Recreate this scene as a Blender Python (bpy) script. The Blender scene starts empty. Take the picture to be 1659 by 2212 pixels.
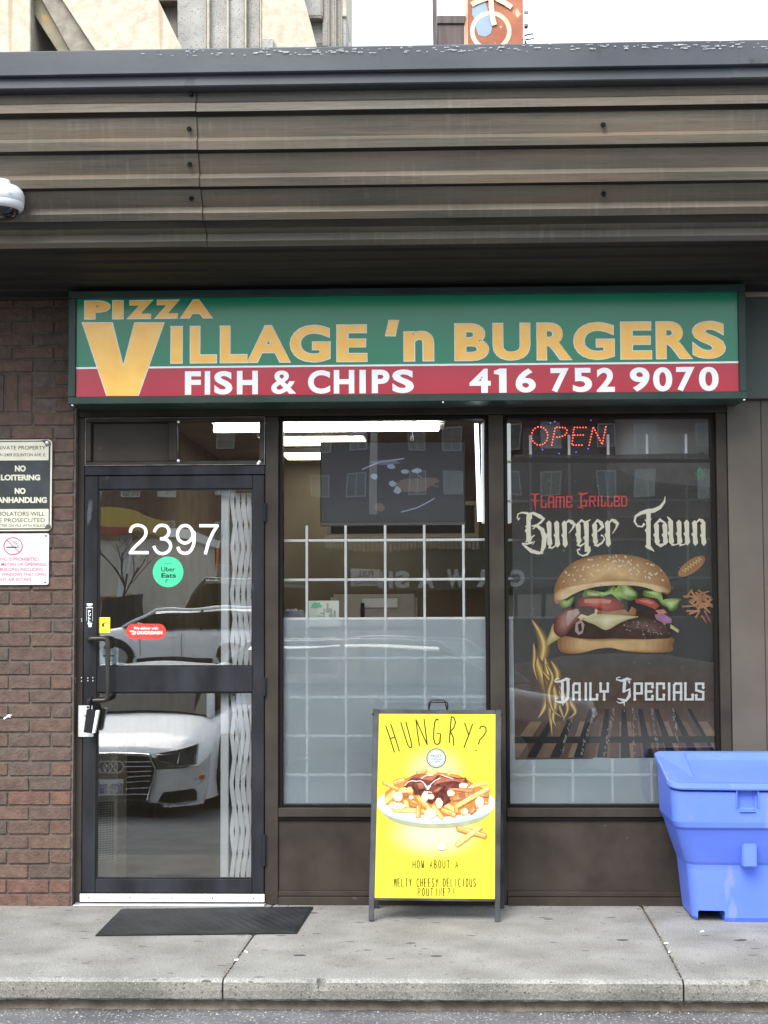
import bpy, bmesh, math, random
from mathutils import Vector, Matrix, noise
random.seed(7)
sc = bpy.context.scene
col = sc.collection
PI = math.pi
# ------------------------------------------------------------------ camera
FPX, PW, PH = 3323.0, 1659.0, 2212.0
TH, PS, RO = math.atan(205 / FPX), math.atan(108 / FPX), -0.0039
CAM = Vector((0, -7.6, 1.45))
ROT = Matrix.Rotation(PS, 3, 'Z') @ Matrix.Rotation(PI / 2 + TH, 3, 'X') @ Matrix.Rotation(RO, 3, 'Z')
cd = bpy.data.cameras.new('camera'); cam = bpy.data.objects.new('camera', cd); col.objects.link(cam)
cam.matrix_world = Matrix.Translation(CAM) @ ROT.to_4x4()
cd.sensor_fit = 'VERTICAL'; cd.sensor_height = 36; cd.lens = FPX / PH * 36; cd.clip_end = 2000; cd.clip_start = 0.05
sc.camera = cam
# ------------------------------------------------------------------ light
SUN_EL, SUN_AZ = math.radians(44), math.radians(200)      # high, behind the camera, a little to the right
w = bpy.data.worlds.new("World"); sc.world = w; w.use_nodes = True
nt = w.node_tree; nt.nodes.clear()
out = nt.nodes.new('ShaderNodeOutputWorld'); bg = nt.nodes.new('ShaderNodeBackground')
sky = nt.nodes.new('ShaderNodeTexSky'); sky.sky_type = 'NISHITA'; sky.sun_disc = False
sky.sun_elevation = SUN_EL; sky.sun_rotation = SUN_AZ; sky.air_density = 1.0; sky.dust_density = 3.0; sky.ozone_density = 1.0
tc = nt.nodes.new('ShaderNodeTexCoord'); mp = nt.nodes.new('ShaderNodeMapping'); mp.inputs['Scale'].default_value = (1, 1, 2.4)
cn = nt.nodes.new('ShaderNodeTexNoise'); cn.inputs['Scale'].default_value = 1.6; cn.inputs['Detail'].default_value = 5
cr = nt.nodes.new('ShaderNodeMapRange'); cr.inputs[1].default_value = 0.35; cr.inputs[2].default_value = 0.7; cr.inputs[3].default_value = 0.75; cr.inputs[4].default_value = 0.95
mx = nt.nodes.new('ShaderNodeMixRGB'); mx.inputs[2].default_value = (6.3, 6.9, 7.5, 1)
L = nt.links.new
L(tc.outputs['Generated'], mp.inputs[0]); L(mp.outputs[0], cn.inputs['Vector']); L(cn.outputs['Fac'], cr.inputs[0]); L(cr.outputs[0], mx.inputs[0])
L(sky.outputs[0], mx.inputs[1]); L(mx.outputs[0], bg.inputs[0]); L(bg.outputs[0], out.inputs[0])
bg.inputs[1].default_value = 0.15
sd = bpy.data.lights.new('sun', 'SUN'); sd.energy = 2.0; sd.angle = math.radians(32); sd.color = (1, .96, .9)
so = bpy.data.objects.new('sun', sd); col.objects.link(so)
sdir = Vector((math.sin(SUN_AZ) * math.cos(SUN_EL), math.cos(SUN_AZ) * math.cos(SUN_EL), math.sin(SUN_EL)))
so.rotation_euler = sdir.to_track_quat('Z', 'Y').to_euler()
sc.view_settings.view_transform = 'Standard'; sc.view_settings.look = 'None'
sc.view_settings.exposure = 1.42; sc.view_settings.gamma = 1
sc.cycles.max_bounces = 10; sc.cycles.transparent_max_bounces = 16; sc.cycles.caustics_reflective = False

# ------------------------------------------------------------------ measuring: a photo point on a known vertical plane -> metres
def ray(px, py): return ROT @ Vector(((px - PW / 2) / FPX, -(py - PH / 2) / FPX, -1.0))
def U(px, py, Y=0.0):
    d = ray(px, py); t = (Y - CAM.y) / d.y; p = CAM + d * t; return (p.x, p.z)
def G(px, py, Z=0.0):
    d = ray(px, py); t = (Z - CAM.z) / d.z; p = CAM + d * t; return (p.x, p.y)
def crop(ox, oy, s):
    k = 1659 / 2880
    return lambda x, y: ((ox + x * s) * k, (oy + y * s) * k)

# ------------------------------------------------------------------ materials
def M(name, c, c2=None, rough=.6, metal=0, nscale=6, bump=0, bscale=60, stretch=(1, 1, 1), spec=.28, rand=None, detail=6, lo=.35, hi=.65, coat=0, wear=None):
    m = bpy.data.materials.new(name); m.use_nodes = True; t = m.node_tree; b = t.nodes['Principled BSDF']; l = t.links.new
    b.inputs['Roughness'].default_value = rough; b.inputs['Metallic'].default_value = metal
    b.inputs['Specular IOR Level'].default_value = spec; b.inputs['Coat Weight'].default_value = coat; b.inputs['Coat Roughness'].default_value = .03
    tcn = t.nodes.new('ShaderNodeTexCoord'); ge = t.nodes.new('ShaderNodeNewGeometry')
    mpn = t.nodes.new('ShaderNodeMapping'); mpn.inputs['Scale'].default_value = stretch; l(ge.outputs['Position'], mpn.inputs[0])
    cur = None
    if rand:
        oi = t.nodes.new('ShaderNodeObjectInfo'); r = t.nodes.new('ShaderNodeValToRGB'); r.color_ramp.interpolation = 'LINEAR'
        e = r.color_ramp.elements
        while len(e) < len(rand): e.new(.5)
        for i, cc in enumerate(rand): e[i].position = i / (len(rand) - 1); e[i].color = (*cc, 1)
        l(oi.outputs['Random'], r.inputs[0]); cur = r.outputs[0]
    if c2:
        n = t.nodes.new('ShaderNodeTexNoise'); n.inputs['Scale'].default_value = nscale; n.inputs['Detail'].default_value = detail
        l(mpn.outputs[0], n.inputs['Vector'])
        mr = t.nodes.new('ShaderNodeMapRange'); mr.inputs[1].default_value = lo; mr.inputs[2].default_value = hi; l(n.outputs['Fac'], mr.inputs[0])
        x = t.nodes.new('ShaderNodeMixRGB'); l(mr.outputs[0], x.inputs[0]); x.inputs[1].default_value = (*c, 1); x.inputs[2].default_value = (*c2, 1)
        if rand:
            x2 = t.nodes.new('ShaderNodeMixRGB'); x2.blend_type = 'MULTIPLY'; x2.inputs[0].default_value = 1
            l(cur, x2.inputs[1]); l(x.outputs[0], x2.inputs[2]); cur = x2.outputs[0]
        else: cur = x.outputs[0]
    if wear:                                            # (colour, scale, threshold, stretch)
        n = t.nodes.new('ShaderNodeTexNoise'); n.inputs['Scale'].default_value = wear[1]; n.inputs['Detail'].default_value = 8
        mw = t.nodes.new('ShaderNodeMapping'); mw.inputs['Scale'].default_value = wear[3]; l(ge.outputs['Position'], mw.inputs[0]); l(mw.outputs[0], n.inputs['Vector'])
        mr = t.nodes.new('ShaderNodeMapRange'); mr.inputs[1].default_value = wear[2]; mr.inputs[2].default_value = wear[2] + .05; l(n.outputs['Fac'], mr.inputs[0])
        x = t.nodes.new('ShaderNodeMixRGB'); l(mr.outputs[0], x.inputs[0]); x.inputs[2].default_value = (*wear[0], 1)
        if cur: l(cur, x.inputs[1])
        else: x.inputs[1].default_value = (*c, 1)
        cur = x.outputs[0]
    if cur: l(cur, b.inputs['Base Color'])
    else: b.inputs['Base Color'].default_value = (*c, 1)
    if bump:
        n = t.nodes.new('ShaderNodeTexNoise'); n.inputs['Scale'].default_value = bscale; n.inputs['Detail'].default_value = 5; l(mpn.outputs[0], n.inputs['Vector'])
        bp = t.nodes.new('ShaderNodeBump'); bp.inputs['Strength'].default_value = bump; bp.inputs['Distance'].default_value = .01
        l(n.outputs['Fac'], bp.inputs['Height']); l(bp.outputs[0], b.inputs['Normal'])
    return m
def emit(name, c, s):
    m = bpy.data.materials.new(name); m.use_nodes = True; b = m.node_tree.nodes['Principled BSDF']
    b.inputs['Base Color'].default_value = (*c, 1); b.inputs['Emission Color'].default_value = (*c, 1); b.inputs['Emission Strength'].default_value = s
    return m
def glass(name, refl=2.4, tint=(.985, .99, .988), wav=.02, wscale=3.0):
    m = bpy.data.materials.new(name); m.use_nodes = True; t = m.node_tree; t.nodes.clear(); l = t.links.new
    o = t.nodes.new('ShaderNodeOutputMaterial'); x = t.nodes.new('ShaderNodeMixShader'); tr = t.nodes.new('ShaderNodeBsdfTransparent'); g = t.nodes.new('ShaderNodeBsdfGlossy')
    g.inputs['Roughness'].default_value = 0; tr.inputs[0].default_value = (*tint, 1); g.inputs[0].default_value = (1, 1, 1, 1)
    f = t.nodes.new('ShaderNodeFresnel'); f.inputs[0].default_value = 1.5; k = t.nodes.new('ShaderNodeMath'); k.operation = 'MULTIPLY'; k.inputs[1].default_value = refl; k.use_clamp = True
    ge = t.nodes.new('ShaderNodeNewGeometry'); n = t.nodes.new('ShaderNodeTexNoise'); n.inputs['Scale'].default_value = wscale; n.inputs['Detail'].default_value = 1
    bp = t.nodes.new('ShaderNodeBump'); bp.inputs['Strength'].default_value = wav; bp.inputs['Distance'].default_value = .05
    l(ge.outputs['Position'], n.inputs['Vector']); l(n.outputs['Fac'], bp.inputs['Height']); l(bp.outputs[0], g.inputs['Normal'])
    l(f.outputs[0], k.inputs[0]); l(k.outputs[0], x.inputs[0]); l(tr.outputs[0], x.inputs[1]); l(g.outputs[0], x.inputs[2]); l(x.outputs[0], o.inputs[0])
    return m
def film(name, c, see, c2=None, blur=.25, trans=.4, streak=None):
    """sheet stuck behind glass: diffuse + translucent, partly see-through"""
    m = bpy.data.materials.new(name); m.use_nodes = True; t = m.node_tree; t.nodes.clear(); l = t.links.new
    o = t.nodes.new('ShaderNodeOutputMaterial'); x = t.nodes.new('ShaderNodeMixShader'); x.inputs[0].default_value = see
    d = t.nodes.new('ShaderNodeBsdfDiffuse'); tl = t.nodes.new('ShaderNodeBsdfTranslucent'); y = t.nodes.new('ShaderNodeMixShader'); y.inputs[0].default_value = trans
    if blur: r = t.nodes.new('ShaderNodeBsdfRefraction'); r.inputs['Roughness'].default_value = blur; r.inputs['IOR'].default_value = 1.15
    else: r = t.nodes.new('ShaderNodeBsdfTransparent')
    for nn in (d, tl): nn.inputs[0].default_value = (*c, 1)
    if c2:
        ge = t.nodes.new('ShaderNodeNewGeometry'); n = t.nodes.new('ShaderNodeTexNoise'); n.inputs['Scale'].default_value = 1.6; n.inputs['Detail'].default_value = 3
        mr = t.nodes.new('ShaderNodeMapRange'); mr.inputs[1].default_value = .35; mr.inputs[2].default_value = .65; mc = t.nodes.new('ShaderNodeMixRGB')
        mc.inputs[1].default_value = (*c, 1); mc.inputs[2].default_value = (*c2, 1)
        l(ge.outputs['Position'], n.inputs['Vector']); l(n.outputs['Fac'], mr.inputs[0]); l(mr.outputs[0], mc.inputs[0]); l(mc.outputs[0], d.inputs[0]); l(mc.outputs[0], tl.inputs[0])
    l(d.outputs[0], y.inputs[1]); l(tl.outputs[0], y.inputs[2]); l(y.outputs[0], x.inputs[1]); l(r.outputs[0], x.inputs[2]); l(x.outputs[0], o.inputs[0])
    return m

BROWN = M('brown_anodised_metal', (.026, .021, .018), (.042, .035, .029), rough=.5, spec=.13, nscale=5, bump=.05, bscale=140, wear=((.07, .062, .055), 14, .70, (1, 1, 3)))
BROWNP = M('brown_cladding_paint', (.062, .052, .043), (.080, .069, .057), rough=.5, nscale=3, bump=.06, bscale=90)
DOORM = M('scuffed_black_door_paint', (.0098, .0102, .0118), (.024, .0255, .031), rough=.5, spec=.12, nscale=7, stretch=(1, 1, .35), bump=.05, bscale=100, wear=((.07, .076, .095), 16, .68, (1, 1, .25)))
BLACK = M('black_plastic', (.010, .010, .011), rough=.45, spec=.2)
DARKM = M('dark_void_metal', (.008, .007, .006), rough=.6, spec=.1)
MORTAR = M('brown_grey_mortar', (.075, .060, .052), (.12, .10, .086), rough=.95, nscale=30, bump=.6, bscale=120)
BRICK = M('brown_red_brick', (.75, .75, .75), (1.1, 1.1, 1.1), rough=.9, nscale=22, bump=.7, bscale=90, rand=[(.082, .060, .050), (.106, .068, .054), (.084, .064, .055), (.116, .072, .056), (.096, .063, .052)])
BRICKR = M('redder_base_brick', (.75, .75, .75), (1.15, 1.1, 1.1), rough=.9, nscale=22, bump=.7, bscale=90, rand=[(.118, .068, .053), (.130, .072, .055), (.104, .064, .051)])
def concrete(name, base, lt, flecks):
    m = M(name, base, lt, rough=.92, nscale=3.5, bump=.5, bscale=55)
    t = m.node_tree; l = t.links.new; b = t.nodes['Principled BSDF']; ge = t.nodes.new('ShaderNodeNewGeometry')
    src = b.inputs['Base Color'].links[0].from_socket
    fine = t.nodes.new('ShaderNodeTexNoise'); fine.inputs['Scale'].default_value = 160; fine.inputs['Detail'].default_value = 4; l(ge.outputs['Position'], fine.inputs['Vector'])
    mr = t.nodes.new('ShaderNodeMapRange'); mr.inputs[1].default_value = .3; mr.inputs[2].default_value = .7; mr.inputs[3].default_value = .62; mr.inputs[4].default_value = 1.3; l(fine.outputs['Fac'], mr.inputs[0])
    mu = t.nodes.new('ShaderNodeMixRGB'); mu.blend_type = 'MULTIPLY'; mu.inputs[0].default_value = 1; l(src, mu.inputs[1]); l(mr.outputs[0], mu.inputs[2]); cur = mu.outputs[0]
    for (cc, scl, th, st) in flecks:
        v = t.nodes.new('ShaderNodeTexVoronoi'); v.inputs['Scale'].default_value = scl; mw = t.nodes.new('ShaderNodeMapping'); mw.inputs['Scale'].default_value = st
        l(ge.outputs['Position'], mw.inputs[0]); l(mw.outputs[0], v.inputs['Vector'])
        lt_ = t.nodes.new('ShaderNodeMath'); lt_.operation = 'LESS_THAN'; lt_.inputs[1].default_value = th; l(v.outputs['Distance'], lt_.inputs[0])
        sp = t.nodes.new('ShaderNodeSeparateXYZ'); l(v.outputs['Color'], sp.inputs[0]); g2 = t.nodes.new('ShaderNodeMath'); g2.operation = 'GREATER_THAN'; g2.inputs[1].default_value = .6; l(sp.outputs[0], g2.inputs[0])
        a = t.nodes.new('ShaderNodeMath'); a.operation = 'MULTIPLY'; l(lt_.outputs[0], a.inputs[0]); l(g2.outputs[0], a.inputs[1])
        x = t.nodes.new('ShaderNodeMixRGB'); l(a.outputs[0], x.inputs[0]); l(cur, x.inputs[1]); x.inputs[2].default_value = (*cc, 1); cur = x.outputs[0]
    l(cur, b.inputs['Base Color']); return m
SLAB = concrete('walkway_concrete', (.185, .180, .168), (.265, .26, .248), [((.055, .052, .05), 6, .10, (.6, 1, 1)), ((.085, .08, .075), 13, .13, (.45, 1.2, 1)), ((.10, .096, .09), 31, .15, (.5, 1.2, 1)), ((.5, .5, .48), 60, .12, (1, 1, 1))])
KFACE = concrete('grimy_kerb_face', (.115, .115, .10), (.19, .185, .165), [((.065, .065, .058), 55, .22, (1, 1, 1)), ((.26, .255, .24), 90, .2, (1, 1, 1))])
CURBB = M('stained_brown_curb_base', (.13, .10, .08), (.21, .18, .145), rough=.95, nscale=14, bump=.8, bscale=70)
ASPH = concrete('worn_asphalt', (.085, .085, .090), (.135, .135, .138), [((.30, .30, .29), 95, .24, (.6, 1, 1)), ((.03, .03, .03), 120, .25, (1, 1, 1)), ((.30, .28, .26), 60, .22, (.7, 1, 1))])
GREEN = M('sign_green_vinyl', (.008, .19, .095), (.012, .215, .11), rough=.14, nscale=2, spec=.36)
RED = M('sign_red_vinyl', (.40, .010, .030), (.44, .015, .038), rough=.14, nscale=2, spec=.42)
ORANGE = M('sign_orange_vinyl', (.98, .50, .06), (1.0, .58, .10), rough=.2, nscale=12, spec=.55)
WHITEV = M('white_vinyl', (.88, .89, .90), rough=.3)
FRAMEG = M('sign_frame_dark_green', (.014, .034, .027), (.026, .050, .041), rough=.38, nscale=4, bump=.03)
GREYG = M('weathered_green_grey_panel', (.060, .078, .068), (.082, .100, .088), rough=.55, nscale=2)
FLASH = M('blue_grey_flashing', (.036, .041, .050), (.055, .060, .070), rough=.42, nscale=4, stretch=(.6, 1, 1), bump=.06, bscale=30, wear=((.03, .03, .035), 9, .66, (1, 1, .6)))
WHITEM = M('white_painted_steel', (.80, .82, .83), (.87, .88, .89), rough=.35, nscale=8)
ALU = M('brushed_aluminium', (.55, .55, .54), (.68, .68, .67), rough=.35, metal=.6, nscale=20, stretch=(1, 1, 8))
GLASS = glass('door_glass', 2.9, wav=.02, wscale=2.2)
GLASSW = glass('shop_window_glass', 1.5, wav=.02, wscale=1.6)

# corrugated cladding: bronze enamel with oxidised streaks (weathering has its own shape)
def cladding():
    m = bpy.data.materials.new('weathered_bronze_cladding'); m.use_nodes = True; t = m.node_tree; b = t.nodes['Principled BSDF']; l = t.links.new
    ge = t.nodes.new('ShaderNodeNewGeometry'); b.inputs['Roughness'].default_value = .5; b.inputs['Metallic'].default_value = .15
    def nz(scale, st, det=5):
        mw = t.nodes.new('ShaderNodeMapping'); mw.inputs['Scale'].default_value = st; l(ge.outputs['Position'], mw.inputs[0])
        n = t.nodes.new('ShaderNodeTexNoise'); n.inputs['Scale'].default_value = scale; n.inputs['Detail'].default_value = det; l(mw.outputs[0], n.inputs['Vector']); return n.outputs['Fac']
    def mr(s, a, c, d=0, e=1):
        r = t.nodes.new('ShaderNodeMapRange'); r.inputs[1].default_value = a; r.inputs[2].default_value = c; r.inputs[3].default_value = d; r.inputs[4].default_value = e; l(s, r.inputs[0]); return r.outputs[0]
    def mix(f, a, c, mode='MIX'):
        x = t.nodes.new('ShaderNodeMixRGB'); x.blend_type = mode
        l(f, x.inputs[0]) if not isinstance(f, float) else setattr(x.inputs[0], 'default_value', f)
        for i, v in ((1, a), (2, c)):
            if isinstance(v, tuple): x.inputs[i].default_value = (*v, 1)
            else: l(v, x.inputs[i])
        return x.outputs[0]
    base = mix(mr(nz(1.3, (1, 2, 6)), .35, .65), (.082, .073, .058), (.130, .110, .082))
    base = mix(mr(nz(2.2, (.5, 5, 9), 6), .5, .7), base, (.140, .102, .072))            # rusty brown bands
    vert = mr(nz(46, (1, .2, .06), 3), .52, .85)                                          # run-off streaks
    gate = mr(nz(1.1, (1, 3, 5), 3), .42, .56)
    mm = t.nodes.new('ShaderNodeMath'); mm.operation = 'MULTIPLY'; l(vert, mm.inputs[0]); l(gate, mm.inputs[1])
    base = mix(mm.outputs[0], base, (.155, .135, .105))
    horiz = mr(nz(12, (.12, 3, 9), 5), .54, .72)
    m2 = t.nodes.new('ShaderNodeMath'); m2.operation = 'MULTIPLY'; m2.inputs[1].default_value = .5; l(horiz, m2.inputs[0])
    base = mix(m2.outputs[0], base, (.15, .14, .115))
    base = mix(mr(nz(26, (.2, 6, 8), 6), .30, .42, .45, 0), base, (.03, .028, .024))
    l(base, b.inputs['Base Color'])
    bp = t.nodes.new('ShaderNodeBump'); bp.inputs['Strength'].default_value = .12; bp.inputs['Distance'].default_value = .01; l(nz(40, (.3, 1, 3)), bp.inputs['Height']); l(bp.outputs[0], b.inputs['Normal'])
    return m
CLAD = cladding()
HALFSHADE = M('lip_half_shade_bronze', (.038, .035, .030), (.060, .054, .044), rough=.6, nscale=8, stretch=(.3, 2, 2), spec=.15)  # shade of the downward-facing lip pan put into a darker bronze
SHADE_SEAM = M('rib_shade_and_seam_bronze', (.020, .018, .015), (.034, .030, .025), rough=.6, nscale=8, stretch=(.3, 2, 2), spec=.12)  # shade under the ribs painted as colour; also colours the lap seam
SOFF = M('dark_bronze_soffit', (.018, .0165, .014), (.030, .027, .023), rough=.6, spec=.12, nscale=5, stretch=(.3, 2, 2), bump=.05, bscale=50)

# ------------------------------------------------------------------ mesh helpers
class MB:
    def __init__(s): s.v = []; s.f = []
    def add(s, vs, fs):
        n = len(s.v); s.v += [tuple(q) for q in vs]; s.f += [tuple(i + n for i in q) for q in fs]; return s
    def box(s, x0, x1, y0, y1, z0, z1, R=None):
        vs = [Vector((x, y, z)) for x in (x0, x1) for y in (y0, y1) for z in (z0, z1)]
        if R:
            c = Vector(((x0 + x1) / 2, (y0 + y1) / 2, (z0 + z1) / 2)); vs = [R @ (q - c) + c for q in vs]
        return s.add(vs, [(0, 1, 3, 2), (4, 6, 7, 5), (0, 4, 5, 1), (2, 3, 7, 6), (0, 2, 6, 4), (1, 5, 7, 3)])
    def prism(s, pts, y0, y1):                     # pts (x, z) extruded along y
        n = len(pts); vs = [(x, y0, z) for x, z in pts] + [(x, y1, z) for x, z in pts]
        return s.add(vs, [tuple(range(n)), tuple(range(2 * n - 1, n - 1, -1))] + [(i, i + n, (i + 1) % n + n, (i + 1) % n) for i in range(n)])
    def flat(s, pts, Y):                            # thin print on a vertical plane
        return s.add([(x, Y, z) for x, z in pts], [tuple(range(len(pts)))])
    def sweepx(s, prof, x0, x1, n=1, jit=None):      # prof (y, z) open strip swept along x
        k = len(prof); vs = []
        for i in range(n + 1):
            x = x0 + (x1 - x0) * i / n
            for j, (y, z) in enumerate(prof):
                if jit: dy, dz = jit(x, j); vs.append((x, y + dy, z + dz))
                else: vs.append((x, y, z))
        return s.add(vs, [(i * k + j, (i + 1) * k + j, (i + 1) * k + j + 1, i * k + j + 1) for i in range(n) for j in range(k - 1)])
    def tube(s, path, r, n=8, r2=None, cap=True):
        P = [Vector(p) for p in path]; m = len(P); base = len(s.v); prev = None
        for i, p in enumerate(P):
            d = (P[min(i + 1, m - 1)] - P[max(i - 1, 0)]).normalized()
            if prev is None: a = d.orthogonal().normalized()
            else: a = (prev - d * prev.dot(d)).normalized()
            prev = a; b = d.cross(a); rr = r if r2 is None else r + (r2 - r) * i / (m - 1)
            for k in range(n): s.v.append(tuple(p + (a * math.cos(2 * PI * k / n) + b * math.sin(2 * PI * k / n)) * rr))
        for i in range(m - 1):
            for k in range(n): s.f.append((base + i * n + k, base + i * n + (k + 1) % n, base + (i + 1) * n + (k + 1) % n, base + (i + 1) * n + k))
        if cap: s.f.append(tuple(base + k for k in range(n - 1, -1, -1))); s.f.append(tuple(base + (m - 1) * n + k for k in range(n)))
        return s
    def lathe(s, c, prof, n=24, axis='z'):          # prof (r, h)
        base = len(s.v); k = len(prof)
        for i in range(n):
            a = 2 * PI * i / n
            for r, h in prof:
                if axis == 'z': s.v.append((c[0] + r * math.cos(a), c[1] + r * math.sin(a), c[2] + h))
                else: s.v.append((c[0] + r * math.cos(a), c[1] - h, c[2] + r * math.sin(a)))
        for i in range(n):
            for j in range(k - 1): s.f.append((base + i * k + j, base + ((i + 1) % n) * k + j, base + ((i + 1) % n) * k + j + 1, base + i * k + j + 1))
        return s
    def mesh(s, name, bevel=0, seg=1, merge=0, org=Vector((0, 0, 0))):
        me = bpy.data.meshes.new(name); me.from_pydata([tuple(Vector(q) - org) for q in s.v], [], s.f)
        bm = bmesh.new(); bm.from_mesh(me)
        if merge: bmesh.ops.remove_doubles(bm, verts=bm.verts, dist=merge)
        bmesh.ops.recalc_face_normals(bm, faces=bm.faces)
        if bevel: bmesh.ops.bevel(bm, geom=list(bm.edges), offset=bevel, segments=seg, affect='EDGES', clamp_overlap=True)
        bm.to_mesh(me); bm.free(); return me
    def build(s, name, mat, parent=None, bevel=0, seg=1, smooth=False, merge=0, kind=None, label=None):
        xs = [q[0] for q in s.v]; ys = [q[1] for q in s.v]; zs = [q[2] for q in s.v]
        org = Vector(((min(xs) + max(xs)) / 2, (min(ys) + max(ys)) / 2, min(zs)))
        me = s.mesh(name, bevel, seg, merge, org)
        if mat: me.materials.append(mat)
        if smooth:
            for p in me.polygons: p.use_smooth = True
        o = bpy.data.objects.new(name, me); col.objects.link(o); place(o, org, parent)
        if kind: o['kind'] = kind
        if label: o['label'] = label
        return o
WP = {}
def place(o, org, parent=None):
    WP[o] = Vector(org)
    if parent: o.parent = parent; o.location = Vector(org) - WP[parent]
    else: o.location = org
def thing(name, label, cat, loc, group=None):
    o = bpy.data.objects.new(name, None); col.objects.link(o); o.empty_display_size = .1; place(o, Vector(loc)); o['label'] = label; o['category'] = cat
    if group: o['group'] = group
    return o
def tag(o, label, cat, group=None):
    o['label'] = label; o['category'] = cat
    if group: o['group'] = group
    return o
def struct(o): o['kind'] = 'structure'; return o
def BX(name, mat, parent, x0, x1, y0, y1, z0, z1, bevel=.003, **k): return MB().box(x0, x1, y0, y1, z0, z1).build(name, mat, parent, bevel=bevel, **k)
def copy_part(src, parent, org, name=None):
    c = src.copy(); col.objects.link(c); place(c, org, parent); return c
def copy_tree(o, parent=None, loc=None):
    c = o.copy(); col.objects.link(c)
    if parent: c.parent = parent
    if loc is not None: c.location = loc
    for ch in list(o.children): copy_tree(ch, c)
    return c

# text
GL = {}
def glyph(ch, off=0.0, res=5):
    k = (ch, off)
    if k in GL: return GL[k]
    c = bpy.data.curves.new('glyph', 'FONT'); c.body = ch; c.offset = off; c.resolution_u = res
    o = bpy.data.objects.new('glyph', c); col.objects.link(o)
    dg = bpy.context.evaluated_depsgraph_get(); me = o.evaluated_get(dg).to_mesh()
    vs = [(v.co.x, v.co.y) for v in me.vertices]; fs = [tuple(p.vertices) for p in me.polygons]
    o.evaluated_get(dg).to_mesh_clear(); bpy.data.objects.remove(o); bpy.data.curves.remove(c)
    if vs:
        x0 = min(v[0] for v in vs); x1 = max(v[0] for v in vs); y0 = min(v[1] for v in vs); y1 = max(v[1] for v in vs)
        vs = [((x - x0) / (x1 - x0), (y - y0) / (y1 - y0)) for x, y in vs]
    GL[k] = (vs, fs); return GL[k]
def put_glyph(mb, ch, x0, x1, z0, z1, Y, off=0.0, rot=False, flip=False, mapf=None):
    vs, fs = glyph(ch, off)
    vv = []
    for u, v in vs:
        if rot: u, v = 1 - u, 1 - v
        x = x0 + u * (x1 - x0) if not flip else x1 - u * (x1 - x0)
        z = z0 + v * (z1 - z0)
        vv.append(mapf(x, z) if mapf else (x, Y, z))
    mb.add(vv, fs)
def words(name, s, x0, x1, z0, z1, Y, mat, parent, off=0.0, flip=False, mapf=None):
    mb = MB(); put_glyph(mb, s, x0, x1, z0, z1, Y, off, flip=flip, mapf=mapf)
    return mb.build(name, mat, parent)
def arc(cx, cy, rx, ry, a0, a1, n=10): return [(cx + rx * math.cos(math.radians(a0 + (a1 - a0) * i / n)), cy + ry * math.sin(math.radians(a0 + (a1 - a0) * i / n))) for i in range(n + 1)]
def smooth(pts, n=5):
    o_ = []
    for i in range(len(pts) - 1):
        p0, p1, p2, p3 = pts[max(i - 1, 0)], pts[i], pts[i + 1], pts[min(i + 2, len(pts) - 1)]
        for k in range(n): t = k / n; o_.append(tuple(.5 * (2 * b + (c - a) * t + (2 * a - 5 * b + 4 * c - d) * t * t + (-a + 3 * b - 3 * c + d) * t ** 3) for a, b, c, d in zip(p0, p1, p2, p3)))
    return o_ + [pts[-1]]
def stroke(mb, pts, w, mapf, w2=None, layer=[0]):
    """flat ribbon of a pen line; pts in drawing units"""
    n = len(pts); Lf = []; Rt = []
    for i, p in enumerate(pts):
        a = pts[max(i - 1, 0)]; b = pts[min(i + 1, n - 1)]; dx, dy = b[0] - a[0], b[1] - a[1]; d = math.hypot(dx, dy) or 1
        ww = (w if w2 is None else w + (w2 - w) * i / (n - 1)) / 2
        k = 1.0
        if 0 < i < n - 1:
            d1 = math.hypot(p[0] - a[0], p[1] - a[1]) or 1; c = ((p[0] - a[0]) * dx + (p[1] - a[1]) * dy) / (d1 * d); k = min(1 / max(c, .5), 1.6)
        Lf.append((p[0] - dy / d * ww * k, p[1] + dx / d * ww * k)); Rt.append((p[0] + dy / d * ww * k, p[1] - dx / d * ww * k))
    layer[0] = (layer[0] + 1) % 7; e = layer[0] * 6e-5
    vs = [mapf(x, y, e) for x, y in Lf] + [mapf(x, y, e) for x, y in Rt]
    mb.add(vs, [(i, i + 1, n + i + 1, n + i) for i in range(n - 1)])
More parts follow.
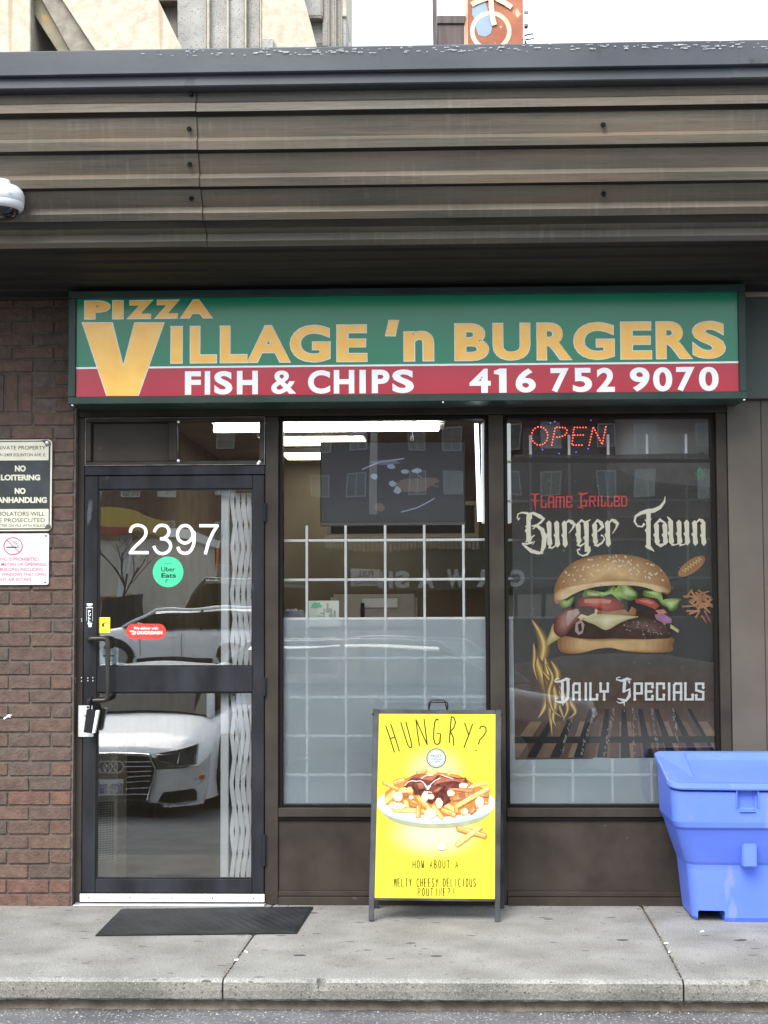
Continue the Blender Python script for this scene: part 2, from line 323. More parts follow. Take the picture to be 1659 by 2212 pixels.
TF = {  # thin pen capitals on a 1 x 1 cell, y down
 'H': [[(0, 0), (0, 1)], [(1, 0), (1, 1)], [(0, .5), (1, .48)]], 'O': [arc(.5, .5, .5, .5, -90, 270, 14)], 'W': [[(0, 0), (.22, 1), (.5, .35), (.78, 1), (1, 0)]],
 'A': [[(0, 1), (.5, 0), (1, 1)], [(.2, .66), (.8, .66)]], 'B': [[(0, 0), (0, 1)], [(0, 0), (.7, .05), (.85, .25), (.6, .46), (0, .48)], [(0, .48), (.8, .55), (1, .78), (.7, .98), (0, 1)]],
 'U': [[(0, 0), (.02, .8), (.25, .98), (.5, 1), (.75, .98), (.98, .8), (1, 0)]], 'T': [[(0, 0), (1, 0)], [(.5, 0), (.5, 1)]], 'M': [[(0, 1), (.08, 0), (.5, .6), (.92, 0), (1, 1)]],
 'E': [[(1, 0), (0, 0), (0, 1), (1, 1)], [(0, .5), (.8, .5)]], 'L': [[(0, 0), (0, 1), (1, 1)]], 'Y': [[(0, 0), (.5, .5)], [(1, 0), (.35, 1)]], 'C': [arc(.6, .5, .6, .5, -50, -310, 12)],
 'S': [[(1, .12), (.75, 0), (.3, .02), (.02, .2), (.2, .42), (.8, .58), (1, .8), (.7, .98), (.25, 1), (0, .88)]], 'D': [[(0, 0), (0, 1), (.6, .95), (1, .7), (1, .3), (.6, .05), (0, 0)]],
 'I': [[(.5, 0), (.5, 1)]], 'P': [[(0, 1), (0, 0), (.8, .05), (1, .25), (.8, .48), (0, .52)]], 'N': [[(0, 1), (0, 0), (1, 1), (1, 0)]], '?': [[(0, .15), (.3, 0), (.8, .02), (1, .22), (.6, .48), (.5, .72)], [(.5, .92), (.5, 1)]], '!': [[(.5, 0), (.5, .72)], [(.5, .92), (.5, 1)]],
}
def pen_line(mb, s, x0, x1, y0, y1, w, mapf, mat=None, par=None):
    n = len(s); cw = (x1 - x0) / (n - .4)
    for i, ch in enumerate(s + ' '):
        if ch == ' ':
            if mat: mb.build('lettering', mat, par); mb = MB()
            continue
        k = .25 if ch in 'I!' else .52
        for pl in TF[ch]: stroke(mb, [(x0 + i * cw + u * cw * k + (cw * .18 if ch in 'I!' else 0), y0 + v * (y1 - y0)) for u, v in pl], w, mapf)

# ================================================================== GROUND
def ground():
    ys = [(-1.40, -.130), (-2.2, -.165), (-3.6, -.255), (-6.0, -.39), (-9, -.42), (-17, -.45), (-26, -.05), (-40, .0), (-400, .0)]
    mb = MB(); xs = [-400, -60, -12, -5, -2.5] + [-2.4 + .04 * i for i in range(121)] + [2.5, 5, 12, 60, 400]
    fine = [(-1.40 - .03 * i, None) for i in range(28)]
    def zz(y):
        for (a, za), (b, zb) in zip(ys, ys[1:]):
            if b <= y <= a: return za + (zb - za) * (a - y) / (a - b)
        return ys[-1][1]
    rows = sorted({round(q[0], 3) for q in fine} | {q[0] for q in ys}, reverse=True)
    k = len(xs); vs = []
    for y in rows:
        for x in xs:
            n = noise.noise((x * 6, y * 6, 0)) * .004 + noise.noise((x * 23, y * 23, 3)) * .0025 if -2.5 < x < 2.5 and y > -2.3 else 0
            vs.append((x, y, zz(y) + n))
    fs = [(i * k + j, i * k + j + 1, (i + 1) * k + j + 1, (i + 1) * k + j) for i in range(len(rows) - 1) for j in range(k - 1)]
    mb.add(vs, fs); o = mb.build('parking_lot', ASPH, smooth=True); struct(o)
    return zz
gz = ground()
struct(MB().box(-400, 400, 9, 400, -.7, -.6).build('ground', ASPH))
# loose grit on the asphalt strip in front of the kerb
gm = MB()
for i in range(900):
    x = random.uniform(-1.9, 1.7); y = random.uniform(-2.15, -1.46) if i % 3 else random.uniform(-1.56, -1.45); r = random.uniform(.0015, .0042) * (1.5 if i % 9 == 0 else 1)
    z = gz(y) + .001; q = [(x + r * random.uniform(.7, 1.3) * math.cos(a), y + r * random.uniform(.7, 1.3) * math.sin(a), z) for a in (0, 1.3, 2.5, 3.8, 5.1)]
    gm.add(q + [(x, y, z + r * 1.1)], [(a, (a + 1) % 5, 5) for a in range(5)])
GRIT = M('pale_grit', (.12, .115, .11), (.34, .33, .31), rough=.9, nscale=50)
o = gm.build('loose_grit', GRIT); o['kind'] = 'stuff'; tag(o, 'pale loose grit scattered over the asphalt under the walkway kerb', 'grit')

# dead leaves, crumbs and cigarette ends along the wall foot and in the joints
lm = MB(); rl = random.Random(8)
for i in range(520):
    k = i % 5
    if k < 2: x = rl.uniform(-1.75, 1.9); y = -.03 - abs(rl.gauss(0, .045))
    elif k == 2: t = rl.random(); x = -.79 - .046 * t + rl.gauss(0, .006); y = -1.49 * t
    elif k == 3: t = rl.random(); x = 1.004 - .048 * t + rl.gauss(0, .006); y = -1.49 * t
    else: x = rl.uniform(-1.9, 1.9); y = rl.uniform(-1.4, -.05)
    r = rl.uniform(.0012, .0042); q = [(x + r * rl.uniform(.6, 1.6) * math.cos(a), y + r * rl.uniform(.6, 1.6) * math.sin(a), .0015) for a in (0, 1.3, 2.5, 3.8, 5.1)]
    lm.add(q + [(x, y, .0015 + r * .8)], [(a, (a + 1) % 5, 5) for a in range(5)])
o = lm.build('litter_crumbs', M('brown_crumbs', (.05, .04, .03), (.30, .26, .20), rough=.9, nscale=30), None); o['kind'] = 'stuff'; tag(o, 'brown crumbs and grit lying along the wall foot and slab joints', 'litter')
for i, (x, y, a) in enumerate(((.985, -.86, .4), (.975, -1.02, 1.2), (-.822, -1.2, .7), (-.80, -1.05, 2.2), (-.62, -.02 - .13, .2), (1.18, -.62, .5))):
    d = Vector((math.cos(a), math.sin(a), 0)) * .009; p = Vector((x, y, .0045)); cb = MB().tube([p - d, p + d], .0034, 8).build('cigarette_end', WHITEV)
    tag(cb, ('white cigarette end in the right slab joint, %s', 'white cigarette end in the left slab joint, %s', 'white cigarette end lying %s')[0 if i < 2 else 1 if i < 4 else 2] % (('nearer the wall', 'nearer the kerb', 'nearer the kerb', 'nearer the door mat', 'by the wall right of the door', 'in front of the blue bin')[i]), 'cigarette end', 'cigarette ends on the walkway')

# walkway: three poured slabs with chipped nosing
walk = bpy.data.objects.new('walkway', None); col.objects.link(walk); place(walk, (0, 0, -.127)); walk['kind'] = 'structure'
def chip(x):
    c = 0
    for cx, wd, dp in ((-.458, .05, .032), (.985, .02, .012), (1.12, .08, .020), (1.24, .07, .030), (1.40, .14, .022), (-1.35, .03, .006), (.15, .025, .007), (.6, .04, .006)):
        t = abs(x - cx) / wd
        if t < 1: c = max(c, dp * (1 - t * t))
    return c * (.7 + .6 * noise.noise((x * 60, 0, 9)))
def slabjit(x, j):
    c = chip(x); n = noise.noise((x * 38, j * 3.1, 0)); n2 = noise.noise((x * 9, j, 5))
    if j in (3, 4): return (n * .003 + n2 * .002 + c * (.9 if j == 4 else .5), n * .0015 - c * (1.0 if j == 4 else .15))
    if j == 5: return (n * .003 + c * .75, -c * .3)
    if j == 6: return (n * .003 + c * .1, n * .002)
    if j >= 7: return (n * .002, n * .0025 + n2 * .003)
    return (0, noise.noise((x * 4, j * 2, 2)) * .0012)
PROF = [(0.4, 0), (-.7, 0), (-1.40, 0), (-1.483, -.0005), (-1.497, -.004), (-1.504, -.014), (-1.507, -.045), (-1.504, -.076), (-1.493, -.085), (-1.40, -.085)]
def slab(xa, xb, xa2, xb2):
    mb = MB(); n = max(int((xb - xa) / .012), 2); k = len(PROF); vs = []
    for i in range(n + 1):
        t = i / n
        for j, (y, z) in enumerate(PROF):
            s = min(max(-y / 1.5, 0), 1); x = (xa + (xa2 - xa) * s) * (1 - t) + (xb + (xb2 - xb) * s) * t
            dy, dz = slabjit(x, j); r = 0
            e = min(t, 1 - t) * (xb - xa)
            if e < .012 and j < 6: dz -= .004 * (1 - e / .012)
            vs.append((x, y + dy, z + dz))
    mb.add(vs, [(i * k + j, (i + 1) * k + j, (i + 1) * k + j + 1, i * k + j + 1) for i in range(n) for j in range(k - 1)])
    for i in (0, n): mb.add([vs[i * k + j] for j in range(k)], [tuple(range(k))])
    o = mb.build('slab', SLAB, walk); o.data.materials.append(KFACE)
    for p in o.data.polygons:
        if p.center.y < -.1 and abs(p.normal.z) < .6 and len(p.vertices) == 4 and p.center.z + o.location.z + WP[walk].z < -.012: p.material_index = 1
    return o
slab(-6, -.797, -6, -.8405); slab(-.785, .998, -.8335, .952); slab(1.010, 6, .960, 6)
MB().box(-6, 6, -1.40, .4, -.2, -.012).build('joint_bed', M('dark_joint_dirt', (.05, .045, .04), (.09, .085, .075), rough=1, nscale=40), walk)
mb = MB(); mb.sweepx([(-1.42, -.083), (-1.437, -.086), (-1.442, -.11), (-1.452, -.14), (-1.46, -.2)], -6, 6, 500, lambda x, j: (noise.noise((x * 14, j, 1)) * .010 + noise.noise((x * 50, j, 4)) * .004, 0))
mb.build('kerb_base', CURBB, walk)

# ================================================================== BRICK WALL
bw = thing('brick_wall', 'dark brown brick wall left of the shop door under the canopy', 'wall', (-2.6, .05, 0))
YB = -.05
MB().box(-5.2, -1.777, YB + .008, .3, -.05, 3.05).build('mortar_bed', MORTAR, bw)
LPS = {}
def brick_mesh(lx, lz, var):
    k = (round(lx, 3), round(lz, 3), var)
    if k in LPS: return LPS[k]
    rnd = random.Random(hash(k) % 9999); me = MB().box(-lx / 2, lx / 2, -.0, .055, 0, lz).mesh('brick', bevel=.0035, seg=1)
    for v in me.vertices: v.co += Vector([rnd.uniform(-.0011, .0011) for _ in range(3)])
    LPS[k] = me; return me
nb = 0
def brick(x0, x1, z0, z1, red=False):
    global nb
    me = brick_mesh(x1 - x0, z1 - z0, (nb % 4, red)); nb += 1
    if not me.materials: me.materials.append(BRICKR if red else BRICK)
    o = bpy.data.objects.new('brick', me); col.objects.link(o)
    place(o, Vector(((x0 + x1) / 2, YB + random.uniform(-.0025, .0015), z0)), bw)
zc = []; z = -.012
for i in range(14): zc.append((z, .0709)); z += .0709
for i in range(10): zc.append((z, .0694)); z += .0694
for i in range(11): zc.append((z, .0680)); z += .0680
zs = z
for i in range(9): zc.append((z, .0664)); z += .0664
XR = -1.786
for i, (z, p) in enumerate(zc):
    x = XR; first = True; lim = -2.75
    sold = 35 <= i <= 37
    g = .010
    while x > lim:
        wd = .095 if (first and i % 2) else .200
        if sold and x - wd < -1.99:
            if first is False: break
        x0 = x - wd
        if not (sold and x0 < -2.03): brick(x0, x, z + g / 2, z + p - g / 2, red=(i < 2 or (i < 9 and random.random() < .3)))
        x = x0 - g; first = False
        if sold and x < -1.99: break
x = -1.999
while x > -2.75: brick(x - .060, x, zs + .005, zs + 3 * .0664 - .005); x -= .0705
# chipped paint mark on one brick
o = MB().flat([(-2.118, .905), (-2.10, .917), (-2.085, .915), (-2.09, .922), (-2.077, .926), (-2.098, .930), (-2.108, .919), (-2.122, .912)], YB - .0035).build('paint_mark', WHITEV, bw)

# ================================================================== STOREFRONT FRAME
sf = thing('storefront_frame', 'dark brown metal storefront framing around the door and both windows', 'window frame', (-.16, 0, 0))
def fr(name, x0, x1, z0, z1, y0=0.0, y1=.11, mat=BROWN, bevel=.003): return BX(name, mat, sf, x0, x1, y0, y1, z0, z1, bevel)
fr('header', -1.786, 1.447, 2.402, 3.02, -.004, .11)
fr('mullion', -1.786, -1.742, .0, 2.4005)
fr('mullion', -.838, -.772, .0, 2.4005)
fr('mullion', .272, .346, .0, 2.4005)
fr('mullion', 1.393, 1.445, .0, 2.4005)
fr('transom_bar', -1.7405, -.8395, 2.110, 2.156, -.003, .11, DOORM)
for x0, x1 in ((-.7705, .2705), (.3475, 1.3915)):
    fr('sill', x0, x1, .424, .468, -.012, .11)
    fr('sill', x0, x1, .409, .4235, -.002, .11, DARKM, .002)
    fr('kick_rail', x0, x1, -.01, .040, -.018, .11)
    fr('kick_rail', x0, x1, .041, .066, -.004, .11)
    BX('kick_panel', BROWN, sf, x0, x1, .014, .10, .067, .408, 0)
    # glazing stops: stepped inner frame
    fr('glazing_stop', x0, x0 + .018, .4690, 2.4005, .018, .10, DARKM, .002); fr('glazing_stop', x1 - .018, x1, .4690, 2.4005, .018, .10, DARKM, .002)
    fr('glazing_stop', x0 + .0185, x1 - .0185, 2.382, 2.4005, .018, .10, DARKM, .002); fr('glazing_stop', x0 + .0185, x1 - .0185, .4690, .481, .018, .10, DARKM, .002)
# cladding pilaster and neighbour fascia at the right
pl = thing('wall_cladding', 'flat brown-grey metal cladding right of the poster window behind the blue bin', 'wall cladding', (1.7, 0, 0))
for x0, x1 in ((1.4475, 1.6115), (1.6145, 2.2), (2.203, 3.4)): BX('cladding_panel', BROWNP, pl, x0, x1, -.008, .1, -.02, 2.462, .002)
BX('cladding_trim', BROWN, pl, 1.6118, 1.6142, -.004, .1, -.02, 2.46, 0)
nf = thing('fascia_panel', 'plain grey-green fascia board on the wall right of the shop sign', 'fascia board', (2.2, -.03, 2.47))
BX('board', GREYG, nf, 1.4475, 3.4, -.045, .1, 2.463, 2.985, .003)
BX('timber_strip', M('bare_wood_strip', (.22, .18, .13), (.34, .29, .22), rough=.8, nscale=20, stretch=(.2, 1, 1)), nf, 1.50, 3.4, -.075, -.047, 2.967, 2.987, .002)

# ================================================================== CANOPY
cp = thing('canopy', 'weathered bronze corrugated metal canopy fascia with blue-grey flashing over the shopfront', 'canopy', (0, -.7, 3.0))
core = [(-1.285, 3.665), (-1.27, 3.51), (-1.22, 3.37), (-1.15, 3.235), (-1.05, 3.125), (-.92, 3.052)]
so_a, so_b = Vector((-.92, 3.052)), Vector((-.02, 2.992)); n_s = 6
for i in range(1, n_s + 1): q = so_a.lerp(so_b, i / n_s); core.append((q[0], q[1]))
prof = []
for i in range(len(core) - 1):
    a = Vector(core[i]); b = Vector(core[i + 1]); d = b - a; t = d.normalized(); nrm = Vector((t.y, -t.x)); nrm = -nrm if nrm.dot(Vector((-1, -.6))) < 0 else nrm
    hgt = .030 if i < 5 else .010
    if i == 0: fr_ = [(0, 0), (.58, 0), (.66, 1), (.875, 1), (.965, 0)]
    else: fr_ = [(0.0, 0), (.02, 0), (.30, .06), (.56, 0), (.64, 1), (.875, 1), (.965, 0)]
    for s_, h_ in fr_: q = a + d * s_ + nrm * hgt * h_; prof.append((q.x, q.y))
prof.append(core[-1]); NF = 5 + 4 * 7
xj = U(430, 300, -1.2)[0]
def cpanel(x0, x1, dy):
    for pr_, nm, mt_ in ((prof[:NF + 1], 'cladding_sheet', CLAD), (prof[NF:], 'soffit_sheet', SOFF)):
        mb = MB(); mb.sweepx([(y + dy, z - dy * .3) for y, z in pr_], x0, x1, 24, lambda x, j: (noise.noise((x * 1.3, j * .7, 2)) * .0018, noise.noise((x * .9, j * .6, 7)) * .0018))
        o = mb.build(nm, mt_, cp); o.data.materials.append(SHADE_SEAM); o.data.materials.append(HALFSHADE)
        if nm == 'cladding_sheet':
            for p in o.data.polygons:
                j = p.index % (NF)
                if j in (3, 4) or (j >= 5 and (j - 5) % 7 in (5, 6)) : p.material_index = 1  # rib undersides get the painted shade
                if j in (5 + 21, 5 + 22): p.material_index = 2  # lip pan gets the weaker painted shade
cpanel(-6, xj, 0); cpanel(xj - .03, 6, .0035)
MB().sweepx([(y - .0012, z - .0003) for y, z in prof[:NF]], xj - .0012, xj + .0025, 1).build('sheet_lap', SHADE_SEAM, cp)
MB().box(-6, 6, -1.20, 0.4, 3.64, 3.72).build('canopy_deck', DARKM, cp)
MB().sweepx([(-1.25, 3.66), (-1.14, 3.26), (-.90, 3.075), (0, 3.02), (0.4, 3.02)], -6, 6, 1).build('canopy_liner', DARKM, cp)
def flashing(x0, x1, d):
    mb = MB(); mb.sweepx([(-1.0, 3.772), (-1.372 - d, 3.766), (-1.378 - d, 3.760), (-1.378 - d, 3.664), (-1.372 - d, 3.661), (-1.352, 3.661)], x0, x1, 30, lambda x, j: (noise.noise((x * 1.5, 0, 2)) * .003, noise.noise((x * 1.1, 0, 7)) * .0012))
    return mb.build('flashing', FLASH, cp)
x1_ = U(124, 130, -1.38)[0]; x2_ = U(1596, 130, -1.38)[0]
flashing(-6, x1_ + .01, 0); flashing(x1_, x2_ + .01, .002); flashing(x2_, 6, .004)
for xa, xb, d in ((-6, x2_ - .02, 0), (x2_ - .025, 6, .002)):
    mb = MB(); mb.sweepx([(-1.30, 3.664), (-1.350 - d, 3.6635), (-1.352 - d, 3.618), (-1.346 - d, 3.613), (-1.27, 3.611)], xa, xb, 20, lambda x, j: (noise.noise((x * 1.7, 0, 5)) * .002, noise.noise((x * 1.3, 0, 1)) * .001)); mb.build('drip_edge', FLASH, cp)
# flaked paint on the flashing: shaped bare spots
fl = MB()
for i in range(430):
    x = min(-1.2 + abs(random.gauss(1.6, 1.0)), 2.2); z = random.choice((3.752, 3.742, 3.733)) + random.gauss(0, .0035) - (.004 if x > 1 else 0); L_ = random.uniform(.002, .013) * (1 if random.random() < .85 else 2); h = random.uniform(.0008, .0026)
    if random.random() > .25 + .5 * (noise.noise((x * 3, 0, 0)) + .5): continue
    pts = [(x + L_ * a, z + h * b * random.uniform(.5, 1.2)) for a, b in ((-1, 0), (-.5, .9), (.1, .5), (.5, 1), (1, .1), (.4, -.8), (-.2, -.4), (-.7, -1))]
    fl.flat(pts, -1.3865)
fl.build('paint_flake', M('bare_white_flake', (.30, .33, .35), (.46, .49, .51), rough=.6, nscale=50), cp, kind='stuff')
# hex screws
def screw(px, py):
    i = [247, 325, 400, 468].index(min([247, 325, 400, 468], key=lambda q: abs(q - (py + 38)))); a = Vector(core[i]); b = Vector(core[i + 1]); c = a.lerp(b, .28); t = (b - a).normalized()
    x = U(px, py, c.x)[0]; z = U(px, py, c.x)[1]; mb = MB(); nn = Vector((0, t.y, -t.x)); nn = -nn if nn.y > 0 else nn
    p0 = Vector((x, c.x + .006, z)); mb.tube([p0, p0 + nn * .016], .010, 12); mb.tube([p0 + nn * .014, p0 + nn * .026], .0075, 6)
    mb.build('screw', BLACK, cp)
for q in ((413, 204), (409, 277), (410, 353), (414, 425), (1303, 268), (1304, 416)): screw(*q)

# ================================================================== SHOP SIGN
sg = thing('shop_sign', 'long green and red shop sign reading Village n Burgers in orange letters above the door', 'sign', (-.13, -.25, 2.46))
SY = -.25
zT, zB = 2.950, 2.470; xL, xR_ = -1.730, 1.460; zS = 2.6115
MB().box(xL - .01, xR_ + .01, SY + .012, -.01, zB - .01, zT + .01).build('cabinet', FRAMEG, sg, bevel=.003)
K3 = crop(200, 1050, 1340 / 1659); K4 = crop(1440, 1050, 1440 / 1659)
MB().box(xL, xR_, SY, SY + .01, zS + .0045, zT).build('green_face', GREEN, sg)
MB().box(xL, xR_, SY, SY + .01, zB, zS - .0045).build('red_face', RED, sg)
MB().box(xL, xR_, SY - .0005, SY + .01, zS - .0044, zS + .0044).build('white_stripe', WHITEV, sg)
fw = .036
for (a, b, c_, d_) in ((xL - fw, xR_ + fw, zT + .0005, zT + fw), (xL - fw, xR_ + fw, zB - fw, zB - .0005), (xL - fw, xL - .0005, zB, zT), (xR_ + .0005, xR_ + fw, zB, zT)):
    BX('frame_rail', FRAMEG, sg, a, b, SY - .016, -.004, c_, d_, .0025)
for px, py in ((957, 868), (1607, 864), (157, 871)):
    x, z = U(px, py, SY); MB().tube([(x, SY - .01, zB - fw - .004), (x, SY + .01, zB - fw - .004)], .004, 8).build('screw', WHITEV, sg)
def toXZ(K, x, y, Y=SY): px, py = K(x, y); return U(px, py, Y)
def slope_fix(x): return 0
def letterset(K, items, zlo, zhi, off_f, off_o, ow, name, fill, outline):
    a = MB(); b = MB()
    for n_, (ch, xa, xb) in enumerate(items):
        x0 = toXZ(K, xa, 300)[0]; x1 = toXZ(K, xb, 300)[0]; rot = ch == '9'; g_ = '6' if rot else ch; e = (n_ % 2) * .0003
        if outline: put_glyph(b, g_, x0 - ow, x1 + ow, zlo - ow, zhi + ow, SY - .0012 - e, off_o if ch not in "&" else .012, rot)
        put_glyph(a, g_, x0, x1, zlo, zhi, SY - .0024 - e, off_f if ch not in '&' else .02, rot)
    if outline: b.build(name + '_outline', outline, sg)
    a.build(name, fill, sg)
zz = lambda K, y, x=300: toXZ(K, x, y)[1]
# PIZZA
letterset(K3, [('P', 146, 262), ('I', 276, 322), ('Z', 342, 460), ('Z', 470, 584), ('A', 589, 738)], zz(K3, 179), zz(K3, 98), .065, .078, .004, 'lettering', ORANGE, WHITEV)
# big V
def vpoly(ow, e, mat):
    P_ = [(137 - ow * 1.4, 200 - ow), (272 + ow, 200 - ow), (325, 404 - ow * 3), (380 - ow, 200 - ow), (512 + ow * 1.4, 200 - ow), (393 + ow, 538), (250 - ow, 538)]
    MB().flat([toXZ(K3, x, y) for x, y in P_], SY - e).build('lettering', mat, sg)
vpoly(4, .0012, WHITEV); vpoly(0, .0024, ORANGE)
zlo, zhi = 2.632, 2.809
letterset(K3, [('I', 547, 598), ('L', 637, 757), ('L', 776, 898), ('A', 900, 1100), ('G', 1100, 1284), ('E', 1317, 1455)], zlo, zhi, .036, .05, .0035, 'lettering', ORANGE, WHITEV)
mb = MB(); mo = MB()
for ow, m_, e in ((3, mo, .0012), (0, mb, .0024)):
    m_.flat([toXZ(K3, x, y) for x, y in ((1560 - ow, 188 - ow), (1603 + ow, 188 - ow), (1586 + ow, 259 + ow), (1542 - ow, 259 + ow))], SY - e)
mo.build('lettering_outline', WHITEV, sg); mb.build('lettering', ORANGE, sg)
letterset(K4, [('n', 87, 214)], zlo, zz(K4, 221), .03, .045, .0035, 'lettering', ORANGE, WHITEV)
letterset(K4, [('B', 307, 451), ('U', 472, 630), ('R', 662, 812), ('G', 820, 994), ('E', 1024, 1155), ('R', 1177, 1332), ('S', 1334, 1474)], zlo, zhi, .036, .05, .0035, 'lettering', ORANGE, WHITEV)
for wd_ in ([('F', 612, 686), ('I', 704, 729), ('S', 748, 832), ('H', 853, 950)], [('&', 1012, 1128)], [('C', 1182, 1285), ('H', 1302, 1397), ('I', 1421, 1450), ('P', 1478, 1560), ('S', 1573, 1673)]): letterset(K3, wd_, 2.4765, 2.5905, .038, 0, 0, 'lettering', WHITEV, None)
for wd_ in ([('4', 368, 460), ('I', 496, 528), ('6', 567, 654)], [('7', 718, 797), ('5', 814, 897), ('2', 917, 995)], [('9', 1060, 1145), ('0', 1160, 1243), ('7', 1260, 1340), ('0', 1358, 1443)]): letterset(K4, wd_, 2.4735, 2.5905, .032, 0, 0, 'lettering', WHITEV, None)
x0 = toXZ(K4, 475, 400)[0]; x1 = toXZ(K4, 500, 400)[0]
MB().flat([(x0, 2.565), (x0, 2.580), (x1, 2.5905), (x1 + .004, 2.565), (x1, 2.560)], SY - .0021).build('lettering', WHITEV, sg)

# ================================================================== TRANSOM + DOOR
tr = thing('transom_window', 'narrow two-part window above the shop door, solid dark left half, glass right half', 'window', (-1.29, .02, 2.156))
tx0, tx1, tz0, tz1 = -1.737, -.8405, 2.159, 2.398
EDGEM = M('worn_grey_edge', (.075, .072, .066), (.16, .155, .145), rough=.5, nscale=18, bump=.05)
for a in ((tx0, tx1, tz1 - .022, tz1), (tx0, tx1, tz0, tz0 + .020), (tx0, tx0 + .028, tz0 + .0205, tz1 - .0225), (tx1 - .026, tx1, tz0 + .0205, tz1 - .0225), (-1.322, -1.276, tz0 + .0205, tz1 - .0225)):
    BX('frame_bar', BROWN, tr, a[0], a[1], -.008, .06 if a[0] != -1.322 else .0035, a[2], a[3], .004)
for a in ((tx0 - .002, tx1 + .002, tz1 - .003, tz1 + .001), (tx0 - .002, tx1 + .002, tz0 - .002, tz0 + .003), (tx0 - .003, tx0 + .002, tz0, tz1), (tx1 - .002, tx1 + .003, tz0, tz1)):
    MB().box(a[0], a[1], -.0095, -.004, a[2], a[3]).build('worn_edge', EDGEM, tr, bevel=.001)
BX('panel', BROWN, tr, -1.708, -1.3225, .012, .04, tz0 + .021, tz1 - .023, .002)
for a in ((-1.708, -1.3225, tz1 - .028, tz1 - .0232), (-1.708, -1.702, tz0 + .021, tz1 - .029)): BX('panel_bead', DARKM, tr, a[0], a[1], .004, .0115, a[2], a[3], .001)
BX('pane', GLASSW, tr, -1.279, -.863, -.003, .001, tz0 + .017, tz1 - .019, 0)
for (x, z) in ((-1.27, 2.375), (-1.27, 2.18), (-.865, 2.172), (-.872, 2.163)): MB().lathe((x, -.010, z), [(0, .003), (.006, .002), (.008, 0)], 8, 'y').build('screw', ALU, tr)

dr = thing('entrance_door', 'black-framed glass shop door with the white number 2397 and a long pull handle', 'door', (-1.29, 0, 0))
lx0, lx1, gx0, gx1 = -1.7385, -.8415, -1.672, -.899
def dp(name, x0, x1, z0, z1, y0=-.006, y1=.045, mat=DOORM, bevel=.003): return BX(name, mat, dr, x0, x1, y0, y1, z0, z1, bevel)
dp('stile', lx0, gx0, .055, 2.106); dp('stile', gx1, lx1, .055, 2.106)
dp('top_rail', gx0 + .0005, gx1 - .0005, 2.04, 2.106); dp('middle_rail', gx0 + .0005, gx1 - .0005, 1.034, 1.159); dp('bottom_rail', gx0 + .0005, gx1 - .0005, .055, .123)
BX('pane', GLASS, dr, gx0 - .004, gx1 + .004, .014, .019, 1.155, 2.044, 0); BX('pane', GLASS, dr, gx0 - .004, gx1 + .004, .014, .019, .119, 1.038, 0)
for a in ((gx0, gx0 + .006, 1.16, 2.039), (gx1 - .006, gx1, 1.16, 2.039), (gx0, gx0 + .006, .124, 1.033), (gx1 - .006, gx1, .124, 1.033), (gx0 + .0065, gx1 - .0065, 1.16, 1.166), (gx0 + .0065, gx1 - .0065, 2.033, 2.039), (gx0 + .0065, gx1 - .0065, .124, .130), (gx0 + .0065, gx1 - .0065, 1.027, 1.033)):
    BX('gasket', BLACK, dr, a[0], a[1], .002, .0135, a[2], a[3], 0)
dp('door_sweep', -1.745, -.838, .014, .052, -.015, -.0065, WHITEM, .002)
BX('sweep_brush', BLACK, dr, -1.742, -.841, -.012, .02, .004, .0135, 0)
for i in range(5): MB().lathe((-1.70 + .2025 * i, -.0155, .034), [(0, .002), (.0035, .002), (.0045, 0)], 8, 'y').build('screw', BLACK, dr)
mb = MB(); put_glyph(mb, 'MAG', -1.345, -1.322, .028, .035, -.0157); mb.box(-1.405, -1.35, -.0157, -.0153, .030, .033); mb.build('lettering', BLACK, dr)
BX('threshold', ALU, thing('door_threshold', 'flat metal threshold strip on the concrete under the shop door', 'threshold', (-1.3, -.02, 0)), -1.768, -.832, -.062, .06, .0005, .0075, .002)
for zz_ in ((1.965, 1.875), (1.105, 1.015), (.34, .19)):
    x = -.8395; mb = MB(); z1_, z0_ = zz_; mb.tube([(x, -.012, z0_), (x, -.012, z1_)], .0075, 10); mb.box(x - .012, x + .012, -.008, -.0045, z0_ + .002, z1_ - .002); mb.build('hinge', DOORM, dr, smooth=False)
KH = crop(250, 2200, 450 / 1531)
def H(x, y, Y=-.055): px, py = KH(x, y); q = U(px, py, Y); return (q[0], Y, q[1])
def rounded(pts, r=.03, n=6):
    o_ = [Vector(pts[0])]
    for i in range(1, len(pts) - 1):
        a, b, c = map(Vector, pts[i - 1:i + 2]); d1 = (a - b).normalized(); d2 = (c - b).normalized()
        for k in range(n + 1):
            t = k / n; p = (b + d1 * r) * (1 - t) ** 2 + b * 2 * t * (1 - t) + (b + d2 * r) * t ** 2; o_.append(p)
    o_.append(Vector(pts[-1])); return o_
hA = H(300, 660, 0); hB = H(298, 1447, 0)
MB().tube(rounded([(hA[0], -.004, hA[2]), (hA[0], -.058, hA[2]), H(525, 662, -.058), H(525, 1447, -.058), (hB[0], -.058, hB[2]), (hB[0], -.004, hB[2])], .026, 7), .0125, 14).build('pull_handle', M('worn_black_handle', (.016, .014, .013), (.03, .027, .025), rough=.3, nscale=20), dr, smooth=True)
a = H(148, 1515, -.01); b = H(342, 1918, -.01)
BX('guard_plate', ALU, dr, a[0], b[0] - .0, -.0125, -.0065, b[2], a[2], .002)
c_ = H(262, 1640, -.013); MB().lathe((c_[0], -.0125, c_[2]), [(0, .006), (.008, .006), (.0085, .004), (.014, .003), (.015, 0)], 20, 'y').build('lock_cylinder', ALU, dr, smooth=True)
c_ = H(270, 1540, -.013); MB().lathe((c_[0], -.0125, c_[2]), [(0, .003), (.005, .002), (.006, 0)], 12, 'y').build('screw', BLACK, dr)
mb = MB()
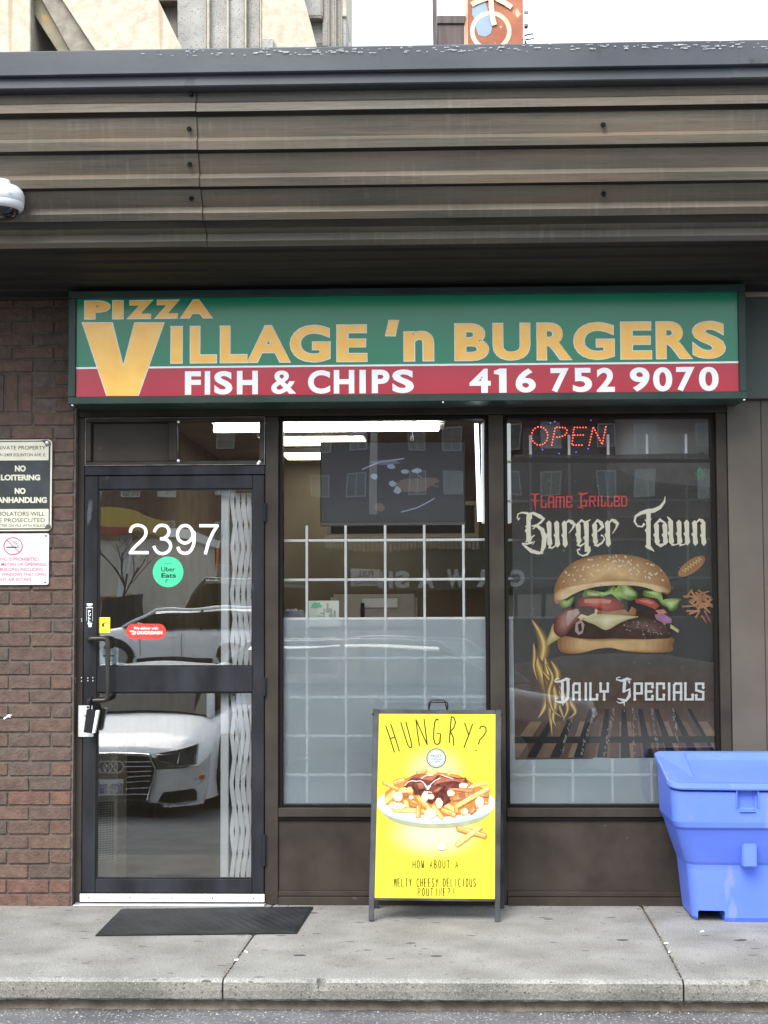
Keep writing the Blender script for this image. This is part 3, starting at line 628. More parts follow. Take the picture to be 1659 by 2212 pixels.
for q in ((190, 1160), (190, 1205), (270, 1165), (270, 1200), (335, 1160), (335, 1200), (190, 412), (192, 440), (118, 415), (118, 445), (112, 1165), (108, 1190), (112, 1215)):
    c_ = H(*q, -.007); mb.box(c_[0] - .0022, c_[0] + .0022, -.0085, -.006, c_[2] - .003, c_[2] + .003)
mb.build('rivet', ALU, dr)
a = H(258, 250, -.007); b = H(338, 455, -.007)
BX('push_sign', BLACK, dr, a[0], b[0], -.009, -.0065, b[2], a[2], .001)
mb = MB()
for i, ch in enumerate('PULL'):
    p0 = H(280, 332 + i * 41, 0); p1 = H(312, 300 + i * 41, 0); put_glyph(mb, ch, p0[0], p1[0], p0[2], p1[2], -.0095, .03)
for q in ((262, 215, 335, 235), (272, 242, 325, 250), (256, 262, 340, 272), (258, 275, 262, 440), (334, 275, 338, 440), (272, 462, 330, 478), (285, 482, 322, 515)):
    p0 = H(q[0], q[3], 0); p1 = H(q[2], q[1], 0); mb.flat([(p0[0], p0[2]), (p1[0], p0[2]), (p1[0], p1[2]), (p0[0], p1[2])], -.0094)
mb.build('lettering', WHITEV, dr)
# stickers on the upper pane
K2 = crop(330, 1800, 550 / 1644)
def D(x, y, Y=.0125): px, py = K2(x, y); return U(px, py, Y)
def mapD(Y): return lambda x, y, e=0: (lambda q: (q[0], Y - e, q[1]))(D(x, y, Y))
def gly(mb, ch, x0, y0, x1, y1, f, off=0.0, rot=False):
    vs, fs = glyph(ch, off)
    if rot: vs = [(1 - u, 1 - v) for u, v in vs]
    mb.add([f(x0 + u * (x1 - x0), y1 - v * (y1 - y0)) for u, v in vs], fs)
f = mapD(.0130)
mb = MB()
for pts in ([(475, 590), (478, 560), (500, 525), (540, 508), (585, 510), (632, 535), (650, 580), (640, 630), (600, 680), (540, 735), (500, 780), (478, 815)], [(458, 814), (680, 814)]): stroke(mb, smooth(pts, 4) if len(pts) > 2 else pts, 34, f)
for pts in ([(742, 585), (760, 545), (795, 515), (840, 508), (885, 525), (908, 575), (890, 625), (845, 655), (808, 658)], [(808, 658), (870, 665), (915, 700), (926, 750), (900, 800), (845, 825), (790, 815), (755, 780), (738, 740)]): stroke(mb, smooth(pts, 4), 34, f)
stroke(mb, smooth([(1176, 628), (1168, 570), (1135, 525), (1095, 510), (1050, 520), (1015, 560), (1003, 615), (1020, 670), (1070, 705), (1120, 698), (1160, 660), (1172, 632)], 4), 34, f)
stroke(mb, smooth([(1186, 575), (1191, 640), (1186, 710), (1165, 770), (1130, 810), (1080, 822), (1030, 800), (1006, 750)], 4), 34, lambda x, y, e=0: f(x, y, e + .0006))
stroke(mb, [(1247, 512), (1460, 512)], 34, f); stroke(mb, [(1455, 505), (1400, 590), (1350, 700), (1315, 832)], 34, f)
mb.build('house_number', WHITEV, dr)
mb = MB(); mb.flat([D(898 + 172 * math.cos(t * PI / 24), 1030 + 172 * math.sin(t * PI / 24), .013) for t in range(48)], .0132); mb.build('round_sticker', M('mint_green_sticker', (.05, .47, .25), (.065, .52, .28), rough=.35, nscale=6), dr, label='round mint green delivery sticker')
mb = MB(); f = mapD(.0125)
for s_, x0, y0, x1, y1, o_ in (('Uber', 820, 975, 978, 1025, 0.01), ('Eats', 822, 1043, 986, 1095, .022), ('CONTACTLESS', 856, 932, 944, 943, 0)): gly(mb, s_, x0, y0, x1, y1, f, o_)
stroke(mb, [(870, 1150), (878, 1118), (900, 1118)], 7, f); mb.build('lettering', BLACK, dr)
mb = MB(); pp = [(875 - 85 + 85 * math.cos(math.radians(a_)), 1697 - 85 * math.sin(math.radians(a_))) for a_ in range(90, -91, -12)] + [(425 + 85 + 85 * math.cos(math.radians(a_)), 1697 - 85 * math.sin(math.radians(a_))) for a_ in range(270, 89, -12)]
mb.flat([D(*q, .013) for q in pp], .0132); mb.build('pill_sticker', M('red_sticker', (.70, .035, .03), (.75, .05, .04), rough=.35, nscale=6), dr, label='red oblong delivery sticker')
mb = MB(); gly(mb, 'We deliver with', 512, 1645, 785, 1676, f, .01); gly(mb, 'DOORDASH', 552, 1692, 832, 1730, f, .035)
mb.add([f(*q) for q in ((462, 1690), (515, 1690), (538, 1700), (538, 1722), (515, 1733), (497, 1733), (490, 1722), (512, 1720), (520, 1711), (510, 1704), (480, 1704))], [tuple(range(11))]); mb.build('lettering', WHITEV, dr)
MB().flat([D(*q, .013) for q in ((115, 1540), (247, 1540), (247, 1712), (115, 1712))], .0132).build('alarm_sticker', M('yellow_sticker', (.85, .74, .02), (.9, .8, .04), rough=.4, nscale=9), dr, label='square yellow sticker')
MB().flat([D(*q, .013) for q in ((147, 1575), (222, 1575), (222, 1655), (147, 1655))], .0128).build('alarm_emblem', ORANGE, dr)
mb = MB(); mb.add([f(*q) for q in ((150, 1612), (215, 1590), (216, 1597), (178, 1612), (182, 1645), (160, 1645), (158, 1622))], [tuple(range(7))]); mb.build('emblem_mark', BLACK, dr)
MB().flat([D(*q, .024) for q in ((128, 1890), (270, 1888), (300, 1870), (340, 1885), (338, 2068), (125, 2070))], .024).build('paper_notice', M('pale_blue_notice', (.42, .52, .58), (.5, .6, .66), rough=.5, nscale=10), dr)
BX('thumb_latch', BLACK, dr, D(175, 1960, .03)[0], D(300, 1960, .03)[0], .022, .03, D(0, 1978, .03)[1], D(0, 1964, .03)[1], .001)

# padlock hanging from the handle
pk = thing('padlock', 'black and silver key lock box hanging from the bottom of the door handle', 'padlock', H(310, 1850, -.06))
def PL(pts, y0, y1, name, mat): q = [H(x, y, -.06) for x, y in pts]; MB().prism([(v[0], v[2]) for v in q], y0, y1).build(name, mat, pk, bevel=.002)
PL([(270, 1560), (382, 1572), (335, 1866), (230, 1853)], -.086, -.044, 'body', BLACK)
PL([(386, 1573), (424, 1580), (370, 1864), (338, 1866)], -.084, -.05, 'key_slider', WHITEM)
p0 = H(318, 1415, -.058); MB().tube(rounded([H(300, 1565, -.062), H(306, 1420, -.082), H(322, 1405, -.050), H(338, 1440, -.04), H(345, 1570, -.058)], .012, 4), .0045, 8).build('shackle', BLACK, pk, smooth=True)

# ================================================================== SHOP WINDOWS
def shop_window(name, label, x0, x1):
    t = thing(name, label, 'window', ((x0 + x1) / 2, .05, .481))
    BX('pane', GLASSW, t, x0 + .014, x1 - .014, .050, .055, .477, 2.386, 0)
    zt = 1.388
    BX('frosted_film', FROST, t, x0 + .015, x1 - .015, .0670, .0676, .478, zt, 0)
    return t
FROST = film('frosted_privacy_film', (.74, .88, .97), .68, (.84, .94, .99), blur=0, trans=.02)
w1 = shop_window('shop_window', 'tall middle shop window with a hanging television and white bars behind the glass', -.7705, .2705)
w2 = shop_window('shop_window', 'tall right shop window holding the burger poster under a red open sign', .3475, 1.3915)
def grille(label, vx, hz, z0, z1, x0, x1, Y=.095):
    t = thing('security_grille', label, 'grille', ((x0 + x1) / 2, Y, z0), 'white security bars inside the shop windows')
    for x in vx: MB().box(x - .0065, x + .0065, Y - .0065, Y + .0065, z0, z1).build('upright_bar', WHITEM, t, bevel=.002)
    for z in hz: MB().box(x0, x1, Y + .007, Y + .017, z - .0065, z + .0065).build('cross_bar', WHITEM, t, bevel=.002)
grille('white bar grille behind the middle window below the television', [-.638, -.443, -.245, -.049, .146], [1.784, 1.587, 1.392, 1.196, 1.002, .81, .617], .485, 1.859, -.765, .268)
grille('white bar grille behind the burger poster in the right window', [.485, .678, .873, 1.066, 1.26], [2.174, 1.976, 1.781, 1.589, 1.393, 1.197, 1.002, .81, .617], .485, 2.307, .352, 1.388)

# folding scissor gate behind the door
gt = thing('scissor_gate', 'white folded scissor security gate standing inside the right side of the door', 'security gate', (-.96, .14, .12))
GY = .095
gxa = U(478, 1300, GY)[0]; gxb = U(549, 1300, GY)[0]; gzb = U(500, 1899, GY)[1]; gzt = U(500, 1058, GY)[1]
BX('end_post', WHITEM, gt, gxa, gxa + .040, GY - .014, GY + .014, gzb, gzt + .012, .003)
n_c = 5; sp = (gxb - gxa - .040 - .012) / (n_c - 1)
xs_ = [gxa + .054 + sp * i for i in range(n_c)]
per = .47
for i in range(n_c - 1):
    for ph in (0, 1):
        mb = MB(); z = gzb + (0 if i % 2 == 0 else -per / 2); k = ph; yy = GY + (.0065 if (i + ph) % 2 else -.0065)
        pts = []
        while z < gzt + per:
            pts.append((xs_[i] if k % 2 == 0 else xs_[i + 1], z)); z += per / 2; k += 1
        # sinuous flat slat clipped to gate height
        fine = []
        for (xa, za), (xb, zb_) in zip(pts, pts[1:]):
            for j in range(6):
                t = j / 6; z_ = za + (zb_ - za) * t
                if gzb <= z_ <= gzt: fine.append((xa + (xb - xa) * (t - .03 * math.sin(2 * PI * t)), z_))
        hw = .0098; n = len(fine)
        vs = [(x + s_ * hw, yy + d_, z) for x, z in fine for s_ in (-1, 1) for d_ in (-.002, .002)]
        fs = []
        for j in range(n - 1):
            a_, b_ = j * 4, j * 4 + 4
            fs += [(a_, b_, b_ + 2, a_ + 2), (a_ + 1, a_ + 3, b_ + 3, b_ + 1), (a_, a_ + 1, b_ + 1, b_), (a_ + 2, b_ + 2, b_ + 3, a_ + 3)]
        fs += [(0, 2, 3, 1), (n * 4 - 4, n * 4 - 3, n * 4 - 1, n * 4 - 2)]
        mb.add(vs, fs); mb.build('slat', WHITEM, gt)
rvm = MB().lathe((0, 0, 0), [(0, .0025), (.0028, .002), (.0035, 0)], 8, 'y').mesh('rivet'); rvm.materials.append(ALU)
for i, x in enumerate(xs_[:-1]):
    z = gzb + per / 4 + (per / 4 if i % 2 else 0)
    while z < gzt - .02: o = bpy.data.objects.new('rivet', rvm); col.objects.link(o); place(o, ((x + xs_[i + 1]) / 2, GY - .0092, z), gt); z += per / 2
for x in xs_[1:]: BX('track_foot', WHITEM, gt, x - .006, x + .006, GY - .006, GY + .006, gzb - .01, gzb + .02, .001)
gk = thing('keychain', 'small orange and green lanyard hanging from the scissor gate behind the door number', 'lanyard', (-1.02, .12, 1.6))
ORN = M('orange_cord', (.55, .12, .03), (.65, .2, .06), rough=.7, nscale=60)
def DD(x, y, Y=.125): q = D(x, y, Y); return (q[0], Y, q[1])
MB().tube([DD(1545, 590), DD(1520, 640), DD(1470, 700), DD(1455, 760)], .004, 6).build('cord', M('pale_cord', (.4, .34, .22), rough=.8), gk)
MB().tube([DD(1455, 740), DD(1450, 860), DD(1445, 970), DD(1438, 1080)], .0075, 6, r2=.004).build('strap', ORN, gk); MB().tube([DD(1445, 1090), DD(1440, 1130)], .008, 6).build('tag', M('green_tag', (.03, .3, .06), rough=.5), gk)

# ================================================================== INTERIOR
IWALL = M('dark_brown_interior_brick', (.095, .088, .078), (.13, .122, .11), rough=.9, nscale=5, bump=.3)
ICEIL = M('grey_ceiling_tile', (.42, .41, .38), (.5, .49, .45), rough=.9, nscale=4)
IFLOOR = M('dark_tile_floor', (.045, .042, .038), (.07, .066, .06), rough=.35, nscale=3)
struct(MB().box(-1.95, 3.3, .112, 7.0, -.06, -.002).build('interior_floor', IFLOOR)); struct(MB().box(-1.95, 3.3, .112, 7.0, 2.80, 2.86).build('interior_ceiling', ICEIL))
struct(MB().box(-2.05, -1.951, .31, 7.0, -.06, 2.86).build('interior_wall', IWALL)); struct(MB().box(3.3, 3.4, .112, 7.0, -.06, 2.86).build('interior_wall', IWALL)); struct(MB().box(-2.05, 3.4, 7.001, 7.1, -.06, 2.86).build('interior_wall', IWALL))
struct(MB().box(-1.95, 3.3, .1105, .1115, 2.41, 2.86).build('interior_wall', IWALL))
struct(MB().box(-6, 6, .112, 7.2, 2.87, 3.6).build('roof_slab', DARKM)); struct(MB().box(-6, 6, -1.0, 9, 3.73, 3.745).build('roof', DARKM))
struct(MB().box(1.62, 6, .101, .3, -.1, 3.02).build('party_wall', DARKM))
TUBE = emit('fluorescent_tube', (1.0, .97, .86), 10.0); PANEL = emit('warm_light_diffuser', (1.0, .84, .55), 3.6)
def light_fix(label, px0, px1, py, Y, h, mat, dpt, kind='tube'):
    x0, z = U(px0, py, Y); x1, _ = U(px1, py, Y)
    t = thing('fluorescent_light', label, 'ceiling light', ((x0 + x1) / 2, Y, z), 'fluorescent lights on the shop ceiling')
    if kind == 'tube':
        MB().tube([(x0, Y, z), (x1 - .02, Y, z)], h / 2, 12).build('tube', mat, t, smooth=True); BX('batten', WHITEM, t, x0 - .02, x1 + .02, Y - .05, Y + .05, z + h / 2 + .004, z + h / 2 + .04, .003)
        MB().tube([(x1 - .02, Y, z), (x1 + .012, Y, z)], h / 2 * .8, 10).build('tube_end', ALU, t)
        for x in (x0 + .3, x1 - .3): MB().tube([(x, Y, z + h), (x, Y, 2.8)], .003, 6).build('hanger', ALU, t)
    else:
        MB().box(x0, x1, Y, Y + dpt, z - .004, z).build('diffuser', mat, t); BX('frame', WHITEM, t, x0 - .02, x1 + .02, Y - .02, Y + dpt + .02, z + .001, z + .04, .002)
light_fix('long bright white tube hanging nearest the middle window above the television', 463, 955, 924.5, 1.0, .052, TUBE, 0)
light_fix('longer warm flat ceiling panel behind the hanging tube', 560, 784, 944, 4.1, 0, PANEL, .62, 'panel')
light_fix('short warm flat ceiling panel farthest back left of the television', 610, 740, 979, 5.3, 0, PANEL, .55, 'panel')
# upright light box between the two windows
lb = thing('light_box', 'upright white light box with a bright tube along its left edge inside the middle window', 'light box', (.28, .3, 1.88))
a = U(1036, 1130, .30); b = U(1103, 914, .30)
BX('housing', emit('lit_white_housing', (.62, .66, .68), .28), lb, a[0] + .012, b[0], .30, .36, a[1], b[1], .004); MB().tube([(a[0], .31, a[1] + .01), (U(1029, 914, .3)[0], .31, b[1])], .0105, 10).build('tube', emit('cool_tube', (.9, .95, 1), 1.6), lb, smooth=True)
# television
tv = thing('television', 'flat black television hanging from chains at the top of the middle window', 'television', (-.2, .36, 1.84))
a = U(692, 1136, .34); b = U(1004, 952, .34); TVY = .34
BX('casing', BLACK, tv, a[0], b[0], TVY, TVY + .06, a[1], b[1], .004)
SCR = M('dark_blue_screen_glass', (.018, .022, .034), rough=.12, spec=.6); BX('bezel_bottom', M('grey_bezel', (.10, .105, .11), rough=.3), tv, a[0], b[0], TVY - .004, TVY, a[1], a[1] + .016, .001)
scrn = BX('screen', emit('screen_picture_dark', (.010, .013, .017), .4), tv, a[0] + .006, b[0] - .006, TVY - .003, TVY - .0005, a[1] + .018, b[1] - .008, 0)
KW = crop(1000, 1500, 900 / 1659)
def Wn(x, y, Y): px, py = KW(x, y); return U(px, py, Y)
scr_l = {'b': emit('screen_pale_blue', (.10, .12, .17), .5), 'o': emit('screen_dim_orange', (.045, .034, .030), .5), 'd': emit('screen_mid_blue', (.035, .042, .07), .6)}
rs = random.Random(4)
for cx, cy, rx, ry, k, n_ in ((745, 530, 26, 22, 'b', 1), (860, 460, 32, 16, 'b', 1), (905, 625, 26, 26, 'b', 1), (870, 580, 30, 20, 'b', 1), (1040, 490, 34, 18, 'b', 1), (955, 495, 30, 14, 'b', 1), (1000, 590, 120, 55, 'o', 1), (780, 740, 40, 30, 'o', 1), (820, 430, 100, 18, 'd', 1), (1130, 560, 60, 26, 'o', 1)):
    MB().flat([Wn(cx + rx * math.cos(t * .4) * rs.uniform(.75, 1.15), cy + ry * math.sin(t * .4) * rs.uniform(.75, 1.15), TVY) for t in range(15)], TVY - .0034 - rs.random() * .0005).build('screen_picture', scr_l[k], tv)
mb = MB(); fw_ = lambda x, y, e=0: (lambda q: (q[0], TVY - .0042 - e, q[1]))(Wn(x, y, TVY))
stroke(mb, [(930, 775), (1040, 745), (1110, 710), (1160, 680)], 8, fw_); stroke(mb, [(660, 480), (780, 430), (950, 405)], 9, fw_); mb.build('screen_picture', scr_l['b'], tv); mb = MB(); stroke(mb, [(1050, 520), (1110, 580), (1190, 600)], 12, fw_); mb.build('screen_picture', scr_l['o'], tv)
for (x0, y0, x1, y1) in ((500, 160, 590, 278), (1030, 160, 1005, 278)):
    p = Wn(x0, y0, .36); q = Wn(x1, y1, .36); mb = MB(); v0 = Vector((p[0], .37, p[1] + .25)); v1 = Vector((q[0], .37, q[1])); n_ = 14
    for i in range(n_):
        c0 = v0.lerp(v1, i / n_); c1 = v0.lerp(v1, (i + 1.15) / n_); d = (Vector((.006, 0, 0)) if i % 2 else Vector((0, .006, 0)))
        mb.tube([c0 + d, c1 + d], .002, 5); mb.tube([c0 - d, c1 - d], .002, 5)
    mb.build('chain', ALU, tv)
# menu board, wall unit, freezer, counter
mbd = thing('menu_board', 'dark menu board with a cream frame on the back wall below the television', 'menu board', (-.3, 3.0, 1.9))
a = Wn(415, 955, 3.0); b = Wn(1465, 700, 3.0)
BX('board', M('dark_green_board', (.02, .03, .025), rough=.6), mbd, a[0] + .03, b[0] - .03, 3.0, 3.03, a[1] + .03, b[1] - .03, 0)
CREAM = M('cream_trim', (.55, .50, .38), rough=.5)
for q in ((a[0], b[0], a[1], a[1] + .028), (a[0], a[0] + .028, a[1] + .029, b[1] - .029), (b[0] - .028, b[0], a[1] + .029, b[1] - .029), (a[0], b[0], b[1] - .028, b[1])): BX('frame_bar', CREAM, mbd, q[0], q[1], 2.985, 3.035, q[2], q[3], .003)
au = thing('wall_fan_unit', 'small pale wall unit with a dark slot near the ceiling right of the television', 'wall unit', (.4, 6.0, 2.6))
a = Wn(1205, 257, 6.0); b = Wn(1342, 223, 6.0); BX('casing', WHITEM, au, a[0], b[0], 6.0, 6.199, a[1], b[1], .01); BX('vent_slot', BLACK, au, (a[0] + b[0]) / 2 + .02, b[0] - .02, 5.994, 5.999, a[1] + .01, a[1] + .05, 0)
struct(MB().box(-1.95, 3.3, 6.20, 6.3, -.06, 2.80).build('partition_wall', M('beige_brown_partition', (.13, .126, .115), (.18, .174, .16), rough=.8, nscale=2)))
ct = thing('counter', 'brown service counter running across the room behind the middle window', 'counter', (.2, 1.9, 0)); BX('base', IWALL, ct, -.9, 2.6, 1.9, 2.4, 0, .98, .003); BX('worktop', M('speckled_worktop', (.22, .20, .18), (.3, .28, .25), rough=.3, nscale=60), ct, -.93, 2.63, 1.86, 2.43, .985, 1.02, .004)
fz = thing('refrigerator', 'cream catering appliance with a rounded top edge behind the counter', 'appliance', (-.1, 2.6, .9))
a = Wn(440, 1520, 2.5); b = Wn(1042, 1340, 2.5); CRM = M('cream_enamel', (.42, .39, .33), (.48, .45, .38), rough=.35, nscale=5)
BX('body', CRM, fz, a[0], b[0], 2.5, 3.1, .9, b[1], .02, seg=2); BX('door_panel', WHITEM, fz, Wn(655, 0, 2.49)[0], Wn(900, 0, 2.49)[0], 2.485, 2.499, Wn(0, 1440, 2.49)[1], Wn(0, 1375, 2.49)[1], .004)
BX('side_grip', BLACK, fz, Wn(645, 0, 2.48)[0], Wn(672, 0, 2.48)[0], 2.47, 2.484, 1.0, Wn(0, 1405, 2.48)[1], .003)
# paper flyer and plastic tray on the window ledge
fy = thing('flyer', 'white paper flyer with a green emblem standing behind the middle window grille', 'flyer', (-.56, .20, 1.38))
def Fq(pts, Y): return [Wn(x, y, Y) for x, y in pts]
MB().prism(Fq([(290, 1388), (500, 1386), (500, 1640), (290, 1640)], .20), .200, .202).build('sheet', M('white_paper', (.62, .66, .58), (.7, .74, .66), rough=.8, nscale=8), fy)
mb = MB(); rs = random.Random(3)
mb.flat(Fq([(305, 1440), (312, 1412), (330, 1398), (352, 1402), (368, 1396), (370, 1412), (384, 1420), (380, 1436), (360, 1432), (345, 1442), (325, 1438)], .20), .1992); mb.build('green_emblem', M('green_ink', (.15, .55, .30), rough=.7), fy)
mb = MB()
for q in ((392, 1440, 402, 1530), (408, 1440, 440, 1470), (415, 1405, 428, 1440), (440, 1440, 452, 1490), (462, 1455, 478, 1530), (370, 1470, 392, 1480), (430, 1480, 458, 1530), (345, 1490, 388, 1498)): mb.flat(Fq([(q[0], q[1]), (q[2], q[1]), (q[2], q[3]), (q[0], q[3])], .20), .1993 - rs.random() * .0004)
mb.build('grey_print', M('grey_ink', (.36, .40, .38), rough=.7), fy)
ty = thing('plastic_tray', 'clear plastic tray of small silver bits at the left of the middle window', 'tray', (-.70, .16, 1.39))
a = Wn(92, 1528, .16); b = Wn(270, 1458, .16); PLST = M('cloudy_plastic', (.30, .31, .34), (.5, .5, .53), rough=.2, nscale=40, bump=.5)
BX('box', M('grey_tray_plastic', (.16, .165, .18), (.22, .22, .24), rough=.2, nscale=30), ty, a[0], b[0], .15, .28, a[1], b[1], .008, seg=2)
mb = MB()
for i in range(16): x = random.uniform(a[0] + .02, b[0] - .02); z = random.uniform(b[1] - .01, b[1] + .008); mb.box(x - .008, x + .008, .16 + i * .004, .17 + i * .004, z - .004, z + .004, Matrix.Rotation(random.random(), 3, 'Y'))
mb.build('small_parts', PLST, ty)
lg = thing('window_ledge', 'dark shelf just inside the middle window holding the flyer and tray', 'shelf', (-.25, .2, 1.35)); BX('shelf', BLACK, lg, -.765, .268, .14, .34, 1.335, 1.352, .002)
for x in (-.6, .1): BX('bracket', BLACK, lg, x - .01, x + .01, .15, .33, 1.25, 1.334, .001)
pb = thing('display_board', 'plain grey board standing inside the top right of the poster window', 'board', (1.2, .3, 2.0))
a = U(1311, 1000, .30); MB().box(a[0], 1.62, .30, .32, 1.9, 2.62).build('sheet', M('grey_card', (.55, .55, .53), (.62, .62, .60), rough=.7, nscale=3), pb)
# slotted heater seen through the lower pane
ht = thing('wall_heater', 'beige slotted heater cover standing low behind the left of the lower door pane', 'heater', (-1.6, .3, 0))
a = U(190, 1895, .30); b = U(254, 1590, .30); BEI = M('beige_enamel', (.36, .33, .25), (.42, .39, .30), rough=.45, nscale=6)
BX('cover', BEI, ht, a[0], b[0], .30, .55, .0, b[1], .008)
mb = MB()
for r in range(26):
    for c in range(9):
        x = a[0] + .012 + c * .0155; z = .16 + r * .0115 + c * .0012
        if x < b[0] - .02: mb.box(x, x + .011, .2975, .2995, z, z + .0048)
mb.build('vent_slots', BLACK, ht, kind='stuff')
# OPEN sign
op = thing('open_sign', 'red LED sign reading OPEN at the top left of the poster window', 'open sign', (.68, .19, 2.2))
KO = crop(1880, 1540, 520 / 1659)
def O_(x, y, Y=.185): px, py = KO(x, y); return U(px, py, Y)
a = O_(255, 545); b = O_(1360, 60)
BX('backing', M('smoked_acrylic', (.035, .035, .038), rough=.25), op, a[0], b[0], .19, .20, a[1], b[1], .003)
def dots(pts, step, close=False):
    out_ = [pts[0]]; acc = 0
    for (xa, ya), (xb, yb) in zip(pts, pts[1:]):
        d = math.hypot(xb - xa, yb - ya); t = step - acc
        while t <= d: out_.append((xa + (xb - xa) * t / d, ya + (yb - ya) * t / d)); t += step
        acc = (acc + d) % step
    return out_
REDL = emit('red_led', (1.0, .10, .06), 1.3); BLUEL = emit('blue_led', (.12, .15, .9), .8)
led0 = MB().lathe((0, 0, 0), [(0, .004), (.0026, .003), (.0034, 0)], 8, 'y').mesh('led'); led0.materials.append(REDL); led1 = led0.copy(); led1.materials.clear(); led1.materials.append(BLUEL)
Opts = arc(458, 302, 98, 110, -100, 258, 26)
for path in (Opts, [(603, 412), (645, 198), (758, 203), (787, 228), (783, 260), (770, 288), (715, 312), (632, 322)], [(1012, 201), (868, 200), (845, 412), (990, 412)], [(878, 292), (1000, 292)], [(1052, 412), (1099, 192), (1208, 405), (1251, 190)]):
    for x, y in dots(path, 34):
        p = O_(x, y, .188); o = bpy.data.objects.new('led', led0); col.objects.link(o); place(o, (p[0], .189, p[1]), op)
for x, y in ((587, 148), (640, 131), (800, 98), (1017, 102), (1072, 113), (691, 512), (895, 496), (1040, 455), (493, 468)):
    p = O_(x, y, .188); o = bpy.data.objects.new('led', led1); col.objects.link(o); place(o, (p[0], .189, p[1]), op)

# ================================================================== WALL SIGNS
KS = crop(0, 1600, 320 / 1089)
def S_(x, y, Y=-.062): px, py = KS(x, y); return U(px, py, Y)
def rrect(x0, x1, z0, z1, r, n=5):
    o_ = []
    for cx, cz, a0 in ((x1 - r, z1 - r, 0), (x0 + r, z1 - r, 90), (x0 + r, z0 + r, 180), (x1 - r, z0 + r, 270)):
        for i in range(n + 1): a_ = math.radians(a0 + 90 * i / n); o_.append((cx + r * math.cos(a_), cz + r * math.sin(a_)))
    return o_
ps = thing('notice_sign', 'black and cream private property sign with worn corners on the brick wall', 'sign', (-2.2, -.06, 1.62))
CRS = M('cream_sign_paint', (.50, .485, .38), (.58, .565, .46), rough=.5, nscale=12, wear=((.35, .31, .25), 10, .72, (1, 1, 1))); BLS = M('faded_black_sign_paint', (.018, .022, .026), (.035, .04, .044), rough=.5, nscale=9)
WS = -.064
l_, t_ = S_(-133, 170, WS); r_, b_ = S_(655, 1330, WS)
MB().prism(rrect(l_, r_, b_, t_, .022), WS, WS + .004).build('plate', CRS, ps)
l2, t2 = S_(-108, 183, WS); r2, b2 = S_(634, 1312, WS)
MB().prism(rrect(l2, r2, b2, t2, .017), WS - .0006, WS - .0001).build('border', BLS, ps)
for ya, yb in ((197, 428), (1053, 1295)):
    q0 = S_(-92, ya, WS); q1 = S_(620, yb, WS); MB().prism(rrect(q0[0], q1[0], q1[1], q0[1], .004), WS - .0012, WS - .0007).build('cream_band', CRS, ps)
q0 = S_(-92, 436, WS); q1 = S_(618, 1046, WS); MB().prism(rrect(q0[0], q1[0], q1[1], q0[1], .003), WS - .0011, WS - .0007).build('black_band', BLS, ps)
mk = lambda Y: (lambda x, y, e=0: (lambda q: (q[0], Y - e, q[1]))(S_(x, y, Y)))
fS = mk(WS - .0016); mb = MB()
for s_, x0, y0, x1, y1, o_ in (('PRIVATE PROPERTY', -60, 245, 582, 292, .008), ('2391-2409 EGLINTON AVE. E.', -62, 340, 585, 379, .012), ('VIOLATORS WILL', -50, 1085, 568, 1139, .006), ('BE PROSECUTED', -58, 1168, 573, 1220, .006), ('LETTER ON FILE WITH POLICE', -58, 1246, 575, 1279, .008)): mb = MB(); gly(mb, s_, x0, y0, x1, y1, fS, o_); mb.build('lettering', BLS, ps)
for s_, x0, y0, x1, y1 in (('NO', 190, 495, 328, 573), ('LOITERING', 10, 612, 512, 686), ('NO', 188, 782, 326, 859), ('PANHANDLING', -78, 898, 597, 974)): mb = MB(); gly(mb, s_, x0, y0, x1, y1, fS, .05); mb.build('lettering', CRS, ps)
RUSTM = M('tarnished_fixing', (.05, .045, .042), (.12, .11, .10), rough=.6, nscale=40)
for pts in ([(525, 175), (600, 168), (645, 190), (655, 245), (632, 255), (608, 250), (590, 262), (575, 225), (560, 205)], [(578, 1275), (600, 1245), (640, 1250), (650, 1280), (640, 1310), (600, 1312), (575, 1295)]):
    MB().prism([S_(x, y, WS) for x, y in pts], WS - .0022, WS - .0015).build('worn_corner', RUSTM, ps)
c_ = S_(600, 205); MB().lathe((c_[0], WS - .002, c_[1]), [(0, .004), (.006, .003), (.009, 0)], 12, 'y').build('screw', ALU, ps)
ns = thing('no_smoking_sign', 'white no smoking sign with red print on the brick wall below the black sign', 'sign', (-2.2, -.06, 1.42))
WSG = M('white_enamel_sign', (.50, .51, .55), (.57, .58, .61), rough=.4, nscale=7); REDI = M('faded_red_print', (.42, .03, .07), (.46, .05, .10), rough=.5, nscale=20)
l_, t_ = S_(-290, 1366, WS); r_, b_ = S_(620, 2017, WS)
MB().prism(rrect(l_, r_, b_, t_, .010), WS, WS + .004).build('plate', WSG, ns)
fS = mk(WS - .0006)
for s_, x0, y0, x1, y1 in (('SMOKING IS PROHIBITED', -170, 1668, 492, 1712), ('WITHIN 9 METRES OF OPENINGS', -255, 1735, 587, 1778), ('TO ANY BUILDING INCLUDING', -222, 1800, 553, 1842), ('DOORS OR WINDOWS THAT OPEN', -258, 1865, 580, 1908), ('OR ANY AIR INTAKE', -130, 1930, 402, 1972)): mb = MB(); gly(mb, s_, x0, y0, x1, y1, fS, .008); mb.build('lettering', REDI, ns)
mb = MB()
stroke(mb, arc(167, 1525, 117, 108, 0, 360, 40), 13, fS); stroke(mb, [(85, 1448), (248, 1603)], 11, fS); mb.build('ban_ring', REDI, ns)
mb = MB(); stroke(mb, [(80, 1538), (212, 1538)], 15, fS); mb.build('cigarette', BLACK, ns)
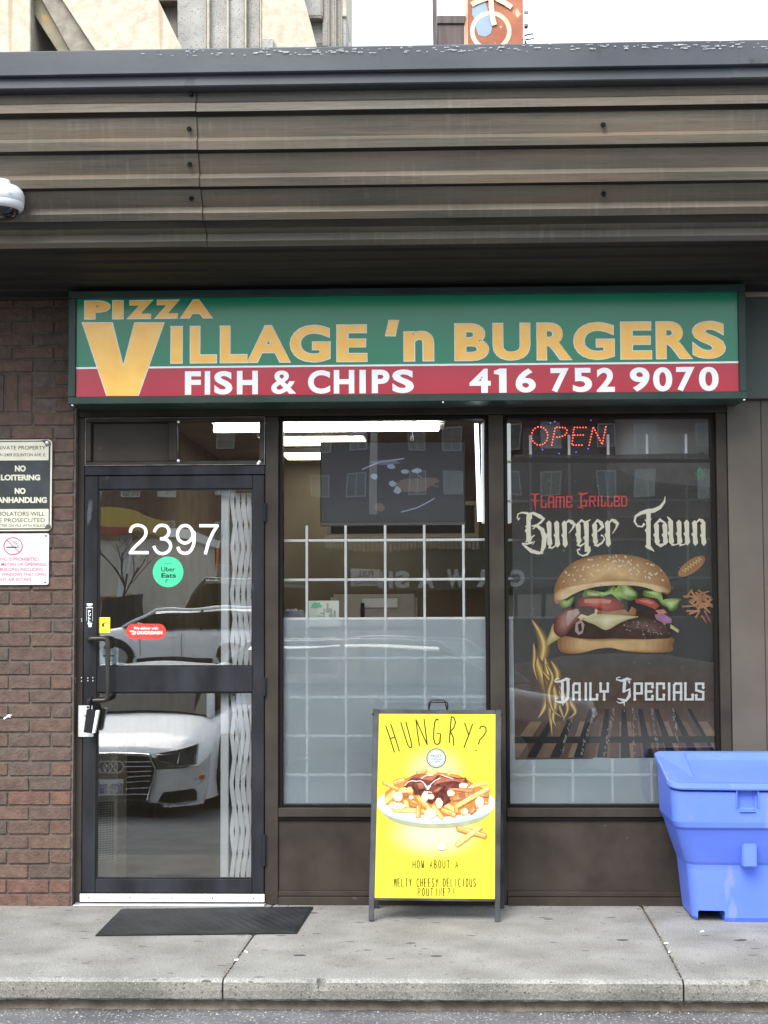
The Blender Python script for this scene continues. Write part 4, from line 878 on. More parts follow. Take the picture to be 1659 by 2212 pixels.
mb = MB(); stroke(mb, [(212, 1538), (246, 1538)], 13, fS); stroke(mb, [(240, 1530), (243, 1500), (225, 1488), (212, 1495), (195, 1475), (165, 1478), (162, 1460), (185, 1458), (205, 1462)], 7, fS); stroke(mb, [(222, 1530), (222, 1510), (200, 1500), (180, 1490)], 6, fS); mb.build('smoke_mark', M('grey_print', (.16, .19, .2), rough=.5), ns)
for x, y in ((588, 1394), (577, 1988)): c_ = S_(x, y); MB().lathe((c_[0], WS, c_[1]), [(0, .003), (.0035, .002), (.0045, 0)], 10, 'y').build('screw', BLACK, ns)

# ================================================================== SECURITY CAMERA
dc = thing('security_camera', 'white dome security camera fixed to the canopy at the far left', 'camera', (U(2, 440, -1.18)[0], -1.18, U(2, 470, -1.18)[1]))
cx, cz = U(-4, 440, -1.18); sc_ = 6.42 / FPX
WHP = M('white_camera_plastic', (.50, .51, .53), (.56, .57, .58), rough=.3, nscale=6)
zt = lambda py: U(0, py, -1.18)[1]
R0 = 57 * sc_
MB().lathe((cx, -1.18, 0), [(0, zt(391)), (R0 * .48, zt(391)), (R0 * .53, zt(394)), (R0 * .55, zt(400)), (R0 * .55, zt(401))], 32).build('mount_cap', WHP, dc, smooth=True)
MB().lathe((cx, -1.18, 0), [(0, zt(401)), (R0 * .56, zt(401)), (R0 * .80, zt(405)), (R0 * .94, zt(413)), (R0 * .97, zt(419)), (R0 * .985, zt(419.3)), (R0 * 1.0, zt(421)), (R0 * 1.0, zt(438)), (R0 * .985, zt(438.5)), (R0 * .985, zt(439)), (R0 * .99, zt(440)), (R0 * .97, zt(448)), (R0 * .88, zt(454)), (R0 * .80, zt(455)), (0, zt(455))], 40).build('housing', WHP, dc, smooth=True)
MB().lathe((cx, -1.18, 0), [(R0 * .80, zt(454.5)), (R0 * .77, zt(461)), (R0 * .62, zt(469)), (R0 * .35, zt(474)), (0, zt(476))], 32).build('dome', M('dark_tinted_dome', (.008, .009, .012), rough=.08, spec=.6), dc, smooth=True)
MB().tube([(cx, -1.18, zt(400)), (cx, -1.10, zt(398)), (cx, -1.0, zt(396))], .022, 12).build('arm', WHP, dc, smooth=True)
mb = MB(); gx = U(36, 429, -1.18)[0]
MB().box(gx - .010, gx + .010, -1.18 - R0 * .78, -1.18 - R0 * .77, zt(430), zt(427.5), Matrix.Rotation(.55, 3, 'Z')).build('maker_mark', M('faint_grey_print', (.35, .37, .4), rough=.5), dc)

# ================================================================== RUBBER MAT
mt = thing('rubber_mat', 'black ribbed rubber mat lying askew on the concrete in front of the shop door', 'mat', (-1.07, -.36, 0))
A_, B_, C_, D_ = [Vector((*q, 0)) for q in (G(206, 2018, .01), G(641, 2013, .01), G(677, 1957, .01), G(262, 1962, .01))]
mb = MB(); nu, nv = 220, 90
for i in range(nu + 1):
    for j in range(nv + 1):
        p = A_.lerp(B_, i / nu).lerp(D_.lerp(C_, i / nu), j / nv); e = min(min(i, nu - i) / nu * .91, min(j, nv - j) / nv * .6)
        rib = .0022 * max(0, math.sin((i / nu * .91 * 1.0 + j / nv * .59 * .55) * 2 * PI / .045)) if e > .03 else .0015
        h = .002 + min(e / .012, 1) * .007 + rib + noise.noise((p.x * 5, p.y * 5, 0)) * .002; mb.v.append((p.x, p.y, h))
for i in range(nu):
    for j in range(nv): a_ = i * (nv + 1) + j; mb.f.append((a_, a_ + nv + 1, a_ + nv + 2, a_ + 1))
mb.build('mat_sheet', M('black_ribbed_rubber', (.014, .015, .017), (.030, .031, .034), rough=.6, spec=.12, nscale=6, bump=.3, bscale=160, wear=((.12, .12, .12), 9, .73, (1, 3, 1))), mt, smooth=True)
mb = MB(); zz0 = .0012; mb.add([tuple(v + Vector((0, 0, h))) for h in (.0006, .006) for v in (A_, B_, C_, D_)], [(0, 1, 5, 4), (1, 2, 6, 5), (2, 3, 7, 6), (3, 0, 4, 7)]); mb.build('mat_edge', BLACK, mt)

# ================================================================== SANDWICH BOARD
sb = thing('sandwich_board', 'black-framed sandwich board with a bright yellow HUNGRY poutine poster', 'sandwich board', (0, -.25, 0))
KA = crop(1350, 2600, 600 / 1475); KP = crop(1400, 2850, 480 / 1659)
BN = Vector((0, -.98, .15)).normalized(); BP = Vector((0, -.40, 0))
def onboard(px, py, e=0):
    d = ray(px, py); t = (BP + BN * e - CAM).dot(BN) / d.dot(BN); return CAM + d * t
def Ab(x, y, e=0): return tuple(onboard(*KA(x, y), e))
def Pb(x, y, e=0): return tuple(onboard(*KP(x, y), e))
def slabA(pts, e0, e1, name, mat, bev=.002, par=None):
    n = len(pts); mb = MB(); mb.add([Ab(x, y, e1) for x, y in pts] + [tuple(Vector(Ab(x, y, e1)) - BN * (e1 - e0)) for x, y in pts], [tuple(range(n)), tuple(range(2 * n - 1, n - 1, -1))] + [(i, i + n, (i + 1) % n + n, (i + 1) % n) for i in range(n)])
    return mb.build(name, mat, par or sb, bevel=bev)
AFR = M('chipped_black_steel_frame', (.018, .019, .021), (.05, .053, .060), rough=.5, nscale=9, bump=.08, wear=((.14, .13, .12), 22, .72, (1, 1, .5)))
slabA([(122, 148), (175, 148), (128, 2098), (78, 2098)], -.012, .010, 'leg', AFR); slabA([(1250, 155), (1304, 155), (1292, 2110), (1243, 2110)], -.012, .010, 'leg', AFR)
slabA([(176, 148), (1249, 155), (1249, 190), (174, 186)], -.012, .009, 'top_bar', AFR); slabA([(134, 1886), (1242, 1896), (1242, 1922), (133, 1910)], -.012, .009, 'bottom_bar', AFR)
def YEL():
    m = bpy.data.materials.new('yellow_poster_print'); m.use_nodes = True; t = m.node_tree; b = t.nodes['Principled BSDF']; l = t.links.new; b.inputs['Roughness'].default_value = .5; b.inputs['Specular IOR Level'].default_value = .1
    ge = t.nodes.new('ShaderNodeNewGeometry'); cur = None
    def spot(c, r, s):
        mw = t.nodes.new('ShaderNodeMapping'); mw.vector_type = 'POINT'; mw.inputs['Location'].default_value = (-c[0] / r[0], 0, -c[1] / r[1]); mw.inputs['Scale'].default_value = (1 / r[0], 0, 1 / r[1])
        l(ge.outputs['Position'], mw.inputs[0]); ln = t.nodes.new('ShaderNodeVectorMath'); ln.operation = 'LENGTH'; l(mw.outputs[0], ln.inputs[0])
        mr = t.nodes.new('ShaderNodeMapRange'); mr.interpolation_type = 'SMOOTHSTEP'; mr.inputs[1].default_value = .25; mr.inputs[2].default_value = 1; mr.inputs[3].default_value = s; mr.inputs[4].default_value = 0; l(ln.outputs['Value'], mr.inputs[0]); return mr.outputs[0]
    c1 = Ab(690, 1290); c2 = Ab(690, 720)
    base = (.50, .445, .036)
    for (c, r, s) in ((c1, (.25, .13), .62), (c2, (.17, .14), .42)):
        x = t.nodes.new('ShaderNodeMixRGB'); l(spot((c[0], c[2]), r, s), x.inputs[0]); x.inputs[2].default_value = (.50, .52, .42, 1)
        if cur: l(cur, x.inputs[1])
        else: x.inputs[1].default_value = (*base, 1)
        cur = x.outputs[0]
    l(cur, b.inputs['Base Color']); return m
slabA([(174, 187), (1252, 191), (1244, 1897), (131, 1885)], .0, .006, 'poster_panel', YEL(), 0)
INK = M('olive_black_ink', (.022, .022, .010), rough=.6, spec=.1); E0 = .0068
def pr(K, lay): return lambda x, y, e=0: K(x, y, E0 + lay * .00012 + e)
f = pr(Ab, 1); mb = MB()
for pl_ in ([(237, 297), (280, 425), (318, 545)], [(282, 280), (322, 400), (363, 535)], [(272, 418), (325, 402)], [(375, 265), (432, 450), (445, 485), (462, 503), (477, 495), (477, 468), (422, 260)], [(548, 485), (530, 360), (515, 240)], [(515, 240), (620, 475)], [(620, 475), (590, 235)],
            [(728, 247), (705, 238), (690, 262), (680, 340), (679, 420), (692, 462), (712, 472), (736, 455), (742, 372), (706, 368)], [(842, 213), (822, 458)], [(842, 213), (868, 228), (880, 268), (864, 320), (832, 352), (858, 400), (865, 483)], [(965, 272), (1002, 385)], [(1038, 280), (1002, 385), (958, 502)],
            [(1103, 330), (1112, 310), (1135, 301), (1160, 315), (1163, 350), (1140, 390), (1103, 430), (1091, 472)]): stroke(mb, pl_, 10, f)
mb.add([f(1070 + 7 * math.cos(a_), 527 + 7 * math.sin(a_)) for a_ in [k * .8 for k in range(8)]], [tuple(range(8))])
mb.build('lettering', INK, sb)
pen_line(MB(), 'HOW ABOUT A', 488, 905, 1540, 1612, 6.5, f, INK, sb); pen_line(MB(), 'MELTY CHEESY DELICIOUS', 315, 1068, 1708, 1782, 6.5, f, INK, sb); pen_line(MB(), 'POUTINE?!', 535, 870, 1796, 1868, 6.5, f, INK, sb)
# badge
pts = [(703 + (94 if k % 2 else 88) * math.cos(k * PI / 36), 598 + (94 if k % 2 else 88) * math.sin(k * PI / 36)) for k in range(72)]
mb = MB(); mb.add([Ab(x, y, E0 + .0002) for x, y in pts], [tuple(range(72))]); mb.build('badge', M('badge_dark_edge', (.05, .055, .05), rough=.5), sb)
BADGE = M('badge_pale', (.36, .40, .39), rough=.5); mb = MB(); mb.add([Ab(703 + 82 * math.cos(k * PI / 20), 598 + 82 * math.sin(k * PI / 20), E0 + .0004) for k in range(40)], [tuple(range(40))]); mb.build('badge_face', BADGE, sb)
mb = MB(); f = pr(Ab, 6); stroke(mb, arc(703, 598, 72, 72, 0, 360, 30), 2.5, f)
for s_, x0, y0, x1, y1 in (('MOST', 654, 565, 755, 592), ('POPULAR', 655, 600, 755, 615), ('ITEM', 680, 622, 735, 638)): gly(mb, s_, x0, y0, x1, y1, f, 0)
mb.build('lettering', M('badge_ink', (.04, .06, .055), rough=.5), sb)
# printed plate of poutine: flat inks, laid one over the other
inks = {n_: M('ink_' + n_, tuple(v * .86 for v in c), tuple(v * .86 for v in c2), rough=.5, nscale=sc2, detail=4, spec=.08) for n_, c, c2, sc2 in (
    ('shade', (.27, .27, .17), (.32, .32, .20), 20), ('plate', (.34, .42, .49), (.40, .48, .55), 9), ('plate_rim', (.45, .51, .56), (.49, .54, .58), 9), ('fry', (.50, .25, .06), (.60, .36, .12), 70), ('fry_light', (.60, .40, .14), (.68, .49, .22), 70), ('fry_brown', (.42, .16, .07), (.62, .30, .12), 60), ('fry_edge', (.38, .14, .03), (.48, .20, .05), 60), ('gravy', (.055, .014, .012), (.16, .045, .03), 45), ('gravy_mid', (.24, .08, .045), (.34, .13, .07), 50), ('curd', (.48, .46, .34), (.55, .53, .43), 40), ('curd_edge', (.72, .58, .34), (.78, .66, .42), 40), ('glint', (.56, .51, .51), (.62, .59, .59), 40), ('steam', (.88, .88, .66), (.90, .90, .74), 12))}
lay = [10]
def ink(K, pts, k, name='poutine_print'):
    lay[0] += 1; mb = MB(); mb.add([K(x, y, E0 + lay[0] * .00004) for x, y in pts], [tuple(range(len(pts)))]); return mb.build(name, inks[k], sb)
rp = random.Random(11)
def blob(cx, cy, rx, ry, n=14, j=.14, rot=0): return [(cx + rx * math.cos(t * 2 * PI / n) * math.cos(rot) * (1 + rp.uniform(-j, j)) - ry * math.sin(t * 2 * PI / n) * math.sin(rot), cy + rx * math.cos(t * 2 * PI / n) * math.sin(rot) + ry * math.sin(t * 2 * PI / n) * math.cos(rot) * (1 + rp.uniform(-j, j))) for t in range(n)]
def ell(cx, cy, rx, ry, n=48): return [(cx + rx * math.cos(t * 2 * PI / n), cy + ry * math.sin(t * 2 * PI / n)) for t in range(n)]
ink(Ab, ell(702, 1080, 500, 165), 'shade', 'printed_shade'); ink(Ab, ell(702, 1015, 545, 190), 'plate', 'printed_plate'); ink(Ab, ell(702, 1003, 530, 172), 'plate_rim', 'printed_plate'); ink(Ab, ell(705, 985, 478, 135), 'plate', 'printed_plate')
def fry(x0, y0, x1, y1, w_, k='fry', K=Pb):
    d = math.hypot(x1 - x0, y1 - y0); ux, uy = (x1 - x0) / d, (y1 - y0) / d; nx, ny = -uy, ux
    if ny > 0: nx, ny = -nx, -ny
    def q(s, t): return (x0 + ux * s + nx * t + rp.uniform(-3, 3), y0 + uy * s + ny * t + rp.uniform(-3, 3))
    h = w_ / 2; body = [q(-4, -h * .5), q(4, -h), q(d * .35, -h * 1.04), q(d * .7, -h * .96), q(d - 6, -h), q(d + 3, -h * .4), q(d + 1, h * .5), q(d - 8, h * .95), q(d * .6, h), q(d * .3, h * .96), q(6, h * .92), q(-5, h * .3)]
    ink(K, body, {'fry': 'fry_edge', 'fry_light': 'fry', 'fry_brown': 'gravy_mid'}[k])
    ink(K, [q(4, -h * .55), q(d * .5, -h * .62), q(d - 10, -h * .5), q(d - 8, h * .75), q(d * .5, h * .85), q(6, h * .7)], k)
    ink(K, [q(8, h * .1), q(d * .5, h * .2), q(d - 14, h * .1), q(d - 16, h * .55), q(d * .5, h * .65), q(12, h * .5)], {'fry': 'fry_light', 'fry_light': 'fry_light', 'fry_brown': 'fry_edge'}[k])
# mound base
ink(Pb, [(140, 520), (150, 420), (260, 330), (380, 260), (480, 210), (620, 160), (800, 150), (960, 170), (1100, 190), (1230, 260), (1330, 330), (1480, 380), (1500, 480), (1490, 560), (1380, 620), (1250, 690), (1080, 720), (900, 740), (650, 700), (420, 680), (260, 640), (170, 590)], 'fry_edge')
for q in ((120, 290, 330, 385, 50), (260, 300, 420, 250, 70), (150, 540, 290, 410, 90), (560, 175, 700, 130, 55), (690, 185, 820, 155, 50), (975, 195, 990, 140, 40), (1250, 345, 1480, 300, 45), (330, 400, 510, 390, 90), (250, 640, 560, 660, 72), (620, 640, 660, 700, 80), (410, 520, 440, 620, 60), (490, 540, 560, 590, 60), (200, 560, 300, 560, 60), (585, 580, 580, 750, 68), (560, 470, 730, 640, 78), (770, 590, 895, 765, 58), (880, 640, 1070, 720, 72), (930, 580, 1060, 650, 72), (1060, 540, 1080, 690, 52), (1440, 545, 1490, 560, 40), (1150, 640, 1190, 700, 90)): fry(*q, 'fry_light' if (int(q[0]) // 10) % 2 else 'fry')
for q in ((480, 560, 560, 600, 60), (1240, 680, 1320, 620, 90), (1030, 500, 1240, 450, 85), (1240, 450, 1500, 450, 70), (960, 360, 1300, 400, 60), (1220, 300, 1250, 330, 50)): fry(*q, 'fry_brown')
ink(Pb, [(395, 345), (430, 290), (480, 240), (540, 185), (640, 180), (740, 195), (850, 195), (940, 220), (1010, 215), (1100, 235), (1200, 225), (1225, 280), (1190, 300), (1170, 355), (1060, 365), (970, 370), (1010, 440), (985, 500), (1010, 530), (950, 575), (890, 600), (850, 560), (800, 520), (760, 570), (720, 560), (690, 530), (640, 480), (590, 450), (520, 445), (520, 390), (480, 330), (430, 360)], 'gravy')
for p_ in ([(480, 240), (560, 185), (700, 190), (830, 200), (760, 270), (640, 250), (560, 230)], [(860, 210), (960, 240), (1080, 250), (1190, 240), (1150, 300), (1060, 270), (960, 280), (880, 290), (780, 330), (790, 280)], [(560, 300), (640, 290), (660, 360), (600, 380)], [(780, 400), (850, 350), (900, 350), (850, 400), (800, 420)], [(350, 430), (440, 420), (470, 460), (400, 490)], [(1100, 430), (1180, 420), (1200, 480), (1120, 500)]): ink(Pb, p_, 'gravy_mid')
for x, y, rx, ry in ((318, 470, 58, 62), (668, 470, 46, 66), (850, 550, 46, 68), (1165, 325, 58, 36), (735, 690, 82, 62), (300, 590, 112, 42), (1375, 545, 58, 72), (1000, 425, 48, 42), (490, 480, 30, 24), (745, 470, 40, 34), (1190, 660, 34, 44)):
    ink(Pb, blob(x + 3, y + 5, rx, ry), 'curd_edge'); ink(Pb, blob(x - 2, y - 3, rx * .86, ry * .84), 'curd')
mb = MB(); lay[0] += 5; f = lambda x, y, e=0: Pb(x, y, E0 + lay[0] * .00004 + e)
for p_ in ([(405, 335), (450, 285), (500, 268), (560, 275), (610, 268), (650, 290), (680, 340), (720, 370), (750, 310), (800, 265), (870, 235)], [(880, 190), (940, 215), (1040, 245)], [(620, 240), (680, 200), (780, 195)], [(700, 360), (730, 335), (745, 350)], [(1230, 350), (1300, 360)], [(690, 410), (760, 420)]): stroke(mb, p_, 11, f)
mb.build('poutine_print', inks['glint'], sb); mb = MB(); stroke(mb, [(665, 310), (690, 355), (730, 330), (712, 375), (690, 380)], 22, f); mb.build('poutine_print', inks['glint'], sb)
fry(1075, 600, 1500, 360, 66, 'fry_light'); lay[0] += 3
fry(892, 1240, 1165, 1318, 56, 'fry', Ab); fry(885, 1402, 1122, 1222, 46, 'fry_light', Ab); ink(Ab, blob(750, 1418, 42, 26), 'curd_edge'); ink(Ab, blob(748, 1412, 38, 22), 'curd')
# handle and rear frame
mb = MB(); mb.tube(rounded([onboard(*KA(631, 180), .0), onboard(*KA(636, 82), .0), onboard(*KA(808, 82), .0), onboard(*KA(806, 180), .0)], .008, 4), .0032, 8); mb.build('carry_handle', BLACK, sb, smooth=True)
mb = MB(); v = [Vector(onboard(*KA(635, 150), -.02)), Vector(onboard(*KA(655, 60), -.025)), Vector(onboard(*KA(780, 62), -.025)), Vector(onboard(*KA(800, 150), -.02))]; mb.tube(rounded(v, .008, 4), .0028, 8); mb.build('carry_handle', BLACK, sb, smooth=True)
TL = Vector(onboard(*KA(122, 150), -.014)); TR = Vector(onboard(*KA(1303, 155), -.014)); TL.y += .004; TR.y += .004
FL = Vector((TL.x - .006, -.085, 0)); FR = Vector((TR.x + .012, -.085, 0))
def bar(a, b, w_, d, name, mat):
    t = (b - a).normalized(); n_ = Vector((0, 1, 0)); s_ = t.cross(n_).normalized(); n2 = s_.cross(t).normalized(); mb = MB()
    mb.add([tuple(p + s_ * i * w_ / 2 + n2 * j * d / 2) for p in (a, b) for i in (-1, 1) for j in (-1, 1)], [(0, 1, 3, 2), (4, 6, 7, 5), (0, 4, 5, 1), (2, 3, 7, 6), (0, 2, 6, 4), (1, 5, 7, 3)]); mb.build(name, mat, sb, bevel=.0015)
bar(TL + Vector((.011, 0, 0)), FL + Vector((.011, 0, 0)), .022, .02, 'leg', AFR); bar(TR - Vector((.011, 0, 0)), FR - Vector((.011, 0, 0)), .022, .02, 'leg', AFR)
i0 = TL.lerp(FL, .90); i1 = TR.lerp(FR, .90); bar(i0 + Vector((.024, 0, 0)), i1 - Vector((.024, 0, 0)), .016, .018, 'bottom_bar', AFR)
mb = MB(); q = [TL.lerp(FL, .02), TR.lerp(FR, .02), TR.lerp(FR, .885), TL.lerp(FL, .885)]; q = [p + Vector((s_ * .023, .0, 0)) for p, s_ in zip(q, (1, -1, -1, 1))]
mb.add([tuple(p) for p in q] + [tuple(p + Vector((0, .004, 0))) for p in q], [(0, 1, 2, 3), (7, 6, 5, 4), (0, 4, 5, 1), (1, 5, 6, 2), (2, 6, 7, 3), (3, 7, 4, 0)]); mb.build('rear_panel', M('white_board_back', (.6, .6, .58), rough=.5), sb)
for s_ in (TL, TR): MB().tube([s_ + Vector((-.006, 0, -.02)), s_ + Vector((.006, 0, -.02))], .007, 8).build('hinge', BLACK, sb)

# ================================================================== BURGER POSTER
po = thing('burger_poster', 'large dark Burger Town poster with a burger and flames stuck inside the right window', 'poster', (.86, .06, .6))
KB = crop(1850, 1500, 1030 / 1627); PY = .0655
SEE = .20
def PF(name, c, c2=None, see=None): return film(name, c, see, c2, blur=0, trans=.12) if see else M(name, c, c2, rough=.6, spec=.15, nscale=14)
def Bm(x, y, e=0): q = U(*KB(x, y), PY - e); return (q[0], PY - e, q[1])
pl2 = [0]
def pk_(pts, m_, name='printed_art', K=Bm):
    pl2[0] += 1; mb = MB(); mb.add([K(x, y, .000013 * pl2[0]) for x, y in pts], [tuple(range(len(pts)))]); return mb.build(name, m_, po)
MB().prism([Bm(x, y)[::2] for x, y in ((108, 340), (135, 322), (600, 325), (1240, 314), (1275, 325), (1300, 352), (1340, 2108), (1100, 2118), (900, 2120), (690, 2122), (610, 2112), (585, 2126), (130, 2130), (118, 1400))], PY, PY + .0004).build('sheet', PF('charcoal_poster_film', (.085, .092, .092), (.12, .125, .122), .42), po)
PC = {k: PF('poster_' + k, *v) for k, v in dict(top=((.075, .078, .078), (.10, .10, .10)), fold=((.03, .032, .032),), glow=((.075, .045, .032), (.11, .065, .045)), tile=((.20, .13, .09), (.27, .19, .12)), tile2=((.15, .09, .065), (.20, .13, .09)), bun=((.50, .29, .13), (.62, .40, .20)), bunlt=((.66, .46, .27), (.72, .54, .34)), bundk=((.30, .15, .06), (.40, .22, .10)), seed=((.72, .66, .52),), lett=((.22, .34, .09), (.38, .48, .18)), lettlt=((.45, .55, .26), (.55, .62, .34)), tom=((.42, .05, .035), (.55, .12, .08)), tomlt=((.62, .25, .18),), meat=((.035, .020, .016), (.075, .045, .035)), meatlt=((.15, .095, .075), (.30, .22, .19)), cheese=((.62, .54, .28), (.70, .64, .40)), bacon=((.22, .07, .06), (.38, .18, .15)), baconlt=((.48, .36, .32),), onion=((.35, .14, .32), (.5, .3, .48)), flame=((.75, .42, .05), (.85, .62, .14)), flame2=((.34, .15, .05), (.46, .24, .07)), flame3=((.082, .048, .034), (.12, .07, .045)), bar=((.022, .022, .022),), ash=((.16, .15, .14), (.28, .27, .26)), cream=((.88, .84, .67), (.92, .88, .72)), redp=((.58, .075, .085), (.64, .10, .10)), wht=((.92, .94, .94),), green=((.06, .22, .12),), dog=((.34, .15, .075), (.46, .24, .13)), must=((.75, .58, .2),), fr=((.42, .20, .10), (.58, .32, .18))).items()}
rq = random.Random(5)
def soft(pts, c0, c1, n=7, foc=None, sh=.82, dy=0):
    cx = sum(p[0] for p in pts) / len(pts); cy = sum(p[1] for p in pts) / len(pts)
    if foc: cx, cy = foc
    fine = []
    m_ = len(pts)
    for i in range(m_):                                       # Catmull-Rom smoothing of the traced outline
        p0, p1, p2, p3 = pts[i - 1], pts[i], pts[(i + 1) % m_], pts[(i + 2) % m_]
        for t in (0, .33, .66): fine.append(tuple(.5 * (2 * b + (c - a) * t + (2 * a - 5 * b + 4 * c - d) * t * t + (-a + 3 * b - 3 * c + d) * t ** 3) for a, b, c, d in zip(p0, p1, p2, p3)))
    for k in range(n):
        t = k / max(n - 1, 1); key = 'poster_ink_%02d%02d%02d' % tuple(int(99 * (a + (b - a) * t)) for a, b in zip(c0, c1))
        m = bpy.data.materials.get(key) or PF(key, tuple(a + (b - a) * t for a, b in zip(c0, c1)), tuple(min(1, (a + (b - a) * t) * 1.25) for a, b in zip(c0, c1)))
        s_ = 1 - sh * t
        pk_([(cx + (x - cx) * s_, cy + (y - cy) * s_ + dy * t) for x, y in fine], m)
pk_([(108, 340), (1300, 352), (1302, 372), (108, 372)], PC['fold'])
pk_([(720, 372), (1302, 372), (1306, 520), (900, 480), (760, 420)], PC['top'])
# grill bed: glow, tiles, bars
for k_ in range(9): u_ = k_ / 8; pk_([(126, 1560 + 240 * u_), (400, 1520 + 250 * u_), (700, 1500 + 250 * u_), (1000, 1505 + 250 * u_), (1334, 1560 + 240 * u_), (1338, 2105), (130, 2126)], PF('poster_glow_%d' % k_, tuple(a + (b - a) * u_ for a, b in zip((.085, .088, .086), (.088, .056, .042))), tuple(a + (b - a) * u_ for a, b in zip((.11, .11, .108), (.12, .076, .056)))))
vx, vy = 760, 1180
def per_(x, y0, y1): return [(vx + (x - vx) * (yy - vy) / (2120 - vy), yy) for yy in (y0, y1)]
xs2 = [-160, 20, 60, 215, 255, 400, 440, 560, 600, 700, 745, 830, 880, 985, 1030, 1130, 1175, 1290, 1330, 1440]
def tilerow(y0, y1, jig):
    for i in range(0, len(xs2) - 1, 2):
        a0, a1 = per_(xs2[i], y0, y1); b0, b1 = per_(xs2[i + 1] + 60 - 0, y0, y1)
        w_ = 88
        q = [(vx + (xs2[i] + dx - vx) * (yy - vy) / (2120 - vy), yy) for dx, yy in ((0, y0), (w_, y0), (w_, y1), (0, y1))]
        q = [(min(max(x, 128 if y > 1500 else 110), 1333), y) for x, y in q]
        if q[1][0] - q[0][0] > 6: pk_(q, PC['tile' if i % 4 else 'tile2'])
tilerow(1905, 1992, 0); tilerow(2034, 2118, 0)
pk_([(125, 1996), (1334, 1990), (1336, 2028), (127, 2034)], PC['bar'])
for i in range(10):
    xb = 60 + i * 140; q = [(vx + (xb + dx - vx) * (yy - vy) / (2120 - vy), yy) for dx, yy in ((0, 1830), (34, 1830), (52, 2118), (-6, 2118))]
    q = [(min(max(x, 126), 1334), y) for x, y in q]
    if q[2][0] - q[3][0] > 10: pk_(q, PC['bar'])
for xa, xb in ((600, 520), (715, 660), (830, 835), (940, 980), (1060, 1110), (480, 400)):
    for k in range(34):
        t = rq.uniform(0, 1) ** 1.2; x = xa + (xb - xa) * t + rq.gauss(0, 5); y = 1830 + 270 * t; s_ = rq.uniform(1.5, 5.5)
        pk_([(x - s_, y - s_ * 2), (x + s_ * .6, y - s_ * 1.4), (x + s_, y + s_ * 2.2), (x - s_ * .8, y + s_ * 1.6)], PC['ash'])
# flames
def tongue(pts, wmax):
    P = smooth(pts, 6); n = len(P); Lf, Rt = [], []
    for i, p in enumerate(P):
        a = P[max(i - 1, 0)]; b = P[min(i + 1, n - 1)]; dx, dy = b[0] - a[0], b[1] - a[1]; d = math.hypot(dx, dy) or 1; t = i / (n - 1)
        Lf.append((p, (-dy / d, dx / d), 1.3 * wmax * math.sin(PI * min(1, t ** .8)) ** 1.15 + .3))
    for c, ww in (((.115, .088, .068), 1.5), ((.17, .115, .070), 1.2), ((.27, .17, .075), .92), ((.42, .27, .09), .64), ((.60, .42, .14), .38), ((.78, .62, .27), .16)):
        key = 'poster_fire_%d' % int(ww * 100); m = bpy.data.materials.get(key) or PF(key, c, tuple(v * 1.2 for v in c))
        pk_([(p[0] + q[0] * w_ * ww, p[1] + q[1] * w_ * ww) for p, q, w_ in Lf] + [(p[0] - q[0] * w_ * ww, p[1] - q[1] * w_ * ww) for p, q, w_ in reversed(Lf)], m)
rf = random.Random(21)
for base_, w_ in (([(230, 1300), (272, 1375), (298, 1450), (288, 1530), (262, 1600), (290, 1690), (325, 1770)], 20), ([(250, 1490), (262, 1560), (300, 1650), (330, 1740), (300, 1830), (262, 1888)], 22), ([(345, 1545), (378, 1625), (356, 1720), (388, 1800), (428, 1905)], 17),
                  ([(300, 1520), (322, 1620), (342, 1730), (338, 1850), (352, 1990)], 20), ([(330, 1640), (400, 1745), (455, 1790), (482, 1850), (440, 1890)], 13), ([(290, 1600), (350, 1690), (372, 1790), (350, 1880), (372, 1935)], 13),
                  ([(310, 1560), (352, 1640), (330, 1730), (352, 1830), (410, 1880)], 10), ([(236, 1440), (246, 1510), (238, 1580), (262, 1660)], 8), ([(385, 1690), (420, 1760), (438, 1830), (410, 1900)], 10)):
    tongue([(x + rf.uniform(-4, 4), y) for x, y in base_], w_)
# burger
soft([(380, 1420), (400, 1395), (500, 1410), (600, 1415), (800, 1410), (1050, 1405), (1062, 1450), (1050, 1492), (900, 1497), (780, 1488), (700, 1470), (600, 1478), (520, 1500), (440, 1503), (390, 1480)], (.26, .13, .055), (.60, .40, .20), 6, sh=.42)
soft([(355, 1325), (335, 1380), (316, 1430), (320, 1456), (345, 1440), (400, 1400), (390, 1350)], (.42, .32, .12), (.64, .56, .30), 5)
pk_([(370, 1300), (420, 1240), (500, 1210), (700, 1215), (900, 1200), (1000, 1240), (1055, 1300), (1058, 1390), (1040, 1412), (900, 1418), (700, 1412), (600, 1410), (480, 1405), (400, 1390), (372, 1350)], PC['meat'])
pk_([(400, 1170), (500, 1140), (700, 1120), (900, 1120), (1030, 1160), (1040, 1230), (1000, 1250), (600, 1240), (480, 1220), (400, 1225)], PC['fold'])
soft([(720, 1335), (800, 1295), (870, 1280), (960, 1300), (1055, 1335), (1052, 1395), (980, 1400), (900, 1370), (820, 1365)], (.05, .032, .026), (.16, .10, .08), 5)
for i in range(70): x = rq.uniform(740, 1045); y = rq.uniform(1305, 1392); s_ = rq.uniform(3, 8); pk_([(x - s_, y), (x, y - s_ * .5), (x + s_, y + 2), (x, y + s_ * .6)], PC['meat' if i % 2 else 'baconlt'])
